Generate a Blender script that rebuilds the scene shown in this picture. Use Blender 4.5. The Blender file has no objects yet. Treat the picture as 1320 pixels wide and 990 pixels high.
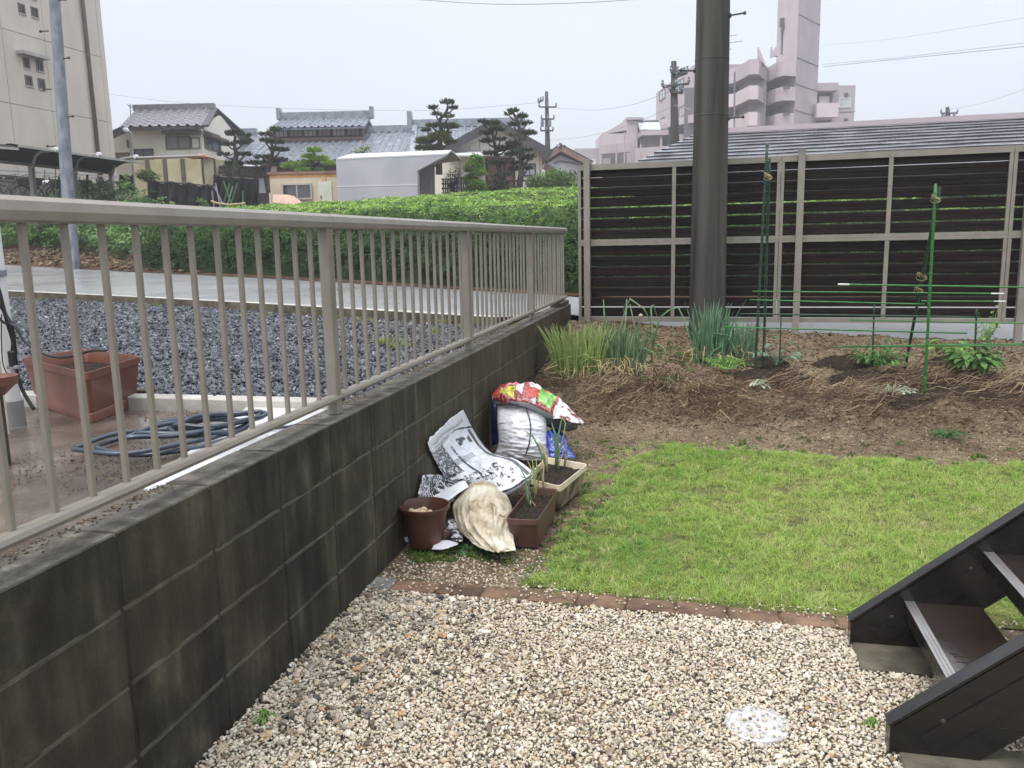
import bpy, bmesh, math, random
from math import sin, cos, pi, radians, atan2, sqrt
from mathutils import Vector, Matrix, noise, Euler
random.seed(7)
S = bpy.context.scene
C = S.collection

# ------------------------------------------------------------------ camera
CZ = 1.45
FPX, YAW, PITCH, ROLL = 1072.98, -.2281, -.17099, -.02125
def _axes():
    f = Vector((sin(YAW)*cos(PITCH), cos(YAW)*cos(PITCH), sin(PITCH)))
    r = Vector((cos(YAW), -sin(YAW), 0)); u = r.cross(f)
    return f, cos(ROLL)*r+sin(ROLL)*u, -sin(ROLL)*r+cos(ROLL)*u
AF, AR, AU = _axes()
cam = bpy.data.cameras.new('camera'); co = bpy.data.objects.new('camera', cam); C.objects.link(co)
cam.sensor_width = 36; cam.lens = 36*FPX/1320; cam.clip_start = .05; cam.clip_end = 3000
m3 = Matrix((AR, AU, -AF)).transposed()
co.matrix_world = Matrix.Translation((0, 0, CZ)) @ m3.to_4x4()
S.camera = co

TURN = Matrix.Identity(3)      # frame in which positions are given (see begin_frame)
def W(x, y, X=None, Y=None, z=None):
    """point seen at photograph position x, y on a plane X=, Y= or z= of the current frame"""
    r = TURN @ (AF + AR*(x-660)/FPX - AU*(y-495)/FPX)
    t = X/r.x if X is not None else (Y/r.y if Y is not None else (z-CZ)/r.z)
    p = r*t
    return Vector((p.x, p.y, p.z+CZ))

# ------------------------------------------------------------------ world and sun
wd = bpy.data.worlds.new('World'); S.world = wd; wd.use_nodes = True
nt = wd.node_tree; nt.nodes.clear()
SUN_EL, SUN_AZ = radians(62), radians(200)
sk = nt.nodes.new('ShaderNodeTexSky'); sk.sky_type = 'NISHITA'; sk.sun_disc = False
sk.sun_elevation = SUN_EL; sk.sun_rotation = SUN_AZ; sk.dust_density = 4; sk.air_density = 1.0
b1 = nt.nodes.new('ShaderNodeBackground'); b1.inputs[1].default_value = .05
nt.links.new(sk.outputs[0], b1.inputs[0])
# overcast cloud deck: brighter overhead than at the horizon, slightly mottled
tc = nt.nodes.new('ShaderNodeTexCoord')
sep = nt.nodes.new('ShaderNodeSeparateXYZ'); nt.links.new(tc.outputs['Generated'], sep.inputs[0])
rp = nt.nodes.new('ShaderNodeValToRGB'); nt.links.new(sep.outputs[2], rp.inputs[0])
e = rp.color_ramp.elements
e[0].position = 0; e[0].color = (.58, .60, .645, 1)
e[1].position = 1; e[1].color = (1.9, 1.92, 1.98, 1)
q = e.new(.25); q.color = (.66, .675, .735, 1)
nz = nt.nodes.new('ShaderNodeTexNoise'); nz.inputs['Scale'].default_value = 1.6; nz.inputs['Detail'].default_value = 5
mp = nt.nodes.new('ShaderNodeMapping'); mp.inputs['Scale'].default_value = (1, 1, 3)
nt.links.new(tc.outputs['Generated'], mp.inputs[0]); nt.links.new(mp.outputs[0], nz.inputs['Vector'])
mr = nt.nodes.new('ShaderNodeMapRange'); mr.inputs[3].default_value = .93; mr.inputs[4].default_value = 1.07
mr.inputs[1].default_value = .3; mr.inputs[2].default_value = .7
nt.links.new(nz.outputs[0], mr.inputs[0])
mu = nt.nodes.new('ShaderNodeVectorMath'); mu.operation = 'SCALE'
nt.links.new(rp.outputs[0], mu.inputs[0]); nt.links.new(mr.outputs[0], mu.inputs['Scale'])
b2 = nt.nodes.new('ShaderNodeBackground'); nt.links.new(mu.outputs[0], b2.inputs[0]); b2.inputs[1].default_value = .83
ad = nt.nodes.new('ShaderNodeAddShader'); nt.links.new(b1.outputs[0], ad.inputs[0]); nt.links.new(b2.outputs[0], ad.inputs[1])
wo = nt.nodes.new('ShaderNodeOutputWorld'); nt.links.new(ad.outputs[0], wo.inputs[0])
sl = bpy.data.lights.new('sun', 'SUN'); sl.energy = 1.5; sl.angle = radians(25); sl.color = (1, .97, .92)
so = bpy.data.objects.new('sun', sl); C.objects.link(so)
sd = Vector((sin(SUN_AZ)*cos(SUN_EL), cos(SUN_AZ)*cos(SUN_EL), sin(SUN_EL)))
so.rotation_euler = (-sd).to_track_quat('-Z', 'Y').to_euler(); so.location = (0, -5, 20)
S.view_settings.view_transform = 'Standard'; S.view_settings.look = 'None'
S.view_settings.exposure = 0.45; S.view_settings.gamma = 1
try:
    S.cycles.max_bounces = 6; S.cycles.transparent_max_bounces = 6
except Exception: pass

# ------------------------------------------------------------------ materials
class NB:
    def __init__(s, name):
        s.m = bpy.data.materials.new(name); s.m.use_nodes = True
        s.t = s.m.node_tree; s.n = s.t.nodes; s.bs = s.n['Principled BSDF']
    def new(s, t): return s.n.new(t)
    def link(s, a, b): s.t.links.new(a, b)
    def pos(s, world=True, scale=(1, 1, 1)):
        if world: o = s.new('ShaderNodeNewGeometry').outputs['Position']
        else:
            tcn = s.new('ShaderNodeTexCoord'); oi = s.new('ShaderNodeObjectInfo')
            v = s.new('ShaderNodeVectorMath'); v.operation = 'MULTIPLY_ADD'
            cmb = s.new('ShaderNodeCombineXYZ')
            for i in range(3): s.link(oi.outputs['Random'], cmb.inputs[i])
            v.inputs[1].default_value = (37, 53, 71)
            s.link(cmb.outputs[0], v.inputs[0]); s.link(tcn.outputs['Object'], v.inputs[2]); o = v.outputs[0]
        mpn = s.new('ShaderNodeMapping'); mpn.inputs['Scale'].default_value = scale
        s.link(o, mpn.inputs[0]); return mpn.outputs[0]
    def noise(s, vec, sc, det=4, rough=.55):
        n = s.new('ShaderNodeTexNoise'); n.inputs['Scale'].default_value = sc
        n.inputs['Detail'].default_value = det; n.inputs['Roughness'].default_value = rough
        s.link(vec, n.inputs['Vector']); return n.outputs[0]
    def ramp(s, f, stops, interp='LINEAR'):
        r = s.new('ShaderNodeValToRGB'); r.color_ramp.interpolation = interp
        el = r.color_ramp.elements
        while len(el) < len(stops): el.new(.5)
        for a, (p, c) in zip(el, stops): a.position = p; a.color = (*c, 1) if len(c) == 3 else c
        s.link(f, r.inputs[0]); return r.outputs[0]
    def mix(s, f, a, b, mode='MIX'):
        m = s.new('ShaderNodeMix'); m.data_type = 'RGBA'; m.blend_type = mode
        for i, v in ((0, f), (6, a), (7, b)):
            if hasattr(v, 'links') or hasattr(v, 'is_output'): s.link(v, m.inputs[i])
            else: m.inputs[i].default_value = v if i == 0 else (*v, 1)
        return m.outputs[2]
    def bump(s, h, st=.3, d=.01):
        b = s.new('ShaderNodeBump'); b.inputs['Strength'].default_value = st; b.inputs['Distance'].default_value = d
        s.link(h, b.inputs['Height']); s.link(b.outputs[0], s.bs.inputs['Normal'])
    def col(s, c):
        if hasattr(c, 'is_output'): s.link(c, s.bs.inputs['Base Color'])
        else: s.bs.inputs['Base Color'].default_value = (*c, 1)
    def rough(s, r):
        if hasattr(r, 'is_output'): s.link(r, s.bs.inputs['Roughness'])
        else: s.bs.inputs['Roughness'].default_value = r
    def rnd(s): return s.new('ShaderNodeObjectInfo').outputs['Random']
    def maprange(s, f, a, b, c, d):
        m = s.new('ShaderNodeMapRange'); m.inputs[1].default_value = a; m.inputs[2].default_value = b
        m.inputs[3].default_value = c; m.inputs[4].default_value = d; s.link(f, m.inputs[0]); return m.outputs[0]

def pm(name, c1, c2=None, sc=5, rough=.6, bump=0, bsc=None, stretch=(1, 1, 1), world=True, det=4, metal=0, lo=.35, hi=.65, spec=.5, coat=0, rvar=0, objv=0):
    b = NB(name); v = b.pos(world, stretch)
    c2 = c2 or tuple(min(1, x*1.25) for x in c1)
    f = b.noise(v, sc, det)
    c = b.ramp(f, [(lo, c1), (hi, c2)])
    if objv:
        h = b.maprange(b.rnd(), 0, 1, 1-objv, 1+objv)
        vm = b.new('ShaderNodeVectorMath'); vm.operation = 'SCALE'; b.link(c, vm.inputs[0]); b.link(h, vm.inputs['Scale']); c = vm.outputs[0]
    b.col(c)
    if rvar: b.rough(b.maprange(b.noise(v, sc*.6, 3), .35, .65, rough-rvar, rough+rvar))
    else: b.rough(rough)
    if rough >= .55 and spec == .5: spec = .22
    b.bs.inputs['Metallic'].default_value = metal; b.bs.inputs['Specular IOR Level'].default_value = spec
    b.bs.inputs['Coat Weight'].default_value = coat; b.bs.inputs['Coat Roughness'].default_value = .08
    if bump: b.bump(b.noise(v, bsc or sc*4, 5), bump, .02)
    return b.m

def inst_mat(name, stops, rough=.6, spec=.4, trans=0, attr='tint', objr=.25):
    """colour picked per instance from its 'tint' value, with a random shift"""
    b = NB(name); a = b.new('ShaderNodeAttribute'); a.attribute_type = 'INSTANCER'; a.attribute_name = attr
    ma = b.new('ShaderNodeMath'); ma.operation = 'MULTIPLY_ADD'; ma.inputs[1].default_value = objr
    b.link(b.rnd(), ma.inputs[0]); b.link(a.outputs['Fac'], ma.inputs[2])
    c = b.ramp(ma.outputs[0], stops); b.col(c); b.rough(rough); b.bs.inputs['Specular IOR Level'].default_value = spec
    if trans:
        tr = b.new('ShaderNodeBsdfTranslucent'); b.link(c, tr.inputs[0])
        mx = b.new('ShaderNodeMixShader'); mx.inputs[0].default_value = trans
        b.link(b.bs.outputs[0], mx.inputs[1]); b.link(tr.outputs[0], mx.inputs[2])
        b.link(mx.outputs[0], b.n['Material Output'].inputs[0])
    return b.m

def leaf_mat(name, c1, c2, c3=None, sc=3, rough=.45, trans=.25):
    b = NB(name); v = b.pos(True)
    f = b.noise(v, sc, 5, .7)
    c = b.ramp(f, [(.3, c1), (.55, c2), (.72, c3 or c2)])
    b.col(c); b.rough(rough); b.bs.inputs['Specular IOR Level'].default_value = .35
    tr = b.new('ShaderNodeBsdfTranslucent'); b.link(c, tr.inputs[0])
    mx = b.new('ShaderNodeMixShader'); mx.inputs[0].default_value = trans
    b.link(b.bs.outputs[0], mx.inputs[1]); b.link(tr.outputs[0], mx.inputs[2])
    b.link(mx.outputs[0], b.n['Material Output'].inputs[0]); return b.m

M = {}
def block_mat():
    b = NB('weathered_concrete_block'); v = b.pos(True); vs = b.pos(True, (8, 8, 1.9)); vs2 = b.pos(True, (24, 24, 1.6))
    s1 = b.noise(vs, 1, 5, .62); s2 = b.noise(v, 3.6, 6, .66); av = b.new('ShaderNodeMath'); av.operation = 'MULTIPLY_ADD'; av.inputs[1].default_value = .5; hf = b.new('ShaderNodeMath'); hf.operation = 'MULTIPLY'; hf.inputs[1].default_value = .5; b.link(s2, hf.inputs[0]); b.link(s1, av.inputs[0]); b.link(hf.outputs[0], av.inputs[2]); st = av.outputs[0]; st2 = b.noise(vs2, 1, 4, .6); fine = b.noise(v, 90, 3)
    big = b.noise(v, 1.3, 4)
    c = b.ramp(st, [(.39, (.013, .012, .010)), (.46, (.024, .0215, .0175)), (.52, (.042, .037, .029)), (.58, (.066, .058, .044)), (.66, (.13, .116, .09))])
    c = b.mix(b.maprange(b.noise(b.pos(True, (1, 1, 1)), 5.5, 6, .7), .52, .66, 0, .5), c, (.020, .019, .0165))
    c = b.mix(b.maprange(st2, .42, .66, 0, .4), c, (.014, .013, .0115))
    c = b.mix(b.maprange(b.noise(b.pos(True, (30, 30, .9)), 1, 3), .66, .78, 0, .5), c, (.2, .185, .15))
    # paler concrete further along the wall
    sp = b.new('ShaderNodeSeparateXYZ'); g = b.new('ShaderNodeNewGeometry'); b.link(g.outputs['Position'], sp.inputs[0])
    far = b.maprange(sp.outputs[1], 2.6, 5.5, 0, .55)
    c = b.mix(far, c, b.ramp(st, [(.3, (.030, .026, .019)), (.7, (.17, .145, .105))]))
    c = b.mix(b.maprange(b.rnd(), 0, 1, 0, .28), c, (.075, .062, .043))
    c = b.mix(b.maprange(big, .55, .75, 0, .4), c, (.085, .082, .045))
    spk = b.ramp(b.noise(v, 60, 3), [(.73, (0, 0, 0)), (.80, (.5, .5, .5))])
    c = b.mix(b.mix(.6, (0, 0, 0), spk, 'MIX'), c, (.35, .33, .28))
    # upward faces take a paler, mottled colour
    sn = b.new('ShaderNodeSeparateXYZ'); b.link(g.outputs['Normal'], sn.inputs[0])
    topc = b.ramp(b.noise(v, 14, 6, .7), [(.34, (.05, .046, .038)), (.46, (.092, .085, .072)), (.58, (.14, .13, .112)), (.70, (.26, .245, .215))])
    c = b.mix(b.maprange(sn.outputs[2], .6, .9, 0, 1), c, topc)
    b.col(c); b.rough(b.maprange(st2, .3, .7, .55, .85)); b.bump(fine, .6, .005); b.bs.inputs['Specular IOR Level'].default_value = .16; return b.m
M['block'] = block_mat()
M['mortar'] = pm('mortar', (.045, .04, .03), (.16, .14, .105), 12, .85, .3)
M['joint_dark'] = pm('dark_joint', (.015, .015, .013), (.04, .038, .03), 12, .9)
M['rail'] = pm('champagne_aluminium', (.21, .19, .158), (.25, .228, .19), 9, .34, .03, 120, metal=.1, rvar=.02)
M['frame'] = pm('beige_frame_aluminium', (.21, .195, .165), (.26, .24, .205), 7, .38, .04, 90, metal=.1, rvar=.08)
M['slat'] = pm('dark_brown_slat', (.008, .0055, .005), (.018, .011, .010), 3, .5, .25, 30, (1, 14, 14), det=6, objv=.3, spec=.12)
M['stairs'] = pm('dark_brown_resin_board', (.010, .0085, .0078), (.014, .0115, .0105), 3, .24, .06, 22, (1, 8, 8), rvar=.1)
M['tread'] = pm('wet_brown_tread', (.020, .014, .012), (.028, .020, .017), 6, .14, .10, 30, spec=.6, coat=.6)
M['edge_metal'] = pm('aluminium_nosing', (.42, .41, .39), (.55, .54, .52), 30, .3, .1, 200, (1, .2, 1), metal=.8)
M['pole'] = pm('wet_concrete_pole', (.024, .024, .020), (.080, .077, .066), 1.5, .58, .25, 60, (6, 6, .35), det=7, rvar=.12)
M['steel'] = pm('galvanised_steel', (.13, .15, .18), (.24, .265, .30), 3, .5, .05, 40, (3, 3, 1.2))
M['dark_metal'] = pm('dark_metal', (.03, .028, .026), (.06, .055, .05), 8, .5)
M['black'] = pm('black_rubber', (.008, .008, .009), (.016, .016, .018), 8, .4)
M['hose'] = pm('blue_grey_hose', (.025, .036, .058), (.055, .072, .10), 14, .28, rvar=.08)
M['green_pole'] = pm('green_garden_stake', (.018, .13, .025), (.035, .20, .04), 16, .35, .3, 60)
M['green_dark'] = pm('dark_green_stake', (.008, .04, .020), (.015, .065, .03), 16, .4, .3, 60)
M['white_plastic'] = pm('white_plastic', (.62, .63, .64), (.72, .73, .74), 6, .3)
M['lid_plastic'] = pm('scuffed_white_plastic', (.36, .36, .35), (.56, .57, .58), 28, .4, det=6)
M['dirty_planter'] = pm('dirt_splashed_planter', (.075, .06, .038), (.30, .25, .17), 11, .7, .2, 40, (1, 1, .6), det=7)
M['sky_sheen'] = pm('painted_sky_sheen', (.50, .52, .55), (.68, .70, .73), 3, .12, .05, 12, coat=.6)  # white colour paints the sky reflected along the wet yard
M['cream_plastic'] = pm('cream_plastic', (.55, .47, .34), (.66, .58, .44), 7, .5, .1, 20)
M['grey_plastic'] = pm('grey_fitting', (.20, .205, .21), (.26, .265, .27), 7, .5)
M['terracotta'] = pm('terracotta_plastic', (.125, .046, .030), (.17, .068, .046), 4, .38, .05, 30, rvar=.1)
M['brownpot'] = pm('brown_plastic_pot', (.055, .020, .012), (.085, .032, .020), 3, .38, .06, 30, rvar=.1)
M['brownplanter'] = pm('brown_planter', (.075, .036, .029), (.11, .055, .045), 4, .4, .05, 40)
M['potsoil'] = pm('potting_soil', (.010, .007, .005), (.05, .034, .024), 60, .95, .9, 90, det=5)
M['brick'] = pm('red_paver', (.085, .055, .037), (.21, .13, .085), 9, .6, .35, 50, world=False, objv=.2, rvar=.15)
M['brick_grey'] = pm('grey_paver', (.17, .17, .155), (.26, .26, .24), 9, .6, .3, 50)
M['footing'] = pm('old_grey_footing', (.05, .047, .036), (.13, .115, .085), 8, .7, .3, 60)

def soil_mat():
    b = NB('garden_soil'); v = b.pos(True)
    f = b.noise(v, 2.2, 6, .65); g = b.noise(v, 26, 6, .75); h = b.noise(v, 120, 3)
    c = b.ramp(g, [(.3, (.065, .047, .030)), (.5, (.15, .113, .073)), (.7, (.27, .215, .145))])
    c = b.mix(b.maprange(f, .48, .66, 0, .75), c, (.085, .058, .036))
    c = b.mix(b.ramp(h, [(.62, (0, 0, 0)), (.68, (1, 1, 1))]), c, (.50, .42, .30))
    c = b.mix(b.maprange(b.noise(v, 3.1, 4), .56, .7, 0, .45), c, (.075, .085, .030))
    b.col(c); b.rough(b.maprange(f, .3, .7, .6, .95)); b.bump(g, .8, .02); b.bs.inputs['Specular IOR Level'].default_value = .15; return b.m
M['soil'] = soil_mat()
M['bank'] = pm('dark_bank_soil', (.035, .018, .010), (.13, .075, .045), 9, .9, .8, 20, det=8)
M['field'] = pm('far_ground', (.05, .06, .025), (.12, .11, .06), .8, .9, .5, 6, det=8)
def wetconc():
    b = NB('wet_muddy_concrete'); v = b.pos(True)
    f = b.noise(v, 3.0, 6, .6); g = b.noise(v, 22, 6, .7)
    c = b.ramp(f, [(.36, (.035, .025, .017)), (.48, (.085, .066, .050)), (.60, (.15, .127, .11)), (.7, (.24, .22, .20))])
    c = b.mix(b.ramp(g, [(.55, (0, 0, 0)), (.66, (1, 1, 1))]), c, (.09, .06, .03))
    b.col(c); b.rough(b.maprange(f, .38, .6, .55, .10)); b.bump(g, .35, .008); b.bs.inputs['Coat Weight'].default_value = .25; b.bs.inputs['Coat Roughness'].default_value = .1
    return b.m
M['wetconc'] = wetconc()
M['road'] = pm('wet_asphalt', (.36, .365, .38), (.44, .445, .46), 1.2, .3, .12, 160, rvar=.07, spec=.9, coat=.6, det=6)  # pale base colour stands in for sky reflected by the wet road
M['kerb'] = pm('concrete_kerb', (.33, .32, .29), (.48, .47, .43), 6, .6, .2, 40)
M['kerb_dark'] = pm('dark_kerb_face', (.06, .052, .036), (.14, .12, .085), 8, .8, .3, 40)  # kerb face, darker than the kerb top
M['lawnbase'] = pm('lawn_soil', (.05, .06, .018), (.12, .13, .04), 12, .9, .6, 30)
M['gravelbase'] = pm('gravel_bed_base', (.16, .135, .10), (.26, .225, .17), 40, .9, .8, 60)
M['darkgravelbase'] = pm('dark_gravel_base', (.02, .022, .027), (.07, .075, .085), 30, .7, .9, 50)

# ------------------------------------------------------------------ mesh helpers
class MB:
    def __init__(s): s.v = []; s.f = []; s.mi = []; s.cur = 0; s.uv = None
    def add(s, vs, fs):
        o = len(s.v); s.v += [Vector(v) for v in vs]; s.f += [tuple(i+o for i in f) for f in fs]; s.mi += [s.cur]*len(fs); return s
    def box(s, a, b, R=None, c=None):
        x0, y0, z0 = a; x1, y1, z1 = b
        vs = [Vector(p) for p in ((x0,y0,z0),(x1,y0,z0),(x1,y1,z0),(x0,y1,z0),(x0,y0,z1),(x1,y0,z1),(x1,y1,z1),(x0,y1,z1))]
        if R is not None:
            c = c or (Vector(a)+Vector(b))/2; vs = [c + R @ (v-c) for v in vs]
        return s.add(vs, [(0,3,2,1),(4,5,6,7),(0,1,5,4),(1,2,6,5),(2,3,7,6),(3,0,4,7)])
    def bbox(s, a, b, e=.004, R=None, c=None):
        """box with bevelled edges"""
        bm = bmesh.new(); bmesh.ops.create_cube(bm, size=1)
        a = Vector(a); b = Vector(b); d = b-a; cc = (a+b)/2
        for v in bm.verts: v.co = Vector((v.co.x*d.x, v.co.y*d.y, v.co.z*d.z))
        bmesh.ops.bevel(bm, geom=bm.edges[:], offset=min(e, min(abs(x) for x in d)*.45), segments=1, affect='EDGES')
        vs = [(R @ v.co if R is not None else v.co)+cc for v in bm.verts]
        fs = [[v.index for v in f.verts] for f in bm.faces]; bm.free(); return s.add(vs, fs)
    def ob(s, c, u, v, w):
        """box from centre and three half-axis vectors"""
        c, u, v, w = map(Vector, (c, u, v, w))
        vs = [c+i*u+j*v+k*w for k in (-1, 1) for i, j in ((-1,-1),(1,-1),(1,1),(-1,1))]
        return s.add(vs, [(0,3,2,1),(4,5,6,7),(0,1,5,4),(1,2,6,5),(2,3,7,6),(3,0,4,7)])
    def bar(s, p, q, w, h=None, up=(0, 0, 1)):
        p = Vector(p); q = Vector(q); d = q-p; h = h or w; a = d.normalized()
        sd = a.cross(Vector(up));
        if sd.length < 1e-4: sd = a.cross(Vector((1, 0, 0)))
        sd.normalize(); n = sd.cross(a)
        return s.ob((p+q)/2, d/2, sd*w/2, n*h/2)
    def tube(s, pts, r, n=8, cap=True):
        pts = [Vector(p) for p in pts]; N = len(pts); rs = r if isinstance(r, (list, tuple)) else [r]*N
        vs = []; pn = None
        for i, p in enumerate(pts):
            t = (pts[min(i+1, N-1)]-pts[max(i-1, 0)]).normalized()
            if pn is None: pn = t.cross(Vector((.13, .21, .97))); pn = pn.normalized() if pn.length > 1e-3 else Vector((1, 0, 0))
            pn = (pn - t*pn.dot(t)).normalized(); bn = t.cross(pn)
            vs += [p + rs[i]*(cos(2*pi*k/n)*pn+sin(2*pi*k/n)*bn) for k in range(n)]
        fs = [(i*n+k, i*n+(k+1) % n, (i+1)*n+(k+1) % n, (i+1)*n+k) for i in range(N-1) for k in range(n)]
        if cap: fs += [tuple(range(n))[::-1], tuple((N-1)*n+k for k in range(n))]
        return s.add(vs, fs)
    def lathe(s, prof, c, n=24, T=None, wob=0):
        c = Vector(c); vs = []
        for r, z in prof:
            for k in range(n):
                a = 2*pi*k/n; p = Vector((r*cos(a), r*sin(a), z)); vs.append((T @ p if T else p)+c)
        m = len(prof)
        fs = [(i*n+k, i*n+(k+1) % n, (i+1)*n+(k+1) % n, (i+1)*n+k) for i in range(m-1) for k in range(n)]
        return s.add(vs, fs)
    def quad(s, a, b, c, d): return s.add([a, b, c, d], [(0, 1, 2, 3)])
    def poly(s, pts): return s.add(pts, [tuple(range(len(pts)))])
    def prism(s, pts, d):
        d = Vector(d); n = len(pts); P = [Vector(p) for p in pts]
        return s.add(P+[p+d for p in P], [tuple(range(n))[::-1], tuple(range(n, 2*n))]+[(i, (i+1) % n, (i+1) % n+n, i+n) for i in range(n)])
    def build(s, name, mat, parent=None, origin=None, smooth=False, weld=False):
        og = root_loc(parent) if parent else (Vector(origin) if origin is not None else Vector((0, 0, 0)))
        me = bpy.data.meshes.new(name); me.from_pydata([v-og for v in s.v], [], s.f)
        for mm in (mat if isinstance(mat, (list, tuple)) else [mat]): me.materials.append(M[mm] if isinstance(mm, str) else mm)
        if any(s.mi): me.polygons.foreach_set('material_index', s.mi)
        bm = bmesh.new(); bm.from_mesh(me)
        if weld: bmesh.ops.remove_doubles(bm, verts=bm.verts, dist=1e-5)
        bmesh.ops.recalc_face_normals(bm, faces=bm.faces) if len(s.f) < 60000 and weld != 'keep' else None
        bm.to_mesh(me); bm.free()
        if smooth:
            me.shade_smooth()
            if smooth != True:
                me.set_sharp_from_angle(angle=radians(smooth))
        return link(name, me, parent, og)
def root_loc(o):
    v = Vector((0, 0, 0))
    while o: v += Vector(o.location); o = o.parent
    return v
def link(name, data, parent=None, og=None):
    o = bpy.data.objects.new(name, data); C.objects.link(o)
    if parent: o.parent = parent
    elif og is not None: o.location = og
    return o
def tag(o, label=None, cat=None, group=None, kind=None):
    if label: o['label'] = label
    if cat: o['category'] = cat
    if group: o['group'] = group
    if kind: o['kind'] = kind
    return o
def thing(name, label, cat, loc=(0, 0, 0), group=None):
    o = bpy.data.objects.new(name, None); C.objects.link(o); o.location = loc; o.empty_display_size = .1
    return tag(o, label, cat, group)
def struct(mb, name, mat, parent=None, **k):
    return tag(mb.build(name, mat, parent, **k), kind='structure')
def copy_tree(o, parent=None, loc=None):
    c = o.copy(); C.objects.link(c); c.parent = parent
    if loc is not None: c.location = loc
    for ch in [x for x in o.children]: copy_tree(ch, c)
    return c
def place(name, mesh, parent, wloc, rot=None, scale=None):
    """shared mesh placed as a part of parent at a world location"""
    o = bpy.data.objects.new(name, mesh); C.objects.link(o); o.parent = parent
    o.location = Vector(wloc)-root_loc(parent)
    if rot: o.rotation_euler = rot
    if scale: o.scale = scale
    return o
def mesh_only(mb, name, mat, smooth=False):
    o = mb.build(name, mat, smooth=smooth); me = o.data; bpy.data.objects.remove(o); return me
_mark = []
def begin_frame(yaw):
    """the far houses stand turned from the wall's axis: build them in their own axes ..."""
    global TURN
    TURN = Matrix.Rotation(-yaw, 3, 'Z'); _mark[:] = [set(C.objects), yaw]
def end_frame():
    """... and turn every thing built since into place"""
    global TURN
    R = Matrix.Rotation(_mark[1], 3, 'Z')
    for o in C.objects:
        if o not in _mark[0] and o.parent is None: o.location = R @ o.location; o.rotation_euler.z += _mark[1]
    TURN = Matrix.Identity(3)
def nz3(p, s=1.0, o=4): return noise.fractal(Vector(p)*s, 1.0, 2.0, o)
def interp(x, xs, ys):
    if x <= xs[0]: return ys[0]
    for i in range(1, len(xs)):
        if x <= xs[i]:
            t = (x-xs[i-1])/(xs[i]-xs[i-1]); return ys[i-1]+t*(ys[i]-ys[i-1])
    return ys[-1]
def inpoly(x, y, P):
    c = False; j = len(P)-1
    for i in range(len(P)):
        if (P[i][1] > y) != (P[j][1] > y) and x < (P[j][0]-P[i][0])*(y-P[i][1])/(P[j][1]-P[i][1])+P[i][0]: c = not c
        j = i
    return c
def inview(p, m=60):
    d = Vector(p)-Vector((0, 0, CZ)); f = d.dot(AF)
    if f < .2: return False
    x = 660+FPX*d.dot(AR)/f; y = 495-FPX*d.dot(AU)/f
    return -m < x < 1320+m and -m < y < 990+m

def scatter(name, pts, sources, parent=None, kind='stuff'):
    """pts: (loc, rot euler, scale, variant, tint); sources: meshes. One object whose geometry nodes set one source on every point"""
    og = root_loc(parent) if parent else Vector((0, 0, 0))
    me = bpy.data.meshes.new(name); me.from_pydata([Vector(p[0])-og for p in pts], [], [])
    a = me.attributes.new('rot', 'FLOAT_VECTOR', 'POINT'); a.data.foreach_set('vector', [c for p in pts for c in p[1]])
    a = me.attributes.new('scl', 'FLOAT_VECTOR', 'POINT'); a.data.foreach_set('vector', [c for p in pts for c in (p[2] if isinstance(p[2], (tuple, list)) else (p[2],)*3)])
    a = me.attributes.new('idx', 'INT', 'POINT'); a.data.foreach_set('value', [p[3] for p in pts])
    a = me.attributes.new('tint', 'FLOAT', 'POINT'); a.data.foreach_set('value', [p[4] for p in pts])
    o = link(name, me, parent, None if parent else Vector((0, 0, 0)))
    ng = bpy.data.node_groups.new(name, 'GeometryNodeTree')
    ng.interface.new_socket('Geometry', in_out='INPUT', socket_type='NodeSocketGeometry')
    ng.interface.new_socket('Geometry', in_out='OUTPUT', socket_type='NodeSocketGeometry')
    N = ng.nodes; L = ng.links
    gi = N.new('NodeGroupInput'); go = N.new('NodeGroupOutput'); ip = N.new('GeometryNodeInstanceOnPoints')
    jn = N.new('GeometryNodeJoinGeometry')
    for sm in reversed(sources):
        so_ = bpy.data.objects.new(name+'_source', sm)
        oi = N.new('GeometryNodeObjectInfo'); oi.inputs['Object'].default_value = so_; oi.inputs['As Instance'].default_value = True
        L.new(oi.outputs['Geometry'], jn.inputs[0])
    def att(nm, t):
        n = N.new('GeometryNodeInputNamedAttribute'); n.data_type = t; n.inputs['Name'].default_value = nm; return n.outputs['Attribute']
    L.new(gi.outputs[0], ip.inputs['Points']); L.new(jn.outputs[0], ip.inputs['Instance'])
    ip.inputs['Pick Instance'].default_value = True
    L.new(att('idx', 'INT'), ip.inputs['Instance Index'])
    er = N.new('FunctionNodeEulerToRotation'); L.new(att('rot', 'FLOAT_VECTOR'), er.inputs[0]); L.new(er.outputs[0], ip.inputs['Rotation'])
    L.new(att('scl', 'FLOAT_VECTOR'), ip.inputs['Scale'])
    L.new(ip.outputs[0], go.inputs[0])
    md = o.modifiers.new('scatter', 'NODES'); md.node_group = ng
    if kind: o['kind'] = kind
    return o

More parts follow.
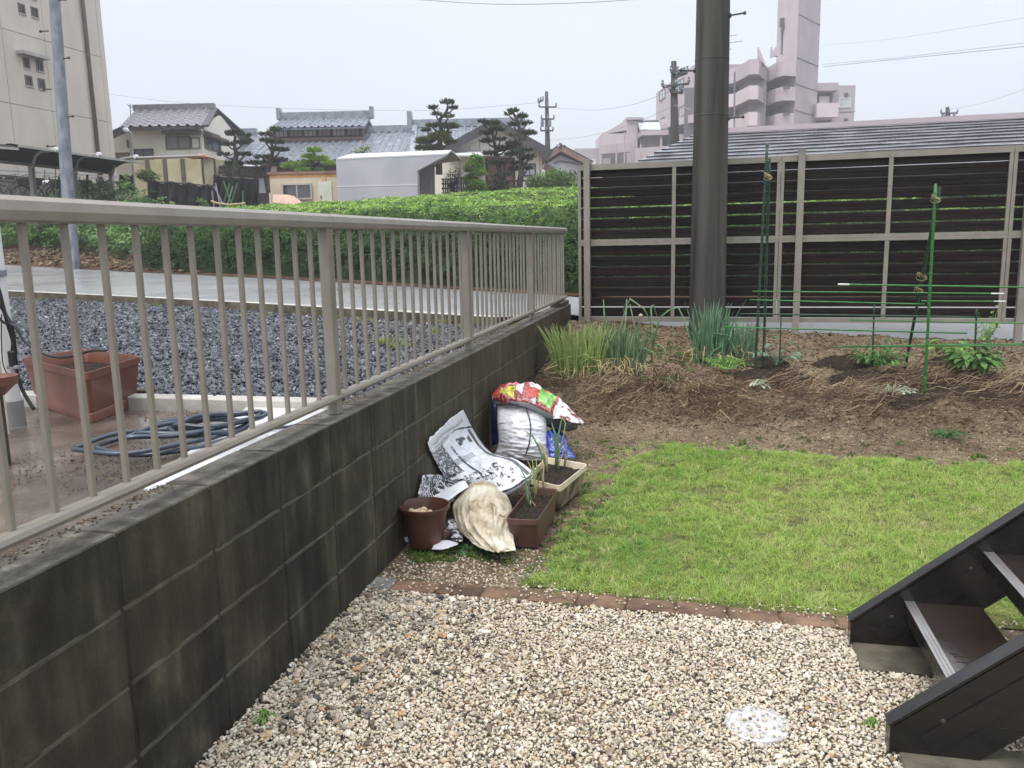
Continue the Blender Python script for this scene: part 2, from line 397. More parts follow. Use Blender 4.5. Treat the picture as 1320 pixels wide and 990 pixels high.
def stone_mesh(name, mat, rough=.25, sub=1, flat=.75, seed=0):
    bm = bmesh.new(); bmesh.ops.create_icosphere(bm, subdivisions=sub, radius=1)
    for v in bm.verts:
        k = 1+rough*noise.noise(v.co*1.4+Vector((seed*7.3, 0, 0)))*1.6
        v.co = Vector((v.co.x*k*1.1, v.co.y*k*.9, v.co.z*k*flat))
    me = bpy.data.meshes.new(name); bm.to_mesh(me); bm.free(); me.materials.append(mat); return me
def blade(mb, base, d, h, w, bend, seg=3, tw=0):
    """one tapering bent leaf blade"""
    base = Vector(base); sd = Vector((-d[1], d[0], 0)); L_, R_ = [], []
    for i in range(seg+1):
        t = i/seg; p = base+Vector((d[0], d[1], 0))*bend*t*t*h+Vector((0, 0, h*(t-.35*bend*t*t)))
        ww = w*(1-t)**.7*.5+ (w*.02)
        L_.append(p-sd*ww); R_.append(p+sd*ww)
    vs = L_+R_; n = seg+1
    mb.add(vs, [(i, n+i, n+i+1, i+1) for i in range(seg)])
def rnd_unit(): 
    a = random.uniform(0, 2*pi); return (cos(a), sin(a))

# ================================================================== GROUND SHEETS
def zfence(x): return interp(x, [-1.4, -1.17, .9, 2.8, 7], [.60, .59, .48, .406, .30])
def gy(x, y):
    """height of the garden on the house side of the block wall"""
    zb = zfence(x)
    z = interp(y, [4.4, 5.6, 6.2, 6.8, 7.6, 8.6, 9.5], [.0, .07, .17, .30, .36, zb, zb])
    if y > 5.2:
        k = min(1, (y-5.2)/.8)
        z += k*.034*nz3((x, y, 0), 2.3) + k*.022*nz3((x, y, 3), 9)
        yr = interp(x, [-1.3, -.4, .3, 1.2, 2.2, 4], [6.45, 6.42, 6.38, 6.22, 6.15, 6.1]); z += .085*math.exp(-((y-yr)/.15)**2)*(1+.8*nz3((x, 0, 5), 2))
    return z + .004*nz3((x, y, 7), 12)
def grid(mb, xs, ys, zf):
    n = len(xs); o = [(x, y, zf(x, y)) for y in ys for x in xs]
    mb.add(o, [(j*n+i, j*n+i+1, (j+1)*n+i+1, (j+1)*n+i) for j in range(len(ys)-1) for i in range(n-1)])
def frange(a, b, s):
    n = max(1, int(round((b-a)/s))); return [a+(b-a)*i/n for i in range(n+1)]
LAWN_PX = [(668, 749), (712, 732), (742, 706), (768, 672), (786, 640), (800, 608), (836, 581), (870, 572), (935, 581), (1000, 583), (1060, 590), (1130, 592), (1200, 600), (1320, 602), (1400, 606)]
LAWN = [(W(x, y, z=interp(y, [575, 620, 700], [.08, .04, .02])).x, W(x, y, z=interp(y, [575, 620, 700], [.08, .04, .02])).y) for x, y in LAWN_PX]
LAWN += [(6, LAWN[-1][1]), (6, 3.17), (1.0, 3.19), (.56, 3.2), (-.2, 3.21)]
mb = MB(); grid(mb, frange(-1.384, 7, .05), frange(3.1, 8.72, .045), gy)
soil = struct(mb, 'soil_bed', 'soil', smooth=True)
mb = MB(); grid(mb, frange(-1.384, 7, .25), frange(-4, 3.1, .25), lambda x, y: -.012)
struct(mb, 'gravel_bed', 'gravelbase')
mb = MB(); grid(mb, frange(-14, -1.534, .3), frange(-4, 3.2, .2), lambda x, y: .73+.006*nz3((x, y, 0), 1.5))
struct(mb, 'concrete_yard', 'wetconc', smooth=True)

# road: near edge and far edge as matched points, rising to the left
NE = [(-300, 371, 1.03), (-140, 372, .95), (0, 374.5, .88), (165, 382, .82), (330, 390.5, .79), (400, 394.5, .78), (594, 406, .76), (650, 409, .755)]
FE = [(-300, 330.5, 1.30), (-140, 334.5, 1.22), (10, 341.5, 1.12), (170, 350.5, 1.0), (330, 358, .92), (400, 362, .88), (560, 371.5, .82), (690, 379, .77)]
ne = [W(x, y, z=z) for x, y, z in NE]; fe = [W(x, y, z=z) for x, y, z in FE]
ne += [Vector((-1.54, 8.2, .72)), Vector((-1.40, 8.95, .64))]; fe += [W(715, 381, z=.76), W(745, 383, z=.75)]
for x in (0, 1.5, 3, 5, 8, 14, 30): ne.append(Vector((x, 8.74, zfence(x)-.03))); fe.append(Vector((x+.1, 10.35-.02*x, .70-.012*x)))
FEP = sorted([(p.x, p.y, p.z) for p in fe])
def FY(x):
    if x < FEP[0][0]: return FEP[0][1]+(FEP[0][0]-x)*.95
    return interp(x, [p[0] for p in FEP], [p[1] for p in FEP])
def FZ(x): return interp(x, [p[0] for p in FEP], [p[2] for p in FEP])
mb = MB(); K = 6
vs = []; 
for a, b in zip(ne, fe): vs += [a.lerp(b, k/K) for k in range(K+1)]
mb.add(vs, [(i*(K+1)+k, (i+1)*(K+1)+k, (i+1)*(K+1)+k+1, i*(K+1)+k+1) for i in range(len(ne)-1) for k in range(K)])
struct(mb, 'road', 'road', smooth=True)
# concrete kerb strip between the road and the dark gravel
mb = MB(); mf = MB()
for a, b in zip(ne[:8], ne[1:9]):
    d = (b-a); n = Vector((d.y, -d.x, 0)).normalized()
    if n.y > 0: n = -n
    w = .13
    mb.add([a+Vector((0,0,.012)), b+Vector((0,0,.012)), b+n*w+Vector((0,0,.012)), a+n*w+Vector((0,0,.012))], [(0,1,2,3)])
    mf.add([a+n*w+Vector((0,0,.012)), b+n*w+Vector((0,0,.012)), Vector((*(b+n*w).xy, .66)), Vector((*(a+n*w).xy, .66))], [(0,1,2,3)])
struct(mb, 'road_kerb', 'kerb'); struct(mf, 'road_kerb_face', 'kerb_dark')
NEP = sorted([(p.x, p.y-.1, p.z) for p in ne[:9]])
def NY(x): return interp(x, [p[0] for p in NEP], [p[1] for p in NEP]) if x > NEP[0][0] else NEP[0][1]+(NEP[0][0]-x)*.4
def zg(x, y):
    t = max(0, min(1, (y-5)/max(.5, NY(x)-5.0)))
    return .70+t*(interp(x, [p[0] for p in NEP], [p[2] for p in NEP])-.10-.70)+.012*nz3((x, y, 5), 1.5)
mb = MB()
xs = frange(-26, -1.534, .35); K = 30
vs = [(x, 3.28+(NY(x)+.0-3.28)*k/K, zg(x, 3.28+(NY(x)-3.28)*k/K)) for x in xs for k in range(K+1)]
mb.add(vs, [(i*(K+1)+k, (i+1)*(K+1)+k, (i+1)*(K+1)+k+1, i*(K+1)+k+1) for i in range(len(xs)-1) for k in range(K)])
struct(mb, 'dark_gravel_bed', 'darkgravelbase', smooth=True)
# low concrete kerb between the wet yard and the dark gravel, laid in pieces
kb = thing('garden_kerb', 'pale low concrete kerb between the wet yard and the dark gravel', 'kerb', (-3, 3.27, .73)); kb['kind'] = 'structure'; del kb['category']
x = -1.56
while x > -9:
    mb = MB(); mb.bbox((x-.59, 3.235+.004*random.random(), .70), (x, 3.325, .785+.003*random.random()), .006); mb.build('kerb_stone', 'kerb', kb); x -= .6

# terrain behind the road out to the horizon
def terr(x, d):
    t = min(1, max(0, d)/20); s = t*t*(3-2*t)
    up = min(1, max(0, (-12.5-x-.5*d)/4)); u2 = min(1, max(0, (d-2.2)/4.5))
    return FZ(x)+.03+1.15*(.55*t+.45*s)*(1 if x < 3 else max(.4, 1-(x-3)*.06))+.85*up*u2*u2*(3-2*u2)+.22*up*min(1, max(0, d/2))
ds = [0, .3, .7, 1.2, 2, 3, 4, 5, 6.5, 8, 10, 12, 14, 17, 20, 25, 30, 40, 60, 90, 150, 300, 900]
xs = [-500, -250, -140, -90, -60, -45, -38]+frange(-34, 14, 1)+[18, 24, 32, 45, 70, 120, 250, 500]
mb = MB(); n = len(ds)
vs = [(x, FY(max(-60, x))+d, terr(x, d)+(.02*nz3((x, d, 0), 1.2) if d < 20 else 0)-.02) for x in xs for d in ds]
mb.add(vs, [(i*n+k, (i+1)*n+k, (i+1)*n+k+1, i*n+k+1) for i in range(len(xs)-1) for k in range(n-1)])
struct(mb, 'ground', 'bank', smooth=True)
mb = MB(); mb.quad((-900, -400, -.3), (900, -400, -.3), (900, 1200, -.3), (-900, 1200, -.3)); struct(mb, 'plain', 'field')

# ================================================================== BLOCK WALL
wall = thing('block_wall', 'dark weathered concrete block retaining wall carrying the metal railing', 'wall', (-1.458, 3, 0))
ZT = .77; Y0 = 1.6645; YE = 8.81
mb = MB(); mb.box((-1.5290, Y0-2.8, -.3), (-1.3875, YE-.003, ZT-.004)); mb.build('mortar_core', 'mortar', wall)
bmB = {}
def blockmesh(L):
    k = round(L, 3)
    if k not in bmB:
        mb = MB(); mb.bbox((-.0752, -L/2, -.0967), (.0752, L/2, .0967), .004); bmB[k] = mesh_only(mb, 'block', 'block')
    return bmB[k]
jm = MB()
for n in range(-7, 18):
    ya = Y0+.4*n+.0045; yb = min(ya+.391, YE)
    if yb-ya < .05: continue
    for r in range(5):
        place('block', blockmesh(yb-ya), wall, (-1.458+random.uniform(-.001, .001), (ya+yb)/2, ZT-.0975-.2*r), rot=(0, random.uniform(-.003, .003), random.uniform(-.003, .003)))
    jm.box((-1.389, ya-.0095, -.3), (-1.3861, ya, ZT-.012))
jm.build('joint', 'joint_dark', wall)
# raised lip of broken coping at the far end of the wall
mb = MB(); mb.bbox((-1.52, 8.33, ZT), (-1.40, 8.80, ZT+.045), .006); mb.bbox((-1.51, 8.45, ZT+.047), (-1.44, 8.79, ZT+.075), .005)
tag(mb.build('coping_lip', 'block', None, origin=(-1.46, 8.6, ZT)), 'thin pieces of concrete laid on the far end of the block wall', 'coping')

# ================================================================== METAL RAILING
RX = -1.452
rl = thing('metal_railing', 'beige aluminium picket railing standing along the top of the block wall', 'railing', (RX, 3, ZT))
posts = [-.93, 1.07, 3.07, 5.055, 7.07]
pmk = MB(); pmk.bbox((-.022, -.024, ZT), (.022, .024, 1.515), .003); pme = mesh_only(pmk, 'post', 'rail')
for y in posts: place('post', pme, rl, (RX, y, 0))
pk = MB(); pk.bbox((-.0078, -.0072, .848), (.0078, .0072, 1.516), .0018); pke = mesh_only(pk, 'picket', 'rail')
y = posts[0]
k = 0
while y < 8.86:
    if min(abs(y-p) for p in posts) > .05: place('picket', pke, rl, (RX+random.uniform(-.001, .001), y, 0), rot=(0, random.uniform(-.002, .002), 0))
    y += .1245
def extrude_y(prof, y0, y1, X=RX):
    mb = MB(); mb.prism([(X+px, y0, pz) for px, pz in prof], (0, y1-y0, 0)); return mb
top_prof = [(-.029, 1.515), (-.031, 1.535), (-.026, 1.556), (-.012, 1.567), (.012, 1.567), (.026, 1.556), (.031, 1.535), (.029, 1.515), (.022, 1.510), (-.022, 1.510)]
bot_prof = [(-.017, .826), (-.019, .846), (-.011, .852), (.012, .854), (.022, .848), (.027, .837), (.022, .826)]
ys = [-.93, 1.17, 3.13, 5.15, 7.15, 8.9]
for a, b in zip(ys, ys[1:]):
    extrude_y(top_prof, a, b-.004).build('top_rail', 'rail', rl)
for a, b in zip([-.93]+[1.07, 3.10, 5.09, 7.1], [1.07, 3.10, 5.09, 7.1, 8.9]):
    extrude_y(bot_prof, a, b-.004).build('bottom_rail', 'rail', rl)
for y in ys[1:-1]:
    mb = MB(); mb.prism([(RX+px*1.03, y-.045, 1.54+(pz-1.54)*1.03) for px, pz in top_prof], (0, .09, 0)); mb.build('rail_sleeve', 'rail', rl)

# ================================================================== LOUVRE FENCE
FA = -.0512; FX0, FY0 = -1.291, 8.783
fu = Vector((cos(FA), sin(FA), 0)); fn = Vector((sin(FA), -cos(FA), 0))   # fn faces the garden
def FP(s, z, o=0): return Vector((FX0, FY0, 0))+fu*s+fn*o+Vector((0, 0, z))
lf = thing('louvre_fence', 'tall dark brown slatted privacy fence in a beige frame behind the vegetable bed', 'fence', FP(0, .5))
ZTOP, ZM1, ZM0, ZB = 2.197, 1.435, 1.375, .589
NP = 4
for i in range(NP):
    a, b = 2*i+.0015, 2*i+1.9985
    for nm, z0, z1, o0, o1 in (('top_rail', ZTOP-.058, ZTOP, -.028, .028), ('mid_rail', ZM1-.028, ZM1+.003, -.022, .026), ('mid_rail', ZM0, ZM0+.030, -.024, .028), ('bottom_rail', ZB, ZB+.042, -.025, .027)):
        mb = MB(); mb.ob((FP(a, (z0+z1)/2, (o0+o1)/2)+FP(b, (z0+z1)/2, (o0+o1)/2))/2, fu*(b-a)/2, fn*(o1-o0)/2, (0, 0, (z1-z0)/2)); mb.build(nm, 'frame', lf)
    for s, w in ((a+.0165, .015), (a+.98, .019), (b-.0165, .015)):
        for z0, z1 in ((ZM1+.004, ZTOP-.0585), (ZB+.0425, ZM0-.001)):
            mb = MB(); mb.ob(FP(s, (z0+z1)/2, .012), fu*w, fn*.0135, (0, 0, (z1-z0)/2)); mb.build('stile', 'frame', lf)
# one slat mesh: a two-lobed board, slightly tilted
mb = MB(); prof = [(-.008, -.0468), (.004, -.0468), (.008, -.040), (.008, -.005), (.003, -.0015), (.003, .0015), (.008, .005), (.008, .040), (.004, .0468), (-.008, .0468)]
R = Matrix.Rotation(.02, 3, 'X')
mb.prism([R @ Vector((0, -o, z)) for o, z in prof], (1.945, 0, 0)); sm = mesh_only(mb, 'slat', 'slat')
for i in range(NP):
    for base, cnt in ((ZM1+.052, 7), (ZB+.092, 7)):
        for k in range(cnt):
            z = base+k*(.1085 if base > 1 else .1062)+.004
            if base > 1 and k >= 4: z -= (k-3)*.0085   # the top slats lie close together
            place('slat', sm, lf, FP(2*i+.0275, z, -.008), rot=(random.uniform(-.02, .02), 0, FA))
    mb = MB(); mb.ob(FP(2*i+1, ZTOP-.075, -.010), fu*.97, fn*.006, (0, 0, .018)); mb.build('slat', 'slat', lf)
for s in (.105, 2.185, 4.135, 6.15):
    p = FP(s, 0, .062); z0 = zfence(p.x)-.1
    mb = MB(); mb.ob((p.x, p.y, (z0+2.235)/2), fu*.031, fn*.031, (0, 0, (2.235-z0)/2)); o = mb.build('post', 'frame', lf)
    mb = MB(); mb.ob((p.x, p.y, 2.240), fu*.034, fn*.034, (0, 0, .006)); mb.build('cap', 'frame', o)

# ================================================================== CONCRETE UTILITY POLE
px, py = .035, 8.30
up = thing('utility_pole', 'thick wet concrete utility pole standing in the vegetable bed before the slatted fence', 'utility pole', (px, py, .45))
mb = MB(); mb.lathe([(.176-.0078*k*.5, .3+k*.5) for k in range(22)], (px, py, 0), 40); mb.build('shaft', 'pole', up, smooth=True)
for z, a in ((3.42, 0), (2.96, pi), (2.52, 0), (3.95, pi)):
    r = .17-.0078*z; d = Vector((cos(a), -.25, .03)).normalized()
    p = Vector((px, py, z))+Vector((cos(a)*r, -.03, 0))
    mb = MB(); mb.tube([p-d*.02, p+d*.135], .008, 8); mb.tube([p+d*.13, p+d*.15], .016, 8); mb.tube([p-d*.01, p+d*.018], .022, 8); mb.build('step_bolt', 'dark_metal', up)

for z in (W(915, 75, Y=8.2).z, W(915, 148, Y=8.2).z,):
    r = .1765-.0078*2*(z-.3)*.5; mb = MB(); mb.lathe([(r-.004, -.008), (r+.0012, -.005), (r+.0012, .005), (r-.004, .008)], (px, py, z), 40); mb.build('casting_seam', 'pole', up, smooth=True)
# ================================================================== DECK STAIRS
st = thing('deck_stairs', 'dark brown wet garden stairs with metal nosings rising out of the frame', 'stairs', (.54, 2.62, 0))
SL = .83
def stringer(y0, y1):
    pr = [(.535, .018), (.535, .092), (2.6, .092+SL*2.065), (2.6, SL*(2.6-.76)+.018), (.76, .018)]
    mb = MB(); mb.prism([(x, y0, z) for x, z in pr], (0, y1-y0, 0)); o = mb.build('stringer', 'stairs', st)
    mb = MB(); d = Vector((1, 0, SL)).normalized(); n = Vector((-SL, 0, 1)).normalized()
    a = Vector((.527, (y0+y1)/2, .092)); b = a+d*2.65
    mb.ob((a+b)/2+n*.0045, (b-a)/2, (0, (y1-y0)/2+.004, 0), n*.004); mb.build('top_cap', 'stairs', o)
    mb = MB(); mb.box((.527, y0-.003, .012), (.534, y1+.003, .094)); mb.build('end_cap', 'stairs', o)
    mb = MB(); dd = Vector((1, 0, SL)).normalized(); nn = Vector((-SL, 0, 1)).normalized()
    c = Vector((.60, y0-.0025, .075)); mb.ob(c+dd*1.2-nn*.035, dd*1.2, (0, .0025, 0), nn*.030); mb.build('face_strip', 'stairs', o)
    return o
sf = stringer(2.952, 2.996); sn = stringer(2.300, 2.346)
for k in range(7):
    x = .70+.236*k; z = .185+.195*k
    mb = MB(); mb.bbox((x+.004, 2.3465, z-.034), (x+.245, 2.9515, z), .003); t = mb.build('tread', 'tread', st)
    mb = MB(); mb.box((x-.004, 2.3470, z-.05), (x+.0035, 2.9510, z-.001)); mb.build('nosing_face', 'stairs', t)
    mb = MB()
    for j in range(3): mb.bbox((x-.003+j*.0115, 2.3475, z+.0002), (x+.0075+j*.0115, 2.9505, z+.0035), .001)
    mb.build('nosing', 'edge_metal', t)
for yb, o in ((2.952, sf), (2.300, sn)):
    for x, z in ((.66, .125), (.86, .09), (.90, .32), (1.1, .29), (1.137, .51)):
        mb = MB(); mb.lathe([(0, .004), (.006, .003), (.007, 0)], (x, yb-.001, z), 10, Matrix.Rotation(pi/2, 3, 'X')); mb.build('screw', 'edge_metal' if z < 0 else 'dark_metal', o)
for nm, a, b in (('far', (.535, 2.775, -.03), (1.05, 3.03, .017)), ('near', (.552, 2.12, -.03), (1.05, 2.37, .017))):
    mb = MB(); mb.bbox(a, b, .006); tag(mb.build('footing_block', 'footing', None, origin=((a[0]+b[0])/2, (a[1]+b[1])/2, 0)),
        'grey block under the %s foot of the brown stairs' % ('lawn-side' if nm == 'far' else 'nearest'), 'footing block', 'footings under the stairs')

# ================================================================== BRICK EDGING
be = thing('brick_edging', 'row of worn red bricks laid flat between the white gravel and the lawn', 'edging', (-.4, 3.16, 0))
x = -1.378; i = 0
while x < .9:
    L = .1 if i == 0 else .197+random.uniform(-.006, .006)
    mb = MB(); yc = 3.175-.022*(x+1.38)+random.uniform(-.004, .004)
    mb.bbox((-L/2, -.05, -.03), (L/2, .05, .03), .007)
    for v in mb.v: v += noise.noise_vector(v*25+Vector((i*3, 0, 0)))*.0022
    me = mesh_only(mb, 'brick', 'brick_grey' if i == 0 else 'brick')
    place('brick', me, be, (x+L/2, yc, -.019+random.uniform(-.006, .003)), rot=(random.uniform(-.05, .05), random.uniform(-.02, .02), random.uniform(-.03, .03)))
    x += L+.003; i += 1

# ================================================================== INSPECTION COVER
cx, cy = .178, 2.38
t = thing('inspection_cover', 'round white plastic drain cover lying in the pale gravel', 'drain cover', (cx, cy, 0))
mb = MB(); mb.lathe([(.094, -.03), (.094, .006), (.090, .010), (.082, .0105), (.080, .007), (.05, .0065), (.048, .010), (.02, .0105), (0, .0105)], (cx, cy, .004), 48); mb.build('lid', 'lid_plastic', t, smooth=30)
for k in range(2):
    a = .6+k*pi; mb = MB(); mb.ob((cx+.066*cos(a), cy+.066*sin(a), .013), (-.018*sin(a), .018*cos(a), 0), (.004*cos(a), .004*sin(a), 0), (0, 0, .0025)); mb.build('grip', 'white_plastic', t)

# ================================================================== WHITE GRAVEL
GST = [(0, (.03, .03, .035)), (.10, (.08, .07, .06)), (.2, (.20, .15, .095)), (.3, (.27, .245, .205)), (.4, (.40, .315, .20)), (.5, (.49, .42, .30)), (.58, (.33, .305, .26)), (.68, (.50, .445, .34)), (.8, (.57, .52, .425)), (.93, (.64, .61, .54)), (1, (.36, .21, .11))]
mg = inst_mat('pale_gravel', GST, .38, .4, objr=.3)
stones = [stone_mesh('pebble', mg, .30, 1, .72, k) for k in range(5)]
pts = []
def rrot(): return (random.uniform(-.6, .6), random.uniform(-.6, .6), random.uniform(0, 6.28))
def gz(x, y): return .012*nz3((x, y, 11), 2.5)
y = 1.1
while y < 3.14:
    x = -1.375
    while x < 1.75:
        for l in range(1):
            X = x+random.uniform(-.006, .006); Y = y+random.uniform(-.006, .006)
            if inview((X, Y, 0), 260) and not (X > -1.375 and Y > 3.115-.022*(X+1.38)) and ((X-cx)**2+(Y-cy)**2 > .0070 or random.random() < .16):
                on = (X-cx)**2+(Y-cy)**2 < .0074
                patch = nz3((X, Y, 21), 1.3)
                r = random.gauss(.0054, .0015); r = max(.003, min(.0115, r))
                if random.random() < .006 or (X < -.95 and Y > 2.6 and random.random() < .04): r = random.uniform(.011, .017)
                ti = min(.72, max(0, random.gauss(.47+.16*patch, .19)))
                if X < -.75 and Y > 2.6 and random.random() < .16: ti = random.uniform(0, .12)
                if random.random() < .03: ti = random.uniform(-.1, .05)
                if random.random() < .012: ti = .8
                pts.append(((X, Y, (.018 if on else .002+gz(X, Y)*.5+random.uniform(-.003, .007))), rrot(), (r*random.uniform(.85, 1.4), r*random.uniform(.8, 1.1), r*random.uniform(.7, 1.05)), random.randrange(5), ti))
        x += .0090
    y += .0090
tag(scatter('gravel', pts, stones), 'pale beige and white pebble gravel covering the ground before the bricks')

# loose grit on the bare strip, on the bricks and on the soil
pts = []
for _ in range(5200):
    X = random.uniform(-1.37, 1.4); Y = 3.1+abs(random.gauss(0, .35))
    if X > -.55 and Y > 3.26: continue
    Z = gy(X, Y)+.003
    if 3.12 < Y < 3.23: 
        if random.random() < .78: continue
        Z = .018
    if inview((X, Y, Z)): r = random.uniform(.003, .0068); pts.append(((X, Y, Z), rrot(), r, random.randrange(5), random.gauss(.42, .15)))
for _ in range(9000):
    X = random.uniform(-1.3, 5); Y = random.uniform(3.3, 8.5)
    if inpoly(X, Y, LAWN) or not inview((X, Y, .1)): continue
    r = random.uniform(.002, .008); pts.append(((X, Y, gy(X, Y)), rrot(), r, random.randrange(5), random.gauss(.24, .1)))
tag(scatter('grit', pts, stones), 'small light grit scattered over bare soil')
MOUND = [(1000, 480, .34), (985, 470, .24), (1090, 468, .26), (1128, 483, .36), (1168, 498, .26), (1258, 490, .40), (1228, 468, .24)]
MC = [(W(x, y, z=.36), r) for x, y, r in MOUND]
clodm = inst_mat('soil_clod', [(0, (.040, .029, .019)), (.5, (.10, .073, .046)), (1, (.22, .168, .108))], .9, .12)
clods = [stone_mesh('clod', clodm, .5, 1, .7, 10+k) for k in range(4)]
pts = []
for _ in range(42000):
    X = random.uniform(-1.37, 5.2); Y = random.uniform(3.25, 8.7)
    if inpoly(X, Y, LAWN) or not inview((X, Y, .1), 20): continue
    if any((X-c.x)**2+((Y-c.y)/.75)**2 < (r*.8)**2 for c, r in MC): continue
    r = random.uniform(.002, .007) if Y < 5.9 else random.uniform(.003, .013)
    pts.append(((X, Y, gy(X, Y)+.001), rrot(), (r*1.3, r, r*.8), random.randrange(4), random.uniform(0, .75)+.15*nz3((X, Y, 2), 1.5)))
tag(scatter('soil_crumbs', pts, clods), 'brown crumbs of garden soil')
pts = []
for _ in range(9000):
    X = -1.56-abs(random.gauss(0, 1.6)); Y = random.uniform(1.2, 3.22)
    if nz3((X, Y, 31), 1.6) > -.05 and inview((X, Y, .73), 5): r = random.uniform(.0012, .0034); pts.append(((X, Y, .734), rrot(), (r*random.uniform(1, 2.5), r, r*.6), random.randrange(4), random.uniform(.0, .6)))
for _ in range(2600):      # dirt and moss crumbs along the back edge of the wall top
    X = -1.535+abs(random.gauss(0, .028)); Y = random.uniform(1.0, 8.3)
    if nz3((Y, 0, 4), 2.2) > -.15 and not 2.05 < Y < 3.2: r = random.uniform(.0012, .004); pts.append(((X, Y, .771), rrot(), (r*1.3, r, r*.8), random.randrange(4), random.uniform(0, .9)))
tag(scatter('yard_dirt', pts, clods), 'mud crumbs and dirt on the wet yard and along the wall top')
pts = []
for _ in range(380):       # larger odd stones and dirt among the gravel by the wall
    X = -1.37+abs(random.gauss(0, .30)); Y = random.uniform(2.0, 3.1)
    if nz3((X, Y, 40), 3) > .0 or random.random() < .1: r = random.uniform(.006, .016); pts.append(((X, Y, .012), rrot(), (r*1.2, r, r*.8), random.randrange(5), random.choice([-.1, 0, .02, .1, .12, .2, .8])))
tag(scatter('odd_stones', pts, stones), 'larger brown and black stones among the gravel beside the block wall')

# ================================================================== LAWN
def tuft_mesh(name, mat, n, h, w, spread, bend=.6):
    mb = MB()
    for _ in range(n):
        a = random.uniform(0, 2*pi); r = random.uniform(0, spread)
        blade(mb, (r*cos(a), r*sin(a), -.003), rnd_unit(), h*random.uniform(.5, 1.15), w*random.uniform(.7, 1.2), random.uniform(.1, bend*1.6), 3)
    return mesh_only(mb, name, mat)
gm = inst_mat('lawn_grass', [(0, (.48, .40, .19)), (.10, (.52, .53, .24)), (.3, (.42, .54, .13)), (.55, (.34, .49, .105)), (.8, (.24, .41, .08)), (1, (.15, .31, .06))], .45, .3, trans=.35, objr=.22)
tufts = [tuft_mesh('grass_tuft', gm, 15, .040, .0024, .024, .9) for _ in range(6)]
pts = []
mb = MB(); mb.poly([(x, y, .0) for x, y in LAWN]); 
bm = bmesh.new()
step = .022
Y = 3.18
while Y < 5.75:
    X = -.95
    while X < 3.3:
        x_ = X+random.uniform(-.011, .011)+.0; y_ = Y+random.uniform(-.011, .011)
        wob = .05*nz3((x_, y_, 1), 3)
        if inpoly(x_+wob, y_+.03*nz3((x_, y_, 9), 4), LAWN) and inview((x_, y_, .03), 220):
            n1 = nz3((x_, y_, 4), 1.1); n2 = nz3((x_, y_, 8), 5)
            if not (n2 < -.52 and random.random() < .5):
                n3 = nz3((x_, y_, 15), 11); t = .40-.38*n1+.30*n2+.22*n3+random.gauss(0, .12)
                if n3 > .22 and random.random() < .45: t = random.uniform(-.08, .10)
                s = random.uniform(.6, 1.2)*(1+.45*n2+.3*n3)
                pts.append(((x_, y_, gy(x_, y_)+.002), (random.uniform(-.25, .25), random.uniform(-.25, .25), random.uniform(0, 6.28)), (s, s, s*random.uniform(.7, 1.2)), random.randrange(6), max(0, min(.8, t))))
        X += step
    Y += step
# ragged sparse runners of grass round the edge
for _ in range(4200):
    i = random.randrange(len(LAWN_PX)-1); a = LAWN[i]; b = LAWN[i+1]; k = random.random()
    X = a[0]+(b[0]-a[0])*k+(random.gauss(-.03, .07) if i > 5 else -abs(random.gauss(0, .14))); Y = a[1]+(b[1]-a[1])*k+random.gauss(.01, .05)
    if Y < 3.2 or (X < -.68 and Y < 4.6) or X < -.85: continue
    if nz3((X, Y, 3), 5) > -.05 and inview((X, Y, 0), 20): s = random.uniform(.45, .9); pts.append(((X, Y, gy(X, Y)), (random.uniform(-.5, .5), random.uniform(-.5, .5), random.uniform(0, 6.28)), (s, s, s*.8), random.randrange(6), random.uniform(.1, .8)))
for _ in range(1500):   # thin weeds beyond the stairs
    X = random.uniform(1.0, 1.9); Y = random.uniform(2.95, 3.3)
    if nz3((X, Y, 3), 5) > .0: s = random.uniform(.4, .8); pts.append(((X, Y, .005), (0, 0, random.uniform(0, 6.28)), s, random.randrange(6), random.uniform(.4, .9)))
tag(scatter('lawn_grass', pts, tufts), 'bright green damp lawn grass')
mb = MB()
xs_, ys_ = frange(-.95, 6, .06), frange(3.19, 5.8, .06)
for i, a in enumerate(xs_[:-1]):
    for j, b in enumerate(ys_[:-1]):
        if inpoly(a+.03, b+.03, LAWN):
            mb.add([(a, b, gy(a, b)+.006), (xs_[i+1], b, gy(xs_[i+1], b)+.006), (xs_[i+1], ys_[j+1], gy(xs_[i+1], ys_[j+1])+.006), (a, ys_[j+1], gy(a, ys_[j+1])+.006)], [(0, 1, 2, 3)])
struct(mb, 'lawn', 'lawnbase')

# ================================================================== DARK GRAVEL
dm = inst_mat('dark_crushed_stone', [(0, (.013, .015, .021)), (.35, (.040, .045, .056)), (.7, (.090, .10, .120)), (.9, (.18, .195, .225)), (1, (.30, .30, .29))], .36, .5, objr=.3)
dst = [stone_mesh('crushed_stone', dm, .55, 1, .5, 30+k) for k in range(5)]
pts = []
Y = 3.33
while Y < 13.5:
    X = -1.56; st_ = .0165+.003*(Y-3.3)
    while X > -13:
        x_ = X+random.uniform(-.5, .5)*st_; y_ = Y+random.uniform(-.5, .5)*st_
        if y_ < NY(x_)-.03 and y_ > 3.34 and x_ < -1.545 and inview((x_, y_, .7), 10):
            r = st_*random.uniform(.42, .85)
            pts.append(((x_, y_, zg(x_, y_)+.008+random.uniform(-.004, .012)), (random.uniform(-1, 1), random.uniform(-1, 1), random.uniform(0, 6.28)), (r*1.2, r*.85, r*.9), random.randrange(5), max(0, min(.72, random.gauss(.33, .17)))))
        X -= st_
    Y += st_
tag(scatter('dark_gravel', pts, dst), 'blue-grey crushed stone behind the railing')
wm = inst_mat('yellow_weed', [(0, (.25, .30, .06)), (.5, (.16, .26, .05)), (1, (.42, .36, .12))], .6, .2, trans=.3)
wt = [tuft_mesh('weed_tuft', wm, 22, .09, .009, .08, 1.1) for _ in range(3)]
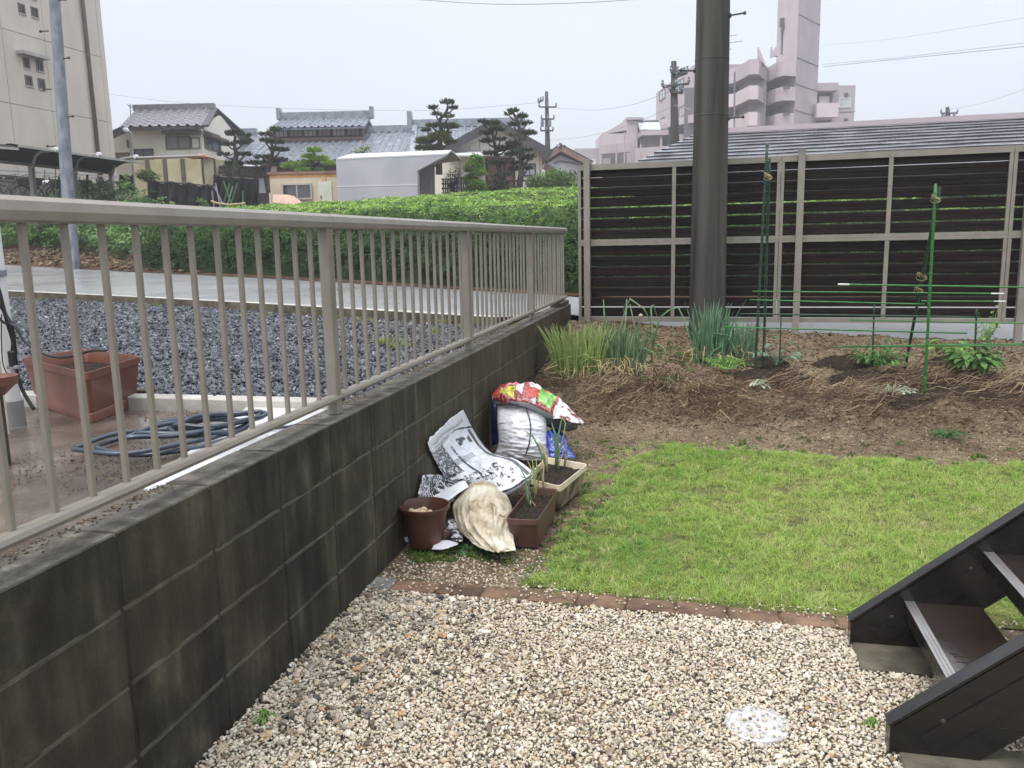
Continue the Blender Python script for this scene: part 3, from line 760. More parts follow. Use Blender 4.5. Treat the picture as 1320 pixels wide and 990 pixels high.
pts = []
for _ in range(420):
    X = -2.3-abs(random.gauss(0, 4)); Y = NY(X)-abs(random.gauss(.12, .28)); 
    if X < -3.2 and nz3((X, Y, 6), .9) > .15: pts.append(((X, Y, zg(X, Y)+.01), (0, 0, random.uniform(0, 6.28)), random.uniform(.3, .8), random.randrange(3), random.random()*.7))
for (wx, wy, nn, s0) in ((500, 437, 26, 1.0), (512, 445, 14, .8), (560, 425, 18, .8), (575, 412, 16, .7), (430, 405, 12, .7)):
    c = W(wx, wy, z=.74)
    for _ in range(max(3, nn//4)): pts.append(((c.x+random.gauss(0, .08), c.y+random.gauss(0, .10), .72), (0, 0, random.uniform(0, 6.28)), s0*random.uniform(.5, 1), random.randrange(3), random.random()*.5))
tag(scatter('gravel_weeds', pts, wt), 'yellowish weeds growing in the dark gravel')

# ================================================================== STRAW AND ROOTS
smat = inst_mat('dry_stalk', [(0, (.028, .019, .013)), (.35, (.070, .046, .029)), (.6, (.16, .105, .065)), (.85, (.36, .27, .17)), (1, (.50, .40, .25))], .75, .25, objr=.15)
sticks = []
for k in range(6):
    mb = MB(); p = [Vector((-.5+.2*i, .10*sin(i*1.1+k)*random.uniform(-1, 1), .06*random.uniform(-1, 1))) for i in range(6)]
    mb.tube(p, [.0035, .005, .006, .0055, .0045, .002], 4); sticks.append(mesh_only(mb, 'stalk', smat))
pts = []
def addstick(X, Y, L, az, tint, up=.0, thick=1):
    z = gy(X, Y)+.006+random.uniform(0, .02)
    pts.append(((X, Y, z+up*L*.5), (random.uniform(0, 6.28), -up, az), (L, L*thick, L*thick), random.randrange(6), tint))
for _ in range(7600):       # thick band along the front of the bed
    X = random.uniform(-1.35, 5.0)
    yc = interp(X, [-1.3, -.4, .3, 1.2, 2.2, 4], [6.45, 6.42, 6.38, 6.22, 6.15, 6.1])
    Y = yc+random.gauss(0, .23)*(1 if random.random() < .8 else 2)
    if not (5.5 < Y < 7.2): continue
    dens = nz3((X, Y, 5), 1.6)
    if dens < -.25 and random.random() < .7: continue
    L = random.uniform(.05, .22); az = random.gauss(0, .5) if random.random() < .65 else random.uniform(0, 6.28)
    az += 1.2*nz3((X, Y, 12), 1.2)
    addstick(X, Y, L, az, max(0, min(.85, random.gauss(.30+.2*dens, .16))), random.choice([0, 0, .1, .3]), random.uniform(.7, 1.9))
for cxp, cyp, n, sp, dirn in ((850, 512, 300, .26, -1.5), (915, 520, 240, .30, -1.2), (1110, 520, 260, .26, .3), (1180, 505, 240, .3, .1), (1260, 515, 220, .3, -.3), (790, 515, 120, .3, .6), (1000, 508, 160, .25, 0)):
    c = W(cxp, cyp, z=.22)
    for _ in range(n):
        X = c.x+random.gauss(0, sp*.6); Y = c.y+random.gauss(0, .13); L = random.uniform(.12, .34)
        addstick(X, Y, L, dirn+(X-c.x)*1.6+random.gauss(0, .25), random.uniform(.2, .85), random.uniform(0, .5), random.uniform(1.0, 2.0))
for _ in range(1500):
    X = random.uniform(-1.3, 5); Y = random.uniform(3.4, 8.6)
    if not inpoly(X, Y, LAWN): addstick(X, Y, random.uniform(.03, .16), random.uniform(0, 6.28), random.uniform(.2, .9), 0, random.uniform(.5, 1.1))
for c, n, t0 in (((W(778, 502, z=.25)), 26, .75), ((W(812, 440, z=.4)), 90, .45), ((W(1112, 512, z=.22)), 90, .7), ((W(1035, 495, z=.27)), 30, .95)):
    for _ in range(n): addstick(c.x+random.gauss(0, .09), c.y+random.gauss(0, .05), random.uniform(.10, .22), random.gauss(.3, .35), t0+random.uniform(-.1, .1), random.uniform(0, .4), 1.2)
tag(scatter('straw_mulch', pts, sticks), 'dead brown stalks and roots heaped along the front of the vegetable bed')

# weeds low on the bed
lw = inst_mat('low_weed', [(0, (.10, .14, .035)), (.5, (.14, .22, .05)), (1, (.07, .12, .03))], .6, .2, trans=.3)
lws = [tuft_mesh('weed_leaves', lw, 16, .035, .011, .04, 1.8) for _ in range(3)]
pts = []
for cxp, cyp, n, sx, sy in ((850, 445, 150, .30, .30), (880, 470, 110, .25, .2), (900, 420, 120, .35, .2), (820, 460, 60, .12, .15), (620, 705, 26, .12, .03), (560, 712, 30, .10, .03), (760, 655, 60, .12, .2), (1000, 540, 90, .9, .25), (1200, 560, 60, .7, .25), (1030, 445, 30, .4, .1), (735, 700, 60, .1, .25), (1255, 425, 60, .7, .15)):
    z = .03 if cyp > 600 else .3
    c = W(cxp, cyp, z=z)
    for _ in range(n):
        X = c.x+random.gauss(0, sx); Y = c.y+random.gauss(0, sy)
        if X < -1.36 or Y > 8.6: continue
        pts.append(((X, Y, gy(X, Y)+.003), (0, 0, random.uniform(0, 6.28)), random.uniform(.4, 1.0), random.randrange(3), random.random()*.8))
tag(scatter('bed_weeds', pts, lws), 'small green weeds on the bare soil')
# dark potting soil round the seedlings
mb = MB()
for cxp, cyp, r in MOUND:
    c = W(cxp, cyp, z=.36)
    vs = []; n = 26; rings = 8
    for i in range(rings+1):
        t = i/rings
        for k in range(n):
            a = 2*pi*k/n; rr = r*t*(1+.22*nz3((cos(a)*2+c.x*3, sin(a)*2, 4)))
            X, Y = c.x+rr*cos(a), c.y+rr*sin(a)*.75
            vs.append((X, Y, gy(X, Y)+.012+.05*(1-t*t)-.004*(t > .95)-(.02 if t > .99 else 0)+.012*nz3((X, Y, 1), 14)*(1-t)))
    mb.add(vs, [(i*n+k, i*n+(k+1) % n, (i+1)*n+(k+1) % n, (i+1)*n+k) for i in range(rings) for k in range(n)])
struct(mb, 'potting_soil_patches', 'potsoil', smooth=True)

# ================================================================== ONIONS AND SEEDLINGS
M['onion_light'] = leaf_mat('light_onion_leaf', (.18, .30, .09), (.34, .44, .14), (.56, .54, .28), 16)
M['onion_blue'] = leaf_mat('blue_onion_leaf', (.09, .18, .09), (.18, .30, .15), (.38, .44, .22), 16)
M['onion_dark'] = leaf_mat('dark_onion_leaf', (.07, .17, .09), (.16, .30, .17), (.34, .45, .27), 16)
M['dry_leaf'] = leaf_mat('dry_onion_leaf', (.42, .32, .15), (.58, .48, .28), (.36, .24, .12), 12)
def onion(name, cpx, cpy, label, n, h, spread, mat, stalks=0, dry=20, z=.36, lean=0, group=None):
    c = W(cpx, cpy, z=z); c.z = gy(c.x, c.y)
    t = thing(name, label, 'onion plant', c, group)
    mb = MB(); md = MB()
    for i in range(n):
        a = random.uniform(0, 2*pi); r = spread*sqrt(random.random()); b = c+Vector((r*cos(a), r*sin(a)*.8, -.01))
        o = Vector((cos(a), sin(a), 0))*r/spread*random.uniform(.05, .42)+Vector((random.gauss(lean, .07), random.gauss(0, .06), 0))
        H = h*random.uniform(.55, 1.05); w = random.uniform(.0055, .0105)
        tip = b+o*H+Vector((0, 0, H)); mid = b+o*H*.35+Vector((0, 0, H*.55))
        kink = random.random() < .12
        if kink: tip = mid+Vector((random.gauss(0, .12), random.gauss(0, .1), -random.uniform(0, .12)))
        P = [b, b.lerp(mid, .5), mid, mid.lerp(tip, .5)+Vector((0, 0, .02)), tip]
        mb.tube(P, [w*.8, w, w*.95, w*.7, w*.12], 5, cap=False)
    for i in range(dry*3):
        a = random.uniform(0, 2*pi); r = spread*random.uniform(.1, 1.0); b = c+Vector((r*cos(a), r*sin(a)*.8, random.uniform(0, .08)))
        H = random.uniform(.02, .17); e_ = Vector((cos(a)+random.gauss(0, .5), sin(a)-.3+random.gauss(0, .5), 0))*random.uniform(.02, .11)
        md.tube([b, b+e_*.5+Vector((random.gauss(0, .015), 0, H*.7)), b+e_*.9+Vector((random.gauss(0, .02), 0, H*random.uniform(.2, .9))), b+e_*1.1+Vector((0, 0, -(b.z-gy(b.x, b.y))*random.uniform(0, 1)+.01))], [.003, .0045, .004, .001], 4, cap=False)
    mb.build('leaves', mat, t, smooth=True)
    if dry: md.build('dry_leaves', 'dry_leaf', t, smooth=True)
    return t, c
onion('onion_clump', 748, 476, 'pale yellow-green onion clump next to the end of the block wall', 190, .47, .21, 'onion_light', dry=34)
t, c = onion('onion_clump', 802, 474, 'blue-green onion clump with tall bent flower stalks, between the pale clump and the pole', 110, .46, .18, 'onion_blue', dry=60)
for P in ([(795, 470), (798, 430), (806, 400), (812, 385), (830, 398), (842, 420)], [(800, 470), (790, 440), (779, 410), (778, 386)], [(840, 466), (841, 430), (839, 395), (842, 393), (847, 408)],
          [(842, 445), (850, 410), (862, 400), (874, 396), (882, 412), (888, 435)], [(841, 445), (850, 444), (857, 450), (859, 470)], [(800, 460), (806, 420), (808, 386), (803, 402)], [(826, 462), (820, 430), (812, 392)]):
    mb = MB(); pp = [W(x, y, Y=c.y+.02*i*random.uniform(-1, 1)) for i, (x, y) in enumerate(P)]
    mb.tube(pp, [.007]*(len(pp)-1)+[.004], 6); mb.build('flower_stalk', 'onion_blue', t, smooth=True)
mb = MB(); p = W(826, 407, Y=c.y); bmx = bmesh.new(); bmesh.ops.create_icosphere(bmx, subdivisions=2, radius=.018)
mb.add([p+v.co for v in bmx.verts], [[v.index for v in f.verts] for f in bmx.faces]); bmx.free(); mb.build('flower_bud', 'dry_leaf', t, smooth=True)
onion('onion_clump', 914, 466, 'dark blue-green onion clump fanning out at the foot of the utility pole', 95, .54, .14, 'onion_dark', dry=14)
onion('onion_clump', 952, 462, 'thin green onion clump just left of the tall dark green stake', 50, .36, .14, 'onion_dark', dry=6)
M['seedling'] = leaf_mat('seedling_leaf', (.05, .13, .03), (.10, .22, .05), (.17, .30, .08), 14)
M['seedling_blue'] = leaf_mat('bluish_leaf', (.12, .20, .13), (.17, .27, .18), (.22, .32, .22), 14)
M['seedling_light'] = leaf_mat('bright_leaf', (.12, .26, .05), (.20, .36, .08), (.28, .42, .12), 14)
M['silver'] = leaf_mat('variegated_leaf', (.22, .34, .16), (.50, .56, .44), (.75, .78, .66), 60)
M['dark_leaf'] = leaf_mat('dark_round_leaf', (.03, .10, .03), (.06, .17, .05), (.12, .24, .09), 12)
def leaf(mb, p, d, L, w, droop=.3, lob=False):
    """a folded leaf of six facets"""
    p = Vector(p); d = Vector(d).normalized(); s = d.cross(Vector((0, 0, 1)));
    s = s.normalized() if s.length > .01 else Vector((1, 0, 0)); u = s.cross(d)
    pr = [(0, .0), (.25, .7), (.55, 1.0), (.8, .65), (1, 0)]
    c = [p+d*L*t-Vector((0, 0, droop*L*t*t)) for t, _ in pr]
    l = [c[i]+s*w*.5*k+u*w*.14*k for i, (t, k) in enumerate(pr)]; r = [c[i]-s*w*.5*k+u*w*.14*k for i, (t, k) in enumerate(pr)]
    mb.add(c+l+r, [(i, i+1, 5+i+1, 5+i) for i in range(4)]+[(i, 10+i, 10+i+1, i+1) for i in range(4)])
def plant(name, px_, py_, label, cat, mat, n, h, spread, L, w, z=.36, group=None, leaflets=1, floor=0):
    c = W(px_, py_, z=z); c.z = gy(c.x, c.y)+(.05 if z > .3 else .02 if z > .2 else .005)
    t = thing(name, label, cat, c, group); mb = MB(); ms = MB()
    for i in range(n):
        a = random.uniform(0, 2*pi); r = spread*sqrt(random.random()); H = h*random.uniform(.25, 1)*(1-.4*r/spread)+floor
        b = c+Vector((.1*r*cos(a), .1*r*sin(a), 0)); tip = c+Vector((r*cos(a), r*sin(a), H))
        ms.tube([b, (b+tip)/2+Vector((0, 0, .02)), tip], [.003, .0025, .0015], 4, cap=False)
        for k in range(leaflets):
            q = b.lerp(tip, 1-.16*k); aa = a+random.uniform(-1.2, 1.2)*(k > 0)
            leaf(mb, q, (cos(aa), sin(aa), random.uniform(-.2, .5)), L*random.uniform(.6, 1.1), w*random.uniform(.7, 1.1), random.uniform(.2, .8))
    ms.build('stems', mat, t, smooth=True); mb.build('leaves', mat, t)
    return t
plant('vegetable_seedling', 1000, 474, 'small bluish vegetable seedling with broad leaves beside the tall dark stake', 'seedling', 'seedling_blue', 16, .30, .15, .11, .07, leaflets=1)
plant('vegetable_seedling', 1132, 476, 'feathery dark green tomato seedling behind the white variegated plant', 'seedling', 'seedling', 44, .30, .22, .065, .03, leaflets=6)
plant('vegetable_seedling', 1250, 480, 'largest bushy green seedling at the right end of the bed', 'seedling', 'seedling', 56, .28, .22, .085, .052, leaflets=4)
plant('vegetable_seedling', 1272, 458, 'tall thin leggy seedling rising behind the bushy one at the right', 'seedling', 'seedling_light', 12, .40, .12, .06, .03, leaflets=5)
plant('leafy_plant', 1222, 468, 'light green round-leaved plant at the left side of the bushy seedling', 'plant', 'seedling_light', 14, .18, .12, .10, .085)
plant('variegated_plant', 1152, 494, 'low white-edged variegated plant lying on dark soil', 'plant', 'silver', 50, .08, .16, .05, .02, leaflets=3)
plant('variegated_plant', 975, 492, 'small pale variegated plant at the foot of the tall dark stake', 'plant', 'silver', 14, .06, .09, .045, .02, leaflets=3)
plant('squash_seedling', 853, 500, 'single dark squash seedling lying low in the straw', 'seedling', 'dark_leaf', 16, .10, .13, .11, .08, z=.28)
plant('feathery_herb', 938, 476, 'bright feathery green herb in front of the dark onion clump', 'herb', 'seedling_light', 60, .13, .22, .03, .012, leaflets=7)
plant('weed_plant', 550, 708, 'small green weed growing against the front of the brown pot', 'weed', 'seedling', 12, .06, .05, .035, .022, z=.02, leaflets=2)
plant('weed_plant', 606, 706, 'small creeping weed between the brown pot and the stained sack', 'weed', 'dark_leaf', 14, .03, .07, .03, .022, z=.02, leaflets=2)
plant('weed_plant', 341, 929, 'tiny weed sprouting from the gravel beside the block wall', 'weed', 'seedling_light', 14, .035, .03, .018, .007, z=.0, leaflets=2)
plant('weed_plant', 1124, 938, 'tiny weed sprouting from the gravel left of the nearest stair foot', 'weed', 'seedling_light', 12, .025, .02, .016, .006, z=.0, leaflets=2)
plant('dead_weed', 1222, 562, 'dark wilted weed lying on the bare soil below the straw', 'weed', 'dark_leaf', 34, .05, .13, .04, .006, z=.13, leaflets=3)

# ================================================================== STAKES AND RODS
def stake(x0, y0, Ya, x1, y1, Yb, r, mat, label, down=.12, knots=True, group='stakes in the vegetable bed', name='garden_stake'):
    a = W(x0, y0, Y=Ya); b = W(x1, y1, Y=Yb); d = (b-a).normalized(); a2 = a-d*down
    t = thing(name, label, 'stake', a, group)
    mb = MB(); N = 14; mb.tube([a2.lerp(b, i/N) for i in range(N+1)], r, 8); mb.build('shaft', mat, t, smooth=True)
    mb = MB(); mb.tube([b, b+d*.012], [r*1.15, r*.4], 8); mb.build('tip', mat, t)
    if knots:
        mb = MB(); L = (b-a).length; k = .08
        while k < L: q = a+d*k; mb.tube([q-d*.004, q, q+d*.004], [r*1.02, r*1.28, r*1.02], 6); k += .055
        mb.build('knots', mat, t)
    return t
def tie(x, y, Yd, label, s=.03):
    p = W(x, y, Y=Yd); mb = MB()
    for k in range(3): mb.tube([p+Vector((s*cos(a+k), -s*.5*sin(a*1.3), s*.6*sin(a)+.01*k)) for a in [i*.5 for i in range(13)]], .0022, 4)
    tag(mb.build('garden_tie', 'dry_leaf', None, origin=p), label, 'garden tie', 'ties on the stakes')
stake(973, 482, 6.95, 989, 187, 6.70, .0105, 'green_dark', 'tall dark green stake, the highest in the bed, right of the utility pole')
stake(984, 470, 7.05, 992, 205, 6.74, .011, 'green_dark', 'slightly shorter dark stake tied behind the highest one')
stake(1192, 500, 6.50, 1206, 239, 6.30, .0098, 'green_pole', 'bright green upright stake standing in front of the crossing rods')
stake(1166, 478, 7.25, 1211, 243, 6.36, .011, 'green_dark', 'slanting dark green stake leaning to meet the bright upright one')
stake(1005, 462, 7.15, 1007, 409, 7.15, .006, 'green_dark', 'short thin stake beside the bluish seedling')
stake(1124, 475, 7.10, 1127, 394, 7.05, .007, 'green_dark', 'short brown-topped stake through the tomato seedling')
stake(1256, 468, 7.05, 1259, 399, 7.0, .007, 'green_dark', 'short stake through the bushy seedling at the right')
tie(990, 229, 6.70, 'string tie high on the tall dark stake'); tie(1206, 258, 6.30, 'string tie at the top of the bright green stake'); tie(1188, 358, 6.75, 'upper string tie on the slanting stake', .035); tie(1184, 375, 6.8, 'lower string tie on the slanting stake', .03)
rods = [(1082, 366.5, 6.6, 1330, 370.5, 6.75, 'topmost thick rod, running off to the right from a silver end'),
        (970, 375.5, 6.75, 1292, 378.5, 6.55, 'second rod from the top, ending short of the frame at the right'),
        (966, 386.5, 6.70, 1190, 392, 6.5, 'third rod from the top, starting left of the tall dark stake'),
        (1188, 388, 6.50, 1294, 388.5, 6.6, 'short rod rising to the right from the bright stake'),
        (953, 404.5, 6.68, 1254, 408.5, 6.55, 'thick middle rod with a pointed pale left end'),
        (1095, 412.5, 6.62, 1330, 417, 6.60, 'rod crossing in front of the road strip to the right edge'),
        (932, 421.5, 6.8, 1245, 429.5, 6.6, 'lowest thick rod starting at the dark onion clump'),
        (1070, 447.5, 6.9, 1330, 445, 6.55, 'bottom rod low over the seedlings'),
        (1085, 446.5, 6.62, 1330, 443, 6.50, 'thin bottom rod just above the lowest one')]
for i, (x0, y0, Ya, x1, y1, Yb, lb) in enumerate(rods):
    t = stake(x0, y0, Ya, x1, y1, Yb, .0058 if i in (0, 4, 6) else .0045, 'green_pole' if i in (0, 3, 5, 6, 2, 1, 7, 8) else 'green_dark', lb, down=0, group='horizontal green garden rods', name='garden_rod')
    t['category'] = 'garden rod'
    if i in (0, 1, 3):
        a, b, Yq = (x0, y0, Ya) if i == 0 else (x1, y1, Yb), None, 0
        e0 = W(a[0], a[1], Y=a[2]); dd = (W(x1, y1, Y=Yb)-W(x0, y0, Y=Ya)).normalized()*(1 if i == 0 else -1)
        mb = MB(); mb.tube([e0-dd*.01, e0+dd*.07], .0052 if i else .0066, 8); mb.build('silver_end', 'white_plastic', t)

# ================================================================== POTS AND BAGS BY THE WALL
gs = lambda x, y: gy(x, y)
pb = W(549, 701, z=.03)
t = thing('plant_pot', 'empty round brown plastic pot standing against the block wall', 'pot', pb)
mb = MB(); mb.lathe([(0, .0), (.076, .0), (.080, .01), (.098, .12), (.108, .172), (.118, .176), (.122, .186), (.121, .196), (.116, .197), (.112, .188), (.103, .172), (.094, .12), (.088, .09), (0, .09)], pb, 40); mb.build('shell', 'brownpot', t, smooth=35)
mb = MB(); mb.lathe([(0, .135), (.06, .13), (.097, .125)], pb, 24); mb.build('soil', 'potsoil', t)
bulb = stone_mesh('bulb', pm('pale_bulb', (.42, .33, .20), (.55, .46, .30), 20, .6), .3, 2, .8, 3)
for dx, dy, s in ((-.01, -.03, .034), (-.055, -.01, .026), (.03, .0, .024), (-.02, .03, .026), (.05, -.03, .022)):
    o = bpy.data.objects.new('bulb', bulb); lb = 'largest pale bulb, nearest the front inside the round brown pot' if s == .034 else 'pale dried bulb lying inside the round brown pot'; C.objects.link(o); o.location = pb+Vector((dx, dy, .150)); o.scale = (s, s, s); o.rotation_euler = rrot()
    tag(o, lb, 'bulb', 'bulbs in the brown pot')

def rplanter(name, label, top_px, ztop, h, zb, mat, taper=.82, rimw=.014, rimh=.022, soilmat='potsoil', soilz=.035, scallop=0, rimmat=None, base_lip=False):
    P = [W(x, y, z=ztop) for x, y in top_px]; c = sum(P, Vector())/4
    base = Vector((c.x, c.y, zb)); t = thing(name, label, 'planter', base)
    def ring(k, z, n=8):
        """rounded rectangle through the four corners scaled by k"""
        R_ = []
        Q = [c+(p-c)*k for p in P]
        for i in range(4):
            a, b, d = Q[i-1], Q[i], Q[(i+1) % 4]; rr = .035
            u = (a-b).normalized()*rr; v = (d-b).normalized()*rr
            for j in range(n+1):
                s = j/n; q = (b+u)*(1-s)**2+b*2*s*(1-s)+(b+v)*s*s; R_.append(Vector((q.x, q.y, z)))
        return R_
    def loft(rings, mb):
        n = len(rings[0]); mb.add([v for r in rings for v in r], [(i*n+k, i*n+(k+1) % n, (i+1)*n+(k+1) % n, (i+1)*n+k) for i in range(len(rings)-1) for k in range(n)])
    z0, z1 = zb, ztop; size = (P[1]-P[0]).length; kr = 1+rimw*2.4/size
    body = [ring(taper, z0), ring(taper*1.0+.01, z0+.012), ring(.975, z1-rimh)]
    if base_lip: body = [ring(taper+.035, z0), ring(taper+.035, z0+.035), ring(taper+.02, z0+.04), ring(.975, z1-rimh)]
    mb = MB(); loft(body, mb); mb.add(body[0], [tuple(range(len(body[0])))]); mb.build('body', mat, t, smooth=40)
    mb = MB(); r0 = ring(.97, z1-rimh); r1 = ring(1.0, z1-rimh-.002); r2 = ring(1.0, z1); r3 = ring(.955, z1-.001); r4 = ring(.90, z1-.05); r5 = ring(.88, z1-h*.5)
    if scallop:
        for q in (r1,):
            for i, v in enumerate(q): v.z -= scallop*abs(sin(i*1.2))
    loft([r0, r1, r2, r3, r4, r5], mb); mb.build('rim', rimmat or mat, t, smooth=40)
    s = ring(.89, z1-soilz); mb = MB(); n = 14
    A, B, C_, D_ = [c+(p-c)*.90 for p in P]
    g = []
    for i in range(n+1):
        for j in range(n+1):
            q = A.lerp(B, i/n).lerp(D_.lerp(C_, i/n), j/n); g.append((q.x, q.y, z1-soilz+.010*nz3((q.x*30, q.y*30, 1))))
    mb.add(g, [(i*(n+1)+j, (i+1)*(n+1)+j, (i+1)*(n+1)+j+1, i*(n+1)+j+1) for i in range(n) for j in range(n)]); mb.build('soil', soilmat, t)
    return t, c, P
def onion_stems(P, ztop, spots, label, grp):
    for (x, y, leaves) in spots:
        b = W(x, y, z=ztop); t = thing('onion_plant', label[len(grp_used) % len(label)] if isinstance(label, list) else label, 'onion plant', b); grp_used.append(1)
        Yd = b.y
        for j, (path, r, mt) in enumerate(leaves):
            mb = MB(); pp = [b]+[W(u, v, Y=Yd+.01*j) for u, v in path]
            n = len(pp); mb.tube(pp, [r*(1-.75*(i/(n-1))**2) for i in range(n)], 6); mb.build('leaf', mt, t, smooth=True)
grp_used = []
t1, c1_, P1 = rplanter('rectangular_planter', 'small brown rectangular planter holding withered onions, nearest the stained sack', [(651, 669), (693, 671), (720, 630), (684, 627)], .165, .14, .015, 'brownplanter', .84)
OL = 'onion_blue'; DL = 'dry_leaf'; YL = 'onion_light'
onion_stems(P1, .125, [
    (683, 655, [([(680, 640), (678, 618), (668, 598)], .007, OL), ([(681, 640), (682, 620), (687, 600)], .006, OL), ([(679, 638), (681, 628), (686, 648)], .005, DL), ([(684, 645), (690, 652), (697, 655)], .005, DL)]),
    (690, 645, [([(690, 628), (688, 605), (686, 592)], .007, YL), ([(689, 625), (692, 606), (691, 591)], .006, YL), ([(692, 628), (695, 612), (694, 640)], .004, DL), ([(688, 615), (683, 600), (680, 594)], .004, DL)]),
    (701, 637, [([(700, 615), (701, 600), (699, 592)], .006, DL), ([(699, 620), (697, 606), (695, 600)], .005, OL)]),
    (706, 633, [([(708, 628), (706, 622), (702, 630)], .005, DL), ([(712, 626), (711, 632)], .004, DL)])],
    ['withered onion with two blue-green leaves, nearest the front of the brown planter', 'yellowish withered onion in the middle of the brown planter', 'thin dried onion near the back of the brown planter', 'shrivelled onion stub in the back corner of the brown planter'], 'x')
t2, c2_, P2 = rplanter('scalloped_planter', 'dirty cream planter with a scalloped rim behind the brown one', [(676, 616), (721, 627), (758, 598), (705, 589)], .175, .14, .03, 'dirty_planter', .80, rimw=.02, rimh=.022, scallop=.012, rimmat='cream_plastic', soilz=.03)
onion_stems(P2, .14, [
    (717, 608, [([(717, 585), (716, 560), (711, 545)], .009, OL), ([(718, 585), (720, 560), (724, 540)], .009, OL), ([(717, 580), (714, 565), (706, 550)], .007, OL), ([(720, 585), (726, 565), (729, 545), (724, 538)], .006, YL), ([(721, 595), (728, 580), (727, 605)], .006, DL)]),
    (705, 610, [([(700, 590), (694, 575), (687, 563), (675, 554)], .008, OL), ([(704, 590), (699, 575), (694, 568)], .009, DL), ([(703, 595), (702, 582), (697, 575)], .009, YL)]),
    (727, 604, [([(729, 590), (728, 575), (731, 568)], .005, DL), ([(731, 590), (733, 580)], .004, YL)])],
    ['tallest blue-green onion standing in the cream scalloped planter', 'dry yellow onion leaning left in the cream scalloped planter', 'short dried onion at the right side of the cream planter'], 'x')

# ---- bags: a closed skin stretched over a grid of control points
def crom(p0, p1, p2, p3, t):
    return .5*((2*p1)+(-p0+p2)*t+(2*p0-5*p1+4*p2-p3)*t*t+(-p0+3*p1-3*p2+p3)*t*t*t)
def bagp(x, y, Y):
    p = W(x, y, Y=Y)
    if p.x < -1.362: p = W(x, y, X=-1.362)
    return p
def bag(name, label, cat, ctrl, thick, mat, N=34, wr=.006, ws=9, bulge=.3, seed=0, ridge=.5, dirn=None, group=None, backmat=None, edge=.45, sub=None, wz=1, folds=0, fdir=(4, 1.3)):
    G = [[bagp(x, y, Y) for x, y, Y in row] for row in ctrl]; nr = len(G); nc = len(G[0])
    def samp(a, n, k): return a[max(0, min(n-1, k))]
    def ev(u, v):
        u *= nc-1; v *= nr-1; i = min(nc-2, int(u)); j = min(nr-2, int(v)); fu_, fv = u-i, v-j
        rows = []
        for jj in (j-1, j, j+1, j+2):
            r = samp(G, nr, jj); rows.append(crom(samp(r, nc, i-1), samp(r, nc, i), samp(r, nc, i+1), samp(r, nc, i+2), fu_))
        return crom(*rows, fv)
    allp = [p for r in G for p in r]; c = sum(allp, Vector())/len(allp); base = Vector((c.x, c.y, min(p.z for p in allp)))
    back = Vector(dirn or (-.25, 1, -.15)).normalized()
    vs = []; uv = []
    for side in (0, 1):
        for j in range(N+1):
            for i in range(N+1):
                u, v = i/N, j/N; p = ev(u, v); e_ = max(0, sin(pi*u)*sin(pi*v))**edge
                q = Vector((p.x*ws, p.y*ws, p.z*ws*wz))+Vector((seed, seed*2, 0))
                w_ = wr*(noise.fractal(q, 1, 2, 4)+ridge*(1-2*abs(noise.noise(q*1.7+Vector((9, 1, 4)))))*1.2+ridge*.16*(1-4*abs(noise.noise(q*3.9+Vector((2, 7, 1))))))*min(1, e_*2.2)
                if folds:
                    g1 = abs(noise.noise(Vector((u*fdir[0], v*fdir[1], seed+.3)))); g2 = abs(noise.noise(Vector((u*fdir[0]*1.9+v*1.5, v*fdir[1]*2.1-u, seed+5))))
                    w_ += folds*(.55-min(.55, g1*2.2)-.35*min(1, g2*3.5)+noise.noise(Vector((u*3, v*3, seed))))*min(1, e_*1.6)
                off = (-bulge*thick*e_-w_) if side == 0 else ((1-bulge)*thick*e_+w_)
                vs.append(p+back*off); uv.append((u, v))
    n = N+1; fs = []
    for side in (0, 1):
        o = side*n*n
        for j in range(N):
            for i in range(N):
                f = (o+j*n+i, o+j*n+i+1, o+(j+1)*n+i+1, o+(j+1)*n+i); fs.append(f if side else f[::-1])
    og = base; me = bpy.data.meshes.new(name); me.from_pydata([v-og for v in vs], [], fs)
    ul = me.uv_layers.new(name='UVMap'); 
    for lp in me.loops: ul.data[lp.index].uv = uv[lp.vertex_index]
    me.materials.append(M[mat]); me.materials.append(M[backmat or mat])
    if backmat:
        me.polygons.foreach_set('material_index', [0]*(N*N)+[1]*(N*N))
    bm = bmesh.new(); bm.from_mesh(me); bmesh.ops.remove_doubles(bm, verts=bm.verts, dist=1e-5); bmesh.ops.recalc_face_normals(bm, faces=bm.faces); bm.to_mesh(me); bm.free()
    me.shade_smooth()
    if sub: return link(name, me, sub)
    o = link(name, me, None, og); return tag(o, label, cat, group)
def uvp(b, sx=1, sy=1):
    n = b.new('ShaderNodeUVMap'); mpn = b.new('ShaderNodeMapping'); mpn.inputs['Scale'].default_value = (sx, sy, 1); b.link(n.outputs[0], mpn.inputs[0]); return mpn.outputs[0]
def rectmask(b, uvo, x0, x1, y0, y1):
    s = b.new('ShaderNodeSeparateXYZ'); b.link(uvo, s.inputs[0]); out = None
    for sock, op, val in ((0, 'GREATER_THAN', x0), (0, 'LESS_THAN', x1), (1, 'GREATER_THAN', y0), (1, 'LESS_THAN', y1)):
        m = b.new('ShaderNodeMath'); m.operation = op; m.inputs[1].default_value = val; b.link(s.outputs[sock], m.inputs[0])
        if out is None: out = m.outputs[0]
        else:
            k = b.new('ShaderNodeMath'); k.operation = 'MULTIPLY'; b.link(out, k.inputs[0]); b.link(m.outputs[0], k.inputs[1]); out = k.outputs[0]
    return out
def fold_bump(b, st=.5, sc=14):
    v = b.pos(True); w = b.new('ShaderNodeTexNoise'); w.inputs['Scale'].default_value = sc; w.inputs['Detail'].default_value = 3; w.inputs['Distortion'].default_value = .8; b.link(v, w.inputs['Vector'])
    b.bump(w.outputs[0], st, .02)
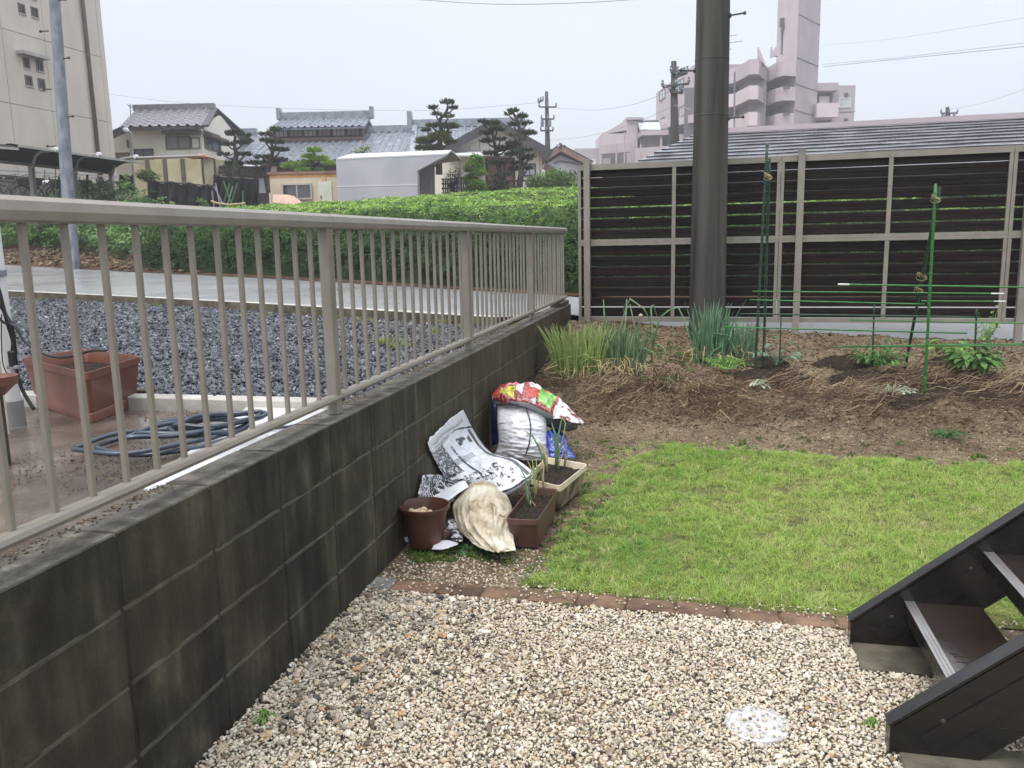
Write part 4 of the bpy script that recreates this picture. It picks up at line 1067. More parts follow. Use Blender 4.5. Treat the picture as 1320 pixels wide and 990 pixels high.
def printed(name, base, ink, rows, blobs, seed=0, rough=.3):
    """plastic film printed with rows of small characters and rough picture blocks"""
    b = NB(name); uvo = uvp(b); c = base if hasattr(base, 'is_output') else None
    rgb = b.new('ShaderNodeRGB'); rgb.outputs[0].default_value = (*base, 1); c = rgb.outputs[0]
    vc = b.new('ShaderNodeTexVoronoi'); vc.feature = 'F1'; vc.inputs['Scale'].default_value = 46; b.link(uvo, vc.inputs['Vector'])
    cell = b.ramp(b.noise(uvp(b, 1, 2.6), 75, 3), [(.49, (0, 0, 0)), (.54, (1, 1, 1))])
    for (x0, x1, y0, y1) in rows:
        m = rectmask(b, uvo, x0, x1, y0, y1); k = b.new('ShaderNodeMath'); k.operation = 'MULTIPLY'; b.link(m, k.inputs[0]); b.link(cell, k.inputs[1]); c = b.mix(k.outputs[0], c, ink)
    for (x0, x1, y0, y1, sc_, th, cc) in blobs:
        m = rectmask(b, uvo, x0, x1, y0, y1); f = b.ramp(b.noise(uvo, sc_, 6, .7), [(th, (0, 0, 0)), (th+.03, (1, 1, 1))])
        k = b.new('ShaderNodeMath'); k.operation = 'MULTIPLY'; b.link(m, k.inputs[0]); b.link(f, k.inputs[1]); c = b.mix(k.outputs[0], c, cc)
    b.col(c); b.rough(rough); b.bs.inputs['Coat Weight'].default_value = .2; fold_bump(b, .45, 20); M[name] = b.m
printed('black_white_print', (.64, .67, .72), (.02, .02, .025),
        [(.10, .85, .06, .085), (.12, .8, .11, .15), (.2, .7, .44, .50), (.1, .6, .74, .80), (.1, .5, .83, .88)],
        [(.0, 1, .175, .19, 300, .1, (.05, .05, .06)), (.0, .34, .16, .62, 30, .45, (.03, .03, .035)), (.60, .84, .26, .34, 10, .44, (.04, .04, .05)), (.1, .75, .66, .76, 26, .50, (.03, .03, .03)), (.44, .48, .3, .8, 9, .42, (.05, .05, .06)), (.0, .3, .7, .95, 22, .5, (.05, .05, .06)), (.87, .93, .2, .95, 200, .15, (.10, .10, .12)), (.5, .85, .78, .95, 14, .55, (.05, .05, .05)), (.02, .98, .965, .985, 200, .1, (.05, .05, .06))])
bag('printed_sack', 'half-empty white sack with black printing, leaning its pointed corner on the block wall', 'sack',
    [[(552, 572, 4.95), (572, 550, 5.03), (597, 528, 5.10)],
     [(560, 590, 4.60), (586, 574, 4.66), (614, 560, 4.80)],
     [(572, 612, 4.40), (606, 598, 4.48), (634, 584, 4.66)],
     [(586, 630, 4.28), (632, 616, 4.30), (668, 594, 4.50)],
     [(606, 642, 4.10), (650, 640, 4.06), (692, 612, 4.30)]], .10, 'black_white_print', N=60, wr=.009, ws=10, seed=3, bulge=.85, ridge=1.0, folds=.040, fdir=(3, 5), dirn=(0, 1, -.5), edge=.3)
M['white_film'] = pm('white_woven_plastic', (.60, .62, .66), (.70, .72, .76), 6, .4, .35, 26, (1, 1, 3), coat=.1)
wb = thing('white_sack', 'plump full white plastic sack with one dark seam line, standing under the red bag', 'sack', W(672, 595, z=.05))
wbctl = [[(641, 521, 5.08), (660, 520, 5.08), (682, 522, 5.08), (706, 530, 5.08)],
         [(641, 545, 5.02), (658, 545, 4.98), (682, 545, 4.98), (705, 548, 5.03)],
         [(642, 572, 4.98), (660, 572, 4.92), (685, 574, 4.92), (706, 574, 4.98)],
         [(633, 595, 4.95), (658, 592, 4.90), (685, 594, 4.90), (716, 594, 4.95)]]
o = bag('skin', '', '', wbctl, .24, 'white_film', N=60, wr=.005, ws=14, seed=8, bulge=.42, folds=.020, fdir=(2, 11), sub=wb, edge=.4)
o.location = Vector((0, 0, 0)); 
allp = [bagp(x, y, Y) for r in wbctl for x, y, Y in r]; cc = sum(allp, Vector())/len(allp); cc.z = min(p.z for p in allp); o.location = cc-Vector(wb.location)
mb = MB(); Pn = [(678, 526, 4.93), (682, 538, 4.87), (684, 552, 4.845), (682, 572, 4.82), (676, 590, 4.83)]
pp = [W(x, y, Y=Y) for x, y, Y in Pn]; fine = []
for i in range(len(pp)-1):
    for k in range(6): fine.append(crom(pp[max(0, i-1)], pp[i], pp[i+1], pp[min(len(pp)-1, i+2)], k/6))
mb.tube(fine, .0045, 6); mb.build('seam_cord', 'black', wb, smooth=True)

b = NB('red_print'); uv0 = uvp(b); dn = b.new('ShaderNodeTexNoise'); dn.inputs['Scale'].default_value = 7; b.link(uv0, dn.inputs['Vector']); dv = b.new('ShaderNodeVectorMath'); dv.operation = 'MULTIPLY_ADD'; dv.inputs[1].default_value = (.03, .06, 0); b.link(dn.outputs['Color'], dv.inputs[0]); b.link(uv0, dv.inputs[2]); sv = b.new('ShaderNodeVectorMath'); sv.operation = 'SUBTRACT'; sv.inputs[1].default_value = (.015, .03, 0); b.link(dv.outputs[0], sv.inputs[0]); uvo = sv.outputs[0]
c = b.ramp(b.noise(uvo, 26, 5), [(.42, (.20, .022, .022)), (.52, (.29, .05, .045)), (.60, (.46, .24, .22))])
for (x0, x1, y0, y1, cc_, nzs, th) in ((.02, .16, .0, .95, (.35, .02, .02), 0, 0), (.13, .34, .36, .95, (.10, .13, .03), 0, 0), (.14, .33, .42, .92, (.62, .55, .04), 14, .45), (.16, .34, .0, .36, (.62, .10, .18), 0, 0), (.2, .33, .04, .3, (.75, .45, .35), 12, .5), (.34, .42, .0, .65, (.62, .62, .68), 0, 0),
                                     (.50, .66, .05, .24, (.72, .70, .70), 16, .42), (.47, .66, .30, .72, (.45, .06, .05), 0, 0), (.66, .88, .12, .92, (.20, .50, .10), 0, 0), (.68, .86, .45, .9, (.40, .62, .26), 14, .47), (.68, .86, .16, .36, (.10, .28, .08), 24, .5), (.66, .88, .08, .14, (.35, .10, .05), 0, 0),
                                     (.40, .64, .80, .86, (.75, .72, .68), 60, .48), (.56, .62, .72, .95, (.35, .5, .7), 0, 0), (.93, 1, 0, 1, (.70, .70, .74), 0, 0), (.0, .03, 0, 1, (.60, .62, .55), 0, 0)):
    m = rectmask(b, uvo, x0, x1, y0, y1)
    if nzs:
        f = b.ramp(b.noise(uvo, nzs*2, 4), [(th, (0, 0, 0)), (th+.04, (1, 1, 1))]); k = b.new('ShaderNodeMath'); k.operation = 'MULTIPLY'; b.link(m, k.inputs[0]); b.link(f, k.inputs[1]); m = k.outputs[0]
    c = b.mix(m, c, cc_)
b.col(c); b.rough(.3); b.bs.inputs['Coat Weight'].default_value = .3; fold_bump(b, .45, 16); M['red_print'] = b.m
M['grey_film'] = pm('grey_film', (.26, .27, .28), (.36, .37, .38), 8, .4, .4, 20)
M['dark_film'] = pm('dark_film', (.02, .022, .024), (.05, .052, .055), 8, .25, .4, 20)
M['tail_film'] = pm('printed_tail_film', (.60, .60, .64), (.20, .06, .05), 16, .3, .4, 20, lo=.54, hi=.60)
rb = thing('red_printed_bag', 'red, green and yellow printed soil bag draped flat over the white sack', 'bag', W(690, 545, Y=5.05))
def subbag(nm, parent, ctrl, *a, **k):
    o = bag(nm, '', '', ctrl, *a, sub=parent, **k); P = [bagp(x, y, Y) for r in ctrl for x, y, Y in r]; c = sum(P, Vector())/len(P); c.z = min(p.z for p in P); o.location = c-Vector(parent.location); return o
subbag('printed_face', rb, [[(643, 503, 5.42), (660, 497, 5.42), (684, 499, 5.44), (706, 507, 5.45), (728, 520, 5.42)],
               [(638, 509, 5.20), (656, 507, 5.20), (682, 510, 5.20), (702, 519, 5.20), (722, 530, 5.20)],
               [(634, 514, 5.00), (655, 517, 4.96), (680, 520, 4.94), (700, 528, 4.94), (716, 538, 4.98)]], .045, 'red_print', N=50, wr=.005, ws=9, seed=5, bulge=.8, dirn=(0, .2, -1), edge=.25, folds=.03, fdir=(5, 3))
subbag('grey_side', rb, [[(635, 515, 5.02), (656, 517, 4.96), (680, 520, 4.94), (700, 529, 4.95), (718, 539, 4.98)],
               [(637, 521, 5.03), (657, 520, 5.0), (680, 526, 4.98), (700, 536, 5.0), (716, 545, 5.02)]], .10, 'grey_film', wr=.004, ws=12, seed=6, bulge=.15)
subbag('dark_underside', rb, [[(703, 534, 5.0), (716, 540, 5.0), (732, 538, 5.05), (745, 546, 5.1)],
               [(705, 550, 5.03), (716, 553, 5.03), (732, 556, 5.05), (744, 553, 5.08)]], .14, 'dark_film', wr=.008, ws=12, seed=7, bulge=.2)
subbag('white_tail', rb, [[(714, 524, 5.12), (727, 519, 5.26), (738, 530, 5.2), (753, 544, 5.15)],
               [(713, 540, 4.96), (723, 540, 4.98), (738, 545, 5.05), (752, 546, 5.12)]], .06, 'tail_film', wr=.010, ws=14, seed=11, bulge=.5)
printed('blue_print', (.02, .045, .32), (.6, .62, .7), [], [(.1, .9, .2, .9, 14, .56, (.5, .52, .6))])
bag('blue_bag', 'blue printed bag lying crumpled on the soil right of the white sack', 'bag',
    [[(704, 556, 5.0), (717, 552, 5.1), (729, 560, 5.1)], [(706, 574, 4.92), (720, 573, 4.95), (734, 576, 5.0)], [(708, 590, 4.86), (722, 592, 4.88), (742, 590, 4.9)]], .14, 'blue_print', wr=.014, ws=13, seed=2, bulge=.3)
M['navy'] = pm('navy_film', (.008, .012, .06), (.02, .03, .14), 9, .3, .4, 18)
bag('navy_bag', 'dark navy bag squeezed between the white sack and the block wall', 'bag',
    [[(633, 517, 5.35), (641, 517, 5.25)], [(633, 545, 5.35), (644, 545, 5.22)], [(634, 575, 5.30), (644, 572, 5.2)]], .08, 'navy', wr=.006, seed=4)
b = NB('silver_black_film'); v = b.pos(True, (1, 1, 1)); f = b.new('ShaderNodeTexNoise'); f.inputs['Scale'].default_value = 16; f.inputs['Distortion'].default_value = 2.2; f.inputs['Detail'].default_value = 3; b.link(v, f.inputs['Vector'])
b.col(b.ramp(f.outputs[0], [(.46, (.02, .02, .023)), (.5, (.45, .47, .50)), (.6, (.62, .64, .68))])); b.rough(.18); b.bump(f.outputs[0], .8, .03); b.bs.inputs['Coat Weight'].default_value = .4; M['silver_black'] = b.m
bag('crumpled_bag', 'crumpled black and silver plastic bag stuffed behind the round brown pot', 'bag',
    [[(545, 612, 4.35), (560, 612, 4.4), (580, 612, 4.42)], [(540, 632, 4.2), (562, 628, 4.15), (590, 626, 4.2)], [(535, 655, 3.95), (560, 655, 3.9), (586, 650, 4.0)]], .12, 'silver_black', wr=.014, ws=15, seed=12, folds=.05, fdir=(5, 5))
bag('white_roll', 'rolled white plastic film lying over the black and silver bag behind the pot', 'plastic roll',
    [[(556, 640, 3.98), (575, 631, 4.02), (592, 621, 4.08), (600, 620, 4.1)], [(556, 652, 3.90), (576, 646, 3.92), (594, 634, 3.98), (604, 628, 4.02)]], .06, 'white_film', wr=.006, ws=12, seed=14)
b = NB('stained_sackcloth'); v = b.pos(True); f = b.noise(v, 9, 5, .6)
c = b.ramp(f, [(.3, (.24, .18, .10)), (.45, (.46, .41, .31)), (.6, (.60, .56, .47)), (.75, (.68, .66, .61))]); b.col(b.mix(b.maprange(b.noise(v, 3, 2), .45, .65, 0, .45), c, (.26, .21, .11))); b.rough(.55); fold_bump(b, .5, 12); M['sackcloth'] = b.m
bag('stained_sack', 'dirty beige crumpled sack slumped between the brown pot and the brown planter', 'sack',
    [[(600, 630, 4.05), (613, 622, 4.08), (634, 622, 4.08), (652, 636, 4.05)],
     [(584, 652, 3.92), (607, 643, 3.84), (636, 642, 3.84), (660, 654, 3.92)],
     [(590, 676, 3.78), (608, 668, 3.70), (638, 666, 3.70), (662, 672, 3.80)],
     [(602, 693, 3.64), (618, 692, 3.60), (640, 692, 3.58), (662, 692, 3.64)],
     [(613, 702, 3.56), (632, 708, 3.51), (650, 711, 3.49), (665, 709, 3.50)]], .14, 'sackcloth', N=72, wr=.010, ws=9, seed=27, bulge=.35, ridge=.9, edge=.28, wz=.45, folds=.050, fdir=(5, 2.0))
bag('white_film_scrap', 'torn white plastic scrap lying flat under the front of the brown pot', 'plastic scrap',
    [[(560, 700, 3.56), (575, 696, 3.6), (591, 700, 3.58)], [(556, 708, 3.50), (572, 708, 3.50), (590, 702, 3.53)]], .006, 'white_film', wr=.003, seed=30, N=14)
bag('foil_scrap', 'crumpled striped foil scrap between the brown pot and the stained sack', 'foil scrap',
    [[(577, 668, 3.80), (588, 670, 3.82), (596, 680, 3.8)], [(578, 686, 3.68), (588, 688, 3.66), (597, 694, 3.64)], [(584, 697, 3.60), (590, 698, 3.60), (596, 698, 3.60)]], .03, 'silver_black', wr=.012, ws=20, seed=31, N=20)
bag('plastic_scrap', 'small white plastic scrap on the soil between the brown pot and the wall', 'plastic scrap',
    [[(521, 693, 3.63), (530, 690, 3.66)], [(523, 699, 3.58), (533, 698, 3.6)]], .008, 'white_film', wr=.004, seed=33, N=12)

# ================================================================== LEFT YARD
t, c, P = rplanter('big_planter', 'large terracotta rectangular planter standing on the wet yard behind the railing', [(27, 461), (112, 481), (182, 459), (112, 449)], .955, .25, .735, 'terracotta', .86, rimw=.02, rimh=.028, base_lip=True, soilz=.06)
hp = []
def ell(cx, cy, rx, ry, rot, a0, a1, z, n=40, dz=0):
    out = []
    for i in range(n+1):
        a = a0+(a1-a0)*i/n; x = rx*cos(a); y = ry*sin(a)
        out.append(Vector((cx+x*cos(rot)-y*sin(rot)+.012*sin(3*a), cy+x*sin(rot)+y*cos(rot)+.01*cos(5*a), z+dz*i/n+.006*sin(4*a))))
    return out
hc = W(205, 572, z=.75)
pts_ = []
pts_ += ell(hc.x+.02, hc.y+.06, .26, .20, .5, 0, 6.1, .752)
pts_ += ell(hc.x-.02, hc.y-.03, .24, .17, .7, 6.2, 12.4, .772)
pts_ += ell(hc.x+.13, hc.y+.14, .15, .13, .2, .2, 6.2, .785)
pts_ += ell(hc.x+.09, hc.y+.12, .22, .12, .9, .1, 6.3, .80)
pts_ += ell(hc.x+.16, hc.y+.16, .17, .10, .8, .2, 6.4, .812)
pts_ += ell(hc.x+.1, hc.y+.1, .27, .10, 1.0, .3, 6.3, .80)
tail = [W(318, 560, z=.76), W(345, 553, z=.755), W(372, 551, z=.752), W(392, 546, z=.75)]
P_ = [pts_[0]]
for i in range(1, len(pts_)-1): P_.append((pts_[i-1]+pts_[i]*2+pts_[i+1])/4)
for _ in range(3): P_ = [P_[0]]+[(P_[i-1]+P_[i]*2+P_[i+1])/4 for i in range(1, len(P_)-1)]+[P_[-1]]
mb = MB(); mb.tube(P_, .0088, 8)
tag(mb.build('garden_hose', 'hose', None, origin=(hc.x, hc.y, .74), smooth=True), 'dark blue-grey garden hose coiled loosely on the wet yard behind the railing', 'hose')
mb = MB(); q = [W(265, 567, z=.78), W(300, 556, z=.765)]+tail
mb.tube(q, .0088, 8); tag(mb.build('hose_end', 'hose', None, origin=q[0], smooth=True), 'loose end of the hose trailing over the wet board by the wall top', 'hose')
bd = [W(x, y, z=.742) for x, y in ((186, 634), (212, 608), (300, 545), (318, 527), (402, 523), (425, 519), (432, 520))]+[Vector((-1.545, 3.215, .742)), Vector((-1.545, 2.05, .742))]
mb = MB(); mb.prism(bd, (0, 0, .010)); tag(mb.build('sky_sheen_board', 'sky_sheen', None, origin=(-1.8, 2.8, .742)), 'wet board, painted white with reflected sky, lying on the yard under the hose along the wall', 'board')
mb = MB(); q = W(175, 504, z=.75); mb.bbox((q.x-.02, q.y-.06, .735), (q.x+.10, q.y+.02, .765), .004); tag(mb.build('loose_brick', 'footing', None, origin=q), 'small grey brick lying at the right corner of the terracotta planter', 'brick')
pp_ = Vector((-2.70, 2.80, .73))
q0 = W(18, 548, z=.735)
t = thing('white_pipe', 'white plastic drainpipe rising from the wet yard at the left edge', 'pipe', q0)
mb = MB(); mb.lathe([(.038, .10), (.038, 2.6)], q0, 24); mb.build('pipe', 'white_plastic', t, smooth=True)
mb = MB(); mb.lathe([(.046, -.01), (.046, .105), (.039, .11)], q0, 24); mb.build('socket', 'grey_plastic', t, smooth=35)
mb = MB(); z_ = W(14, 352, Y=q0.y).z-q0.z; mb.lathe([(.0385, z_-.012), (.042, z_-.012), (.042, z_+.012), (.0385, z_+.012)], q0, 24); mb.ob(q0+Vector((.045, -.01, z_)), (.012, 0, 0), (0, .006, 0), (0, 0, .008)); mb.build('clamp', 'steel', t)
q1 = W(-6, 560, z=.735)
mb = MB(); mb.bbox((q1.x-.04, q1.y-.04, .72), (q1.x+.035, q1.y+.04, 2.6), .006); tag(mb.build('cream_post', 'cream_plastic', None, origin=q1), 'cream square post at the very left edge beside the drainpipe', 'post')
Yc = q0.y-.10
def cable(P, r, label, plug=None):
    pts = [W(x, y, Y=Yc+.03*i/len(P)) for i, (x, y) in enumerate(P)]
    f = []
    for i in range(len(pts)-1):
        for k in range(6): f.append(crom(pts[max(0, i-1)], pts[i], pts[i+1], pts[min(len(pts)-1, i+2)], k/6))
    f.append(pts[-1]); t = thing('power_cable', label, 'cable', pts[-1], 'cables on the drainpipe')
    mb = MB(); mb.tube(f, r, 8); mb.build('cord', 'black', t, smooth=True)
    if plug:
        p = W(plug[0], plug[1], Y=Yc-.02); mb = MB(); mb.bbox(p-Vector((.012, .010, .035)), p+Vector((.014, .010, .03)), .005); mb.build('plug', 'black', t)
        mb = MB(); mb.bbox(p+Vector((-.026, -.008, -.042)), p+Vector((.026, .008, -.028)), .003); mb.tube([p-Vector((0, 0, .04)), p-Vector((0, 0, .07))], [.010, .007], 8); mb.build('connector', 'grey_plastic', t)
cable([(-12, 352), (-2, 372), (6, 402), (14, 418), (18, 440), (22, 480), (30, 505), (44, 528)], .0075, 'thick black cable running down the drainpipe to the ground')
cable([(-10, 400), (4, 415), (18, 420), (32, 440), (50, 453), (72, 460), (92, 459), (118, 452), (136, 452)], .0055, 'black cable crossing over the terracotta planter rim')
cable([(-8, 385), (4, 400), (10, 420), (16, 440), (15, 455)], .006, 'short black cable ending in a plug on the drainpipe', plug=(15, 462))
cable([(2, 405), (2, 440), (4, 470), (12, 486)], .0022, 'thin grey wire hanging at the left edge')
q = W(-4, 490, Y=q0.y-.55); t = thing('hanging_pot', 'pink-brown round pot rim poking in at the left edge below the cables', 'pot', q)
mb = MB(); mb.lathe([(.02, -.05), (.05, -.02), (.062, -.014), (.064, .014), (.057, .014), (.05, -.005), (.03, -.02), (0, -.02)], q, 28); mb.build('shell', 'terracotta', t, smooth=35)
mb = MB(); mb.lathe([(0, -.40), (.012, -.40), (.012, -.05), (0, -.05)], q, 12); mb.build('stand', 'dark_metal', t)

# ================================================================== TEA FIELD AND LEFT BANK
# the clipped tea rises from the road edge in rounded rows
TL = W(128, 300, Y=22).x
def tea_on(x, d): return d > .45
def tea_top(x, d):
    base = terr(x, d)
    row = abs(sin((x*.55+d*.80+.8)*pi/1.75))**.7
    lead = min(1, max(0, (d-.35)/.75))**.5
    far = .93+.17*math.exp(-((x+4)/4.5)**2)*max(0, min(1, (d-5)/6))
    return base+(.08+(far-.08)*lead)+.15*row*lead+.05*nz3((x, d, 0), .7)
XTL = W(158, 351, z=1.0).x
XE = lambda d: XTL-.1-d*.55        # left end of the tea rows
DM = 13.0
def DMX(x): return interp(x, [-19, -9], [7.5, 13])
mb = MB(); xs = frange(-34, 20, .3); dd = [.35, .40, .46, .54, .65, .8, 1.0]+frange(1.25, DM, .35)+[DM+.1]
vs = []
for x in xs:
    for k, d in enumerate(dd):
        z = tea_top(x, d) if k and d <= DM else terr(x, d)-.05
        if d > DMX(x): z = terr(x, d)-.15
        elif x < XE(d)+.5: z = terr(x, d)-.15+max(0, (x-XE(d)+.1)/.6)*(z-terr(x, d)+.1) if x > XE(d)-.1 else terr(x, d)-.15
        vs.append((x, FY(x)+d, z))
n = len(dd)
mb.add(vs, [(i*n+k, (i+1)*n+k, (i+1)*n+k+1, i*n+k+1) for i in range(len(xs)-1) for k in range(n-1)])
M['tea_core'] = pm('tea_bush_core', (.008, .014, .005), (.03, .05, .014), 7, .8, .6, 30)
tea = thing('tea_field', 'long clipped bright green tea hedge field across the road', 'tea hedge', (-5, 14, .8))
mb.build('branches', 'tea_core', tea, smooth=True)
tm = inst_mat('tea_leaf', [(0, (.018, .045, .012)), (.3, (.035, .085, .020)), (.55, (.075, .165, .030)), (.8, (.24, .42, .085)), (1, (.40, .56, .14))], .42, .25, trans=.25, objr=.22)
def leafclump(name, mat, n, r, L, w, up=.5):
    mb = MB()
    for _ in range(n):
        a = random.uniform(0, 2*pi); e_ = random.uniform(-.3, 1.2)
        d = Vector((cos(a)*cos(e_), sin(a)*cos(e_), sin(e_)*up+.15)); p = d*r*random.uniform(.1, .9)
        leaf(mb, p, d, L*random.uniform(.7, 1.2), w, random.uniform(.1, .5))
    me = mesh_only(mb, name, mat); return me
tcl = [leafclump('tea_leaves', tm, 11, .05, .046, .020) for _ in range(5)]
pts = []
# leafy front face of the hedge
X = -24
while X < 9:
    for _ in range(26 if X < 1 else 10):
        x = X+random.uniform(0, .10); 
        if x < XE(.6)+.3: continue
        v = random.random()
        top = tea_top(x, 1.0)-terr(x, .6)
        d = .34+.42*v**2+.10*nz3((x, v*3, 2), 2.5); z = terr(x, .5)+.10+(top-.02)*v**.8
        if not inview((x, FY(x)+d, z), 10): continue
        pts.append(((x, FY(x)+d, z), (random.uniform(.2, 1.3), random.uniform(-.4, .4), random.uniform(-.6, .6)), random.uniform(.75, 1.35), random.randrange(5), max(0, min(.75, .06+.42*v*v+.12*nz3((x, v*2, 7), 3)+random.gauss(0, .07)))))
    X += .10
# canopy, thinning with distance
for x_i in range(int((20+34)/.5)):
    for k in range(int(DM/.5)):
        x0 = -34+x_i*.5; d0 = .5+k*.5
        if x0 < XE(d0)+.2 or d0 > DMX(x0)-.4: continue
        if not inview((x0, FY(x0)+d0, tea_top(x0, d0)), 15): continue
        dist = FY(x0)+d0; cnt = int(30 if dist < 16 else 22 if dist < 22 else 14); sc = 1.0+max(0, dist-13)*.06
        for _ in range(cnt):
            x = x0+random.uniform(0, .5); d = d0+random.uniform(0, .5)
            pts.append(((x, FY(x)+d, tea_top(x, d)-.02+random.uniform(-.03, .03)), (random.uniform(-.35, .35), random.uniform(-.35, .35), random.uniform(0, 6.28)), sc*random.uniform(.75, 1.2), random.randrange(5), max(0, min(.85, .74+random.gauss(0, .13)+.12*nz3((x, d, 7), 1.2)))))
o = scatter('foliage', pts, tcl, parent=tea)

# leafy vegetables and bank weeds at the left, behind the bare brown bank
vm = inst_mat('potato_leaf', [(0, (.03, .07, .02)), (.4, (.07, .15, .045)), (.7, (.14, .26, .08)), (1, (.22, .34, .13))], .5, .35, trans=.3, objr=.25)
vcl = [leafclump('vegetable_leaves', vm, 12, .12, .13, .075) for _ in range(4)]
pts = []
for r_, (d0, n_) in enumerate(((2.4, 430), (3.4, 430), (4.6, 380), (6.0, 330), (7.5, 260), (9.5, 220), (11.5, 200))):
    for _ in range(n_):
        x = random.uniform(-33, XE(d0)-.2); d = d0+random.gauss(0, .26); h = random.random()
        if inview((x, FY(x)+d, terr(x, d)+.2), 10): pts.append(((x, FY(x)+d, terr(x, d)+.05+(.50 if d0 < 5 else 1.15)*h*(1+.3*nz3((x, 0, 0), 1))), (random.uniform(-.5, .5), random.uniform(-.5, .5), random.uniform(0, 6.28)), random.uniform(.8, 1.3), random.randrange(4), .15+.5*h+random.gauss(0, .06)))
tag(scatter('vegetable_rows', pts, vcl), 'broad-leaved green vegetable rows growing on the bank behind the road at the left')
pts = []
for _ in range(2600):
    x = random.uniform(-30, -9); d = random.uniform(.1, 2.3)
    if inview((x, FY(x)+d, terr(x, d)), 5): pts.append(((x, FY(x)+d, terr(x, d)), rrot(), random.uniform(.015, .06), random.randrange(4), random.uniform(.0, .9)))
tag(scatter('bank_clods', pts, clods), 'reddish brown clods on the bare bank across the road')

# left steel pole
a = W(93, 341, z=1.14); b_ = W(60, -150, Y=a.y+.0)
t = thing('steel_pole', 'grey galvanised steel pole with step bolts rising from the brown bank', 'utility pole', a)
mb = MB(); N = 16; mb.tube([(a-Vector((0, 0, .4))).lerp(b_, i/N) for i in range(N+1)], [.135-.045*i/N for i in range(N+1)], 20); mb.build('shaft', 'steel', t, smooth=True)
for i, (x, y, s) in enumerate(((72, 1, 1), (66, 39.6, -1), (77, 76, 1), (70, 114.5, -1), (82, 151, 1), (75, 188, -1), (87, 224, 1))):
    p = W(x+ (4 if s > 0 else -4)*0, y, Y=a.y); mb = MB(); e_ = p+Vector((s*.24, -.02, 0)); p = p+Vector((s*.06, 0, 0)); mb.tube([p, e_], .012, 6); mb.tube([e_-Vector((s*.02, 0, 0)), e_+Vector((s*.01, 0, 0))], .026, 6); mb.build('step_bolt', 'dark_metal', t)

# ================================================================== BUILDING HELPERS
M['beige_wall'] = pm('beige_exterior_panel', (.54, .495, .43), (.62, .57, .50), .9, .85, .15, 60, (1, 1, .4), objv=.03)
M['beige_dark'] = pm('panel_joint', (.14, .125, .105), (.18, .165, .14), 3, .9)
M['pipe_brown'] = pm('brown_downpipe', (.09, .07, .055), (.13, .10, .08), 3, .5)
M['glass'] = pm('dark_window_glass', (.03, .035, .04), (.09, .10, .11), .6, .08, spec=.8)
M['glass_pale'] = pm('pale_window_glass', (.28, .36, .38), (.48, .56, .58), .8, .12, spec=.8)
M['window_frame'] = pm('window_frame', (.33, .32, .30), (.42, .41, .39), 3, .5)
M['cream_wall'] = pm('cream_stucco', (.76, .73, .63), (.82, .80, .70), .7, .85, .1, 50)
M['white_wall'] = pm('white_stucco', (.58, .59, .60), (.68, .69, .70), .7, .8)
M['tile_purple'] = pm('purple_grey_roof_tile', (.17, .165, .18), (.27, .265, .285), 4, .35, .2, 30, spec=.6, rvar=.08)
M['tile_blue'] = pm('silver_blue_roof_tile', (.15, .175, .205), (.27, .305, .345), 3, .3, .2, 30, spec=.6, rvar=.08)
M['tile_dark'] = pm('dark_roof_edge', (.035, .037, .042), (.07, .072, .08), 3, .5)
M['shutter'] = pm('mauve_grey_shutter', (.24, .19, .19), (.29, .24, .24), 3, .6)
M['wood_brown'] = pm('weathered_brown_wood', (.20, .12, .09), (.28, .18, .14), 4, .7)
M['wood_dark'] = pm('dark_brown_wood', (.04, .028, .02), (.08, .055, .04), 4, .7)
M['yellow_panel'] = pm('stained_yellow_panel', (.42, .36, .21), (.60, .54, .38), 1.1, .7, .1, 20, (1, 1, .5), det=7)
M['orange_rust'] = pm('orange_rust', (.50, .24, .08), (.60, .38, .18), 4, .8)
M['tarp'] = pm('grey_tarpaulin', (.37, .38, .42), (.44, .45, .49), .9, .5, .2, 6, (1, 1, .6))
M['tarp_top'] = pm('pale_tarpaulin_roof', (.52, .53, .56), (.62, .63, .66), 1.2, .45, .2, 6)
M['net'] = pm('black_shade_net', (.010, .011, .012), (.028, .030, .032), 2, .8, .7, 3)
M['peach'] = pm('peach_cloth', (.62, .42, .34), (.72, .52, .43), 2, .7, .4, 6)
M['pale_door'] = pm('pale_green_door', (.50, .56, .46), (.56, .62, .52), 3, .6)
M['container'] = pm('cream_prefab_wall', (.50, .43, .32), (.58, .51, .39), 1.2, .7, .1, 20)
def win(mbp, name, parent, c, u, W_, H_, n, glass='glass', frame='window_frame', mull=1, ft=.05, depth=.05, hood=None):
    """window standing in a wall: frame bars round a recessed pane; c = centre on the wall face, u = along, n = outward"""
    c = Vector(c); u = Vector(u).normalized(); n = Vector(n).normalized(); z = Vector((0, 0, 1))
    f = MB()
    for s in (-1, 1):
        f.ob(c+u*s*(W_/2)+n*.02, u*ft/2, n*.05, z*(H_/2+ft/2)); f.ob(c+z*s*(H_/2)+n*.018, u*(W_/2-ft/2), n*.05, z*ft/2)
    for k in range(1, mull+1): f.ob(c+u*(-W_/2+W_*k/(mull+1))+n*.012, u*ft*.35, n*.03, z*(H_/2-ft/2))
    o = f.build('window', frame, parent)
    g = MB(); g.ob(c+n*.004, u*(W_/2-ft/2), n*.012, z*(H_/2-ft/2)); g.build('pane', glass, o)
    return o
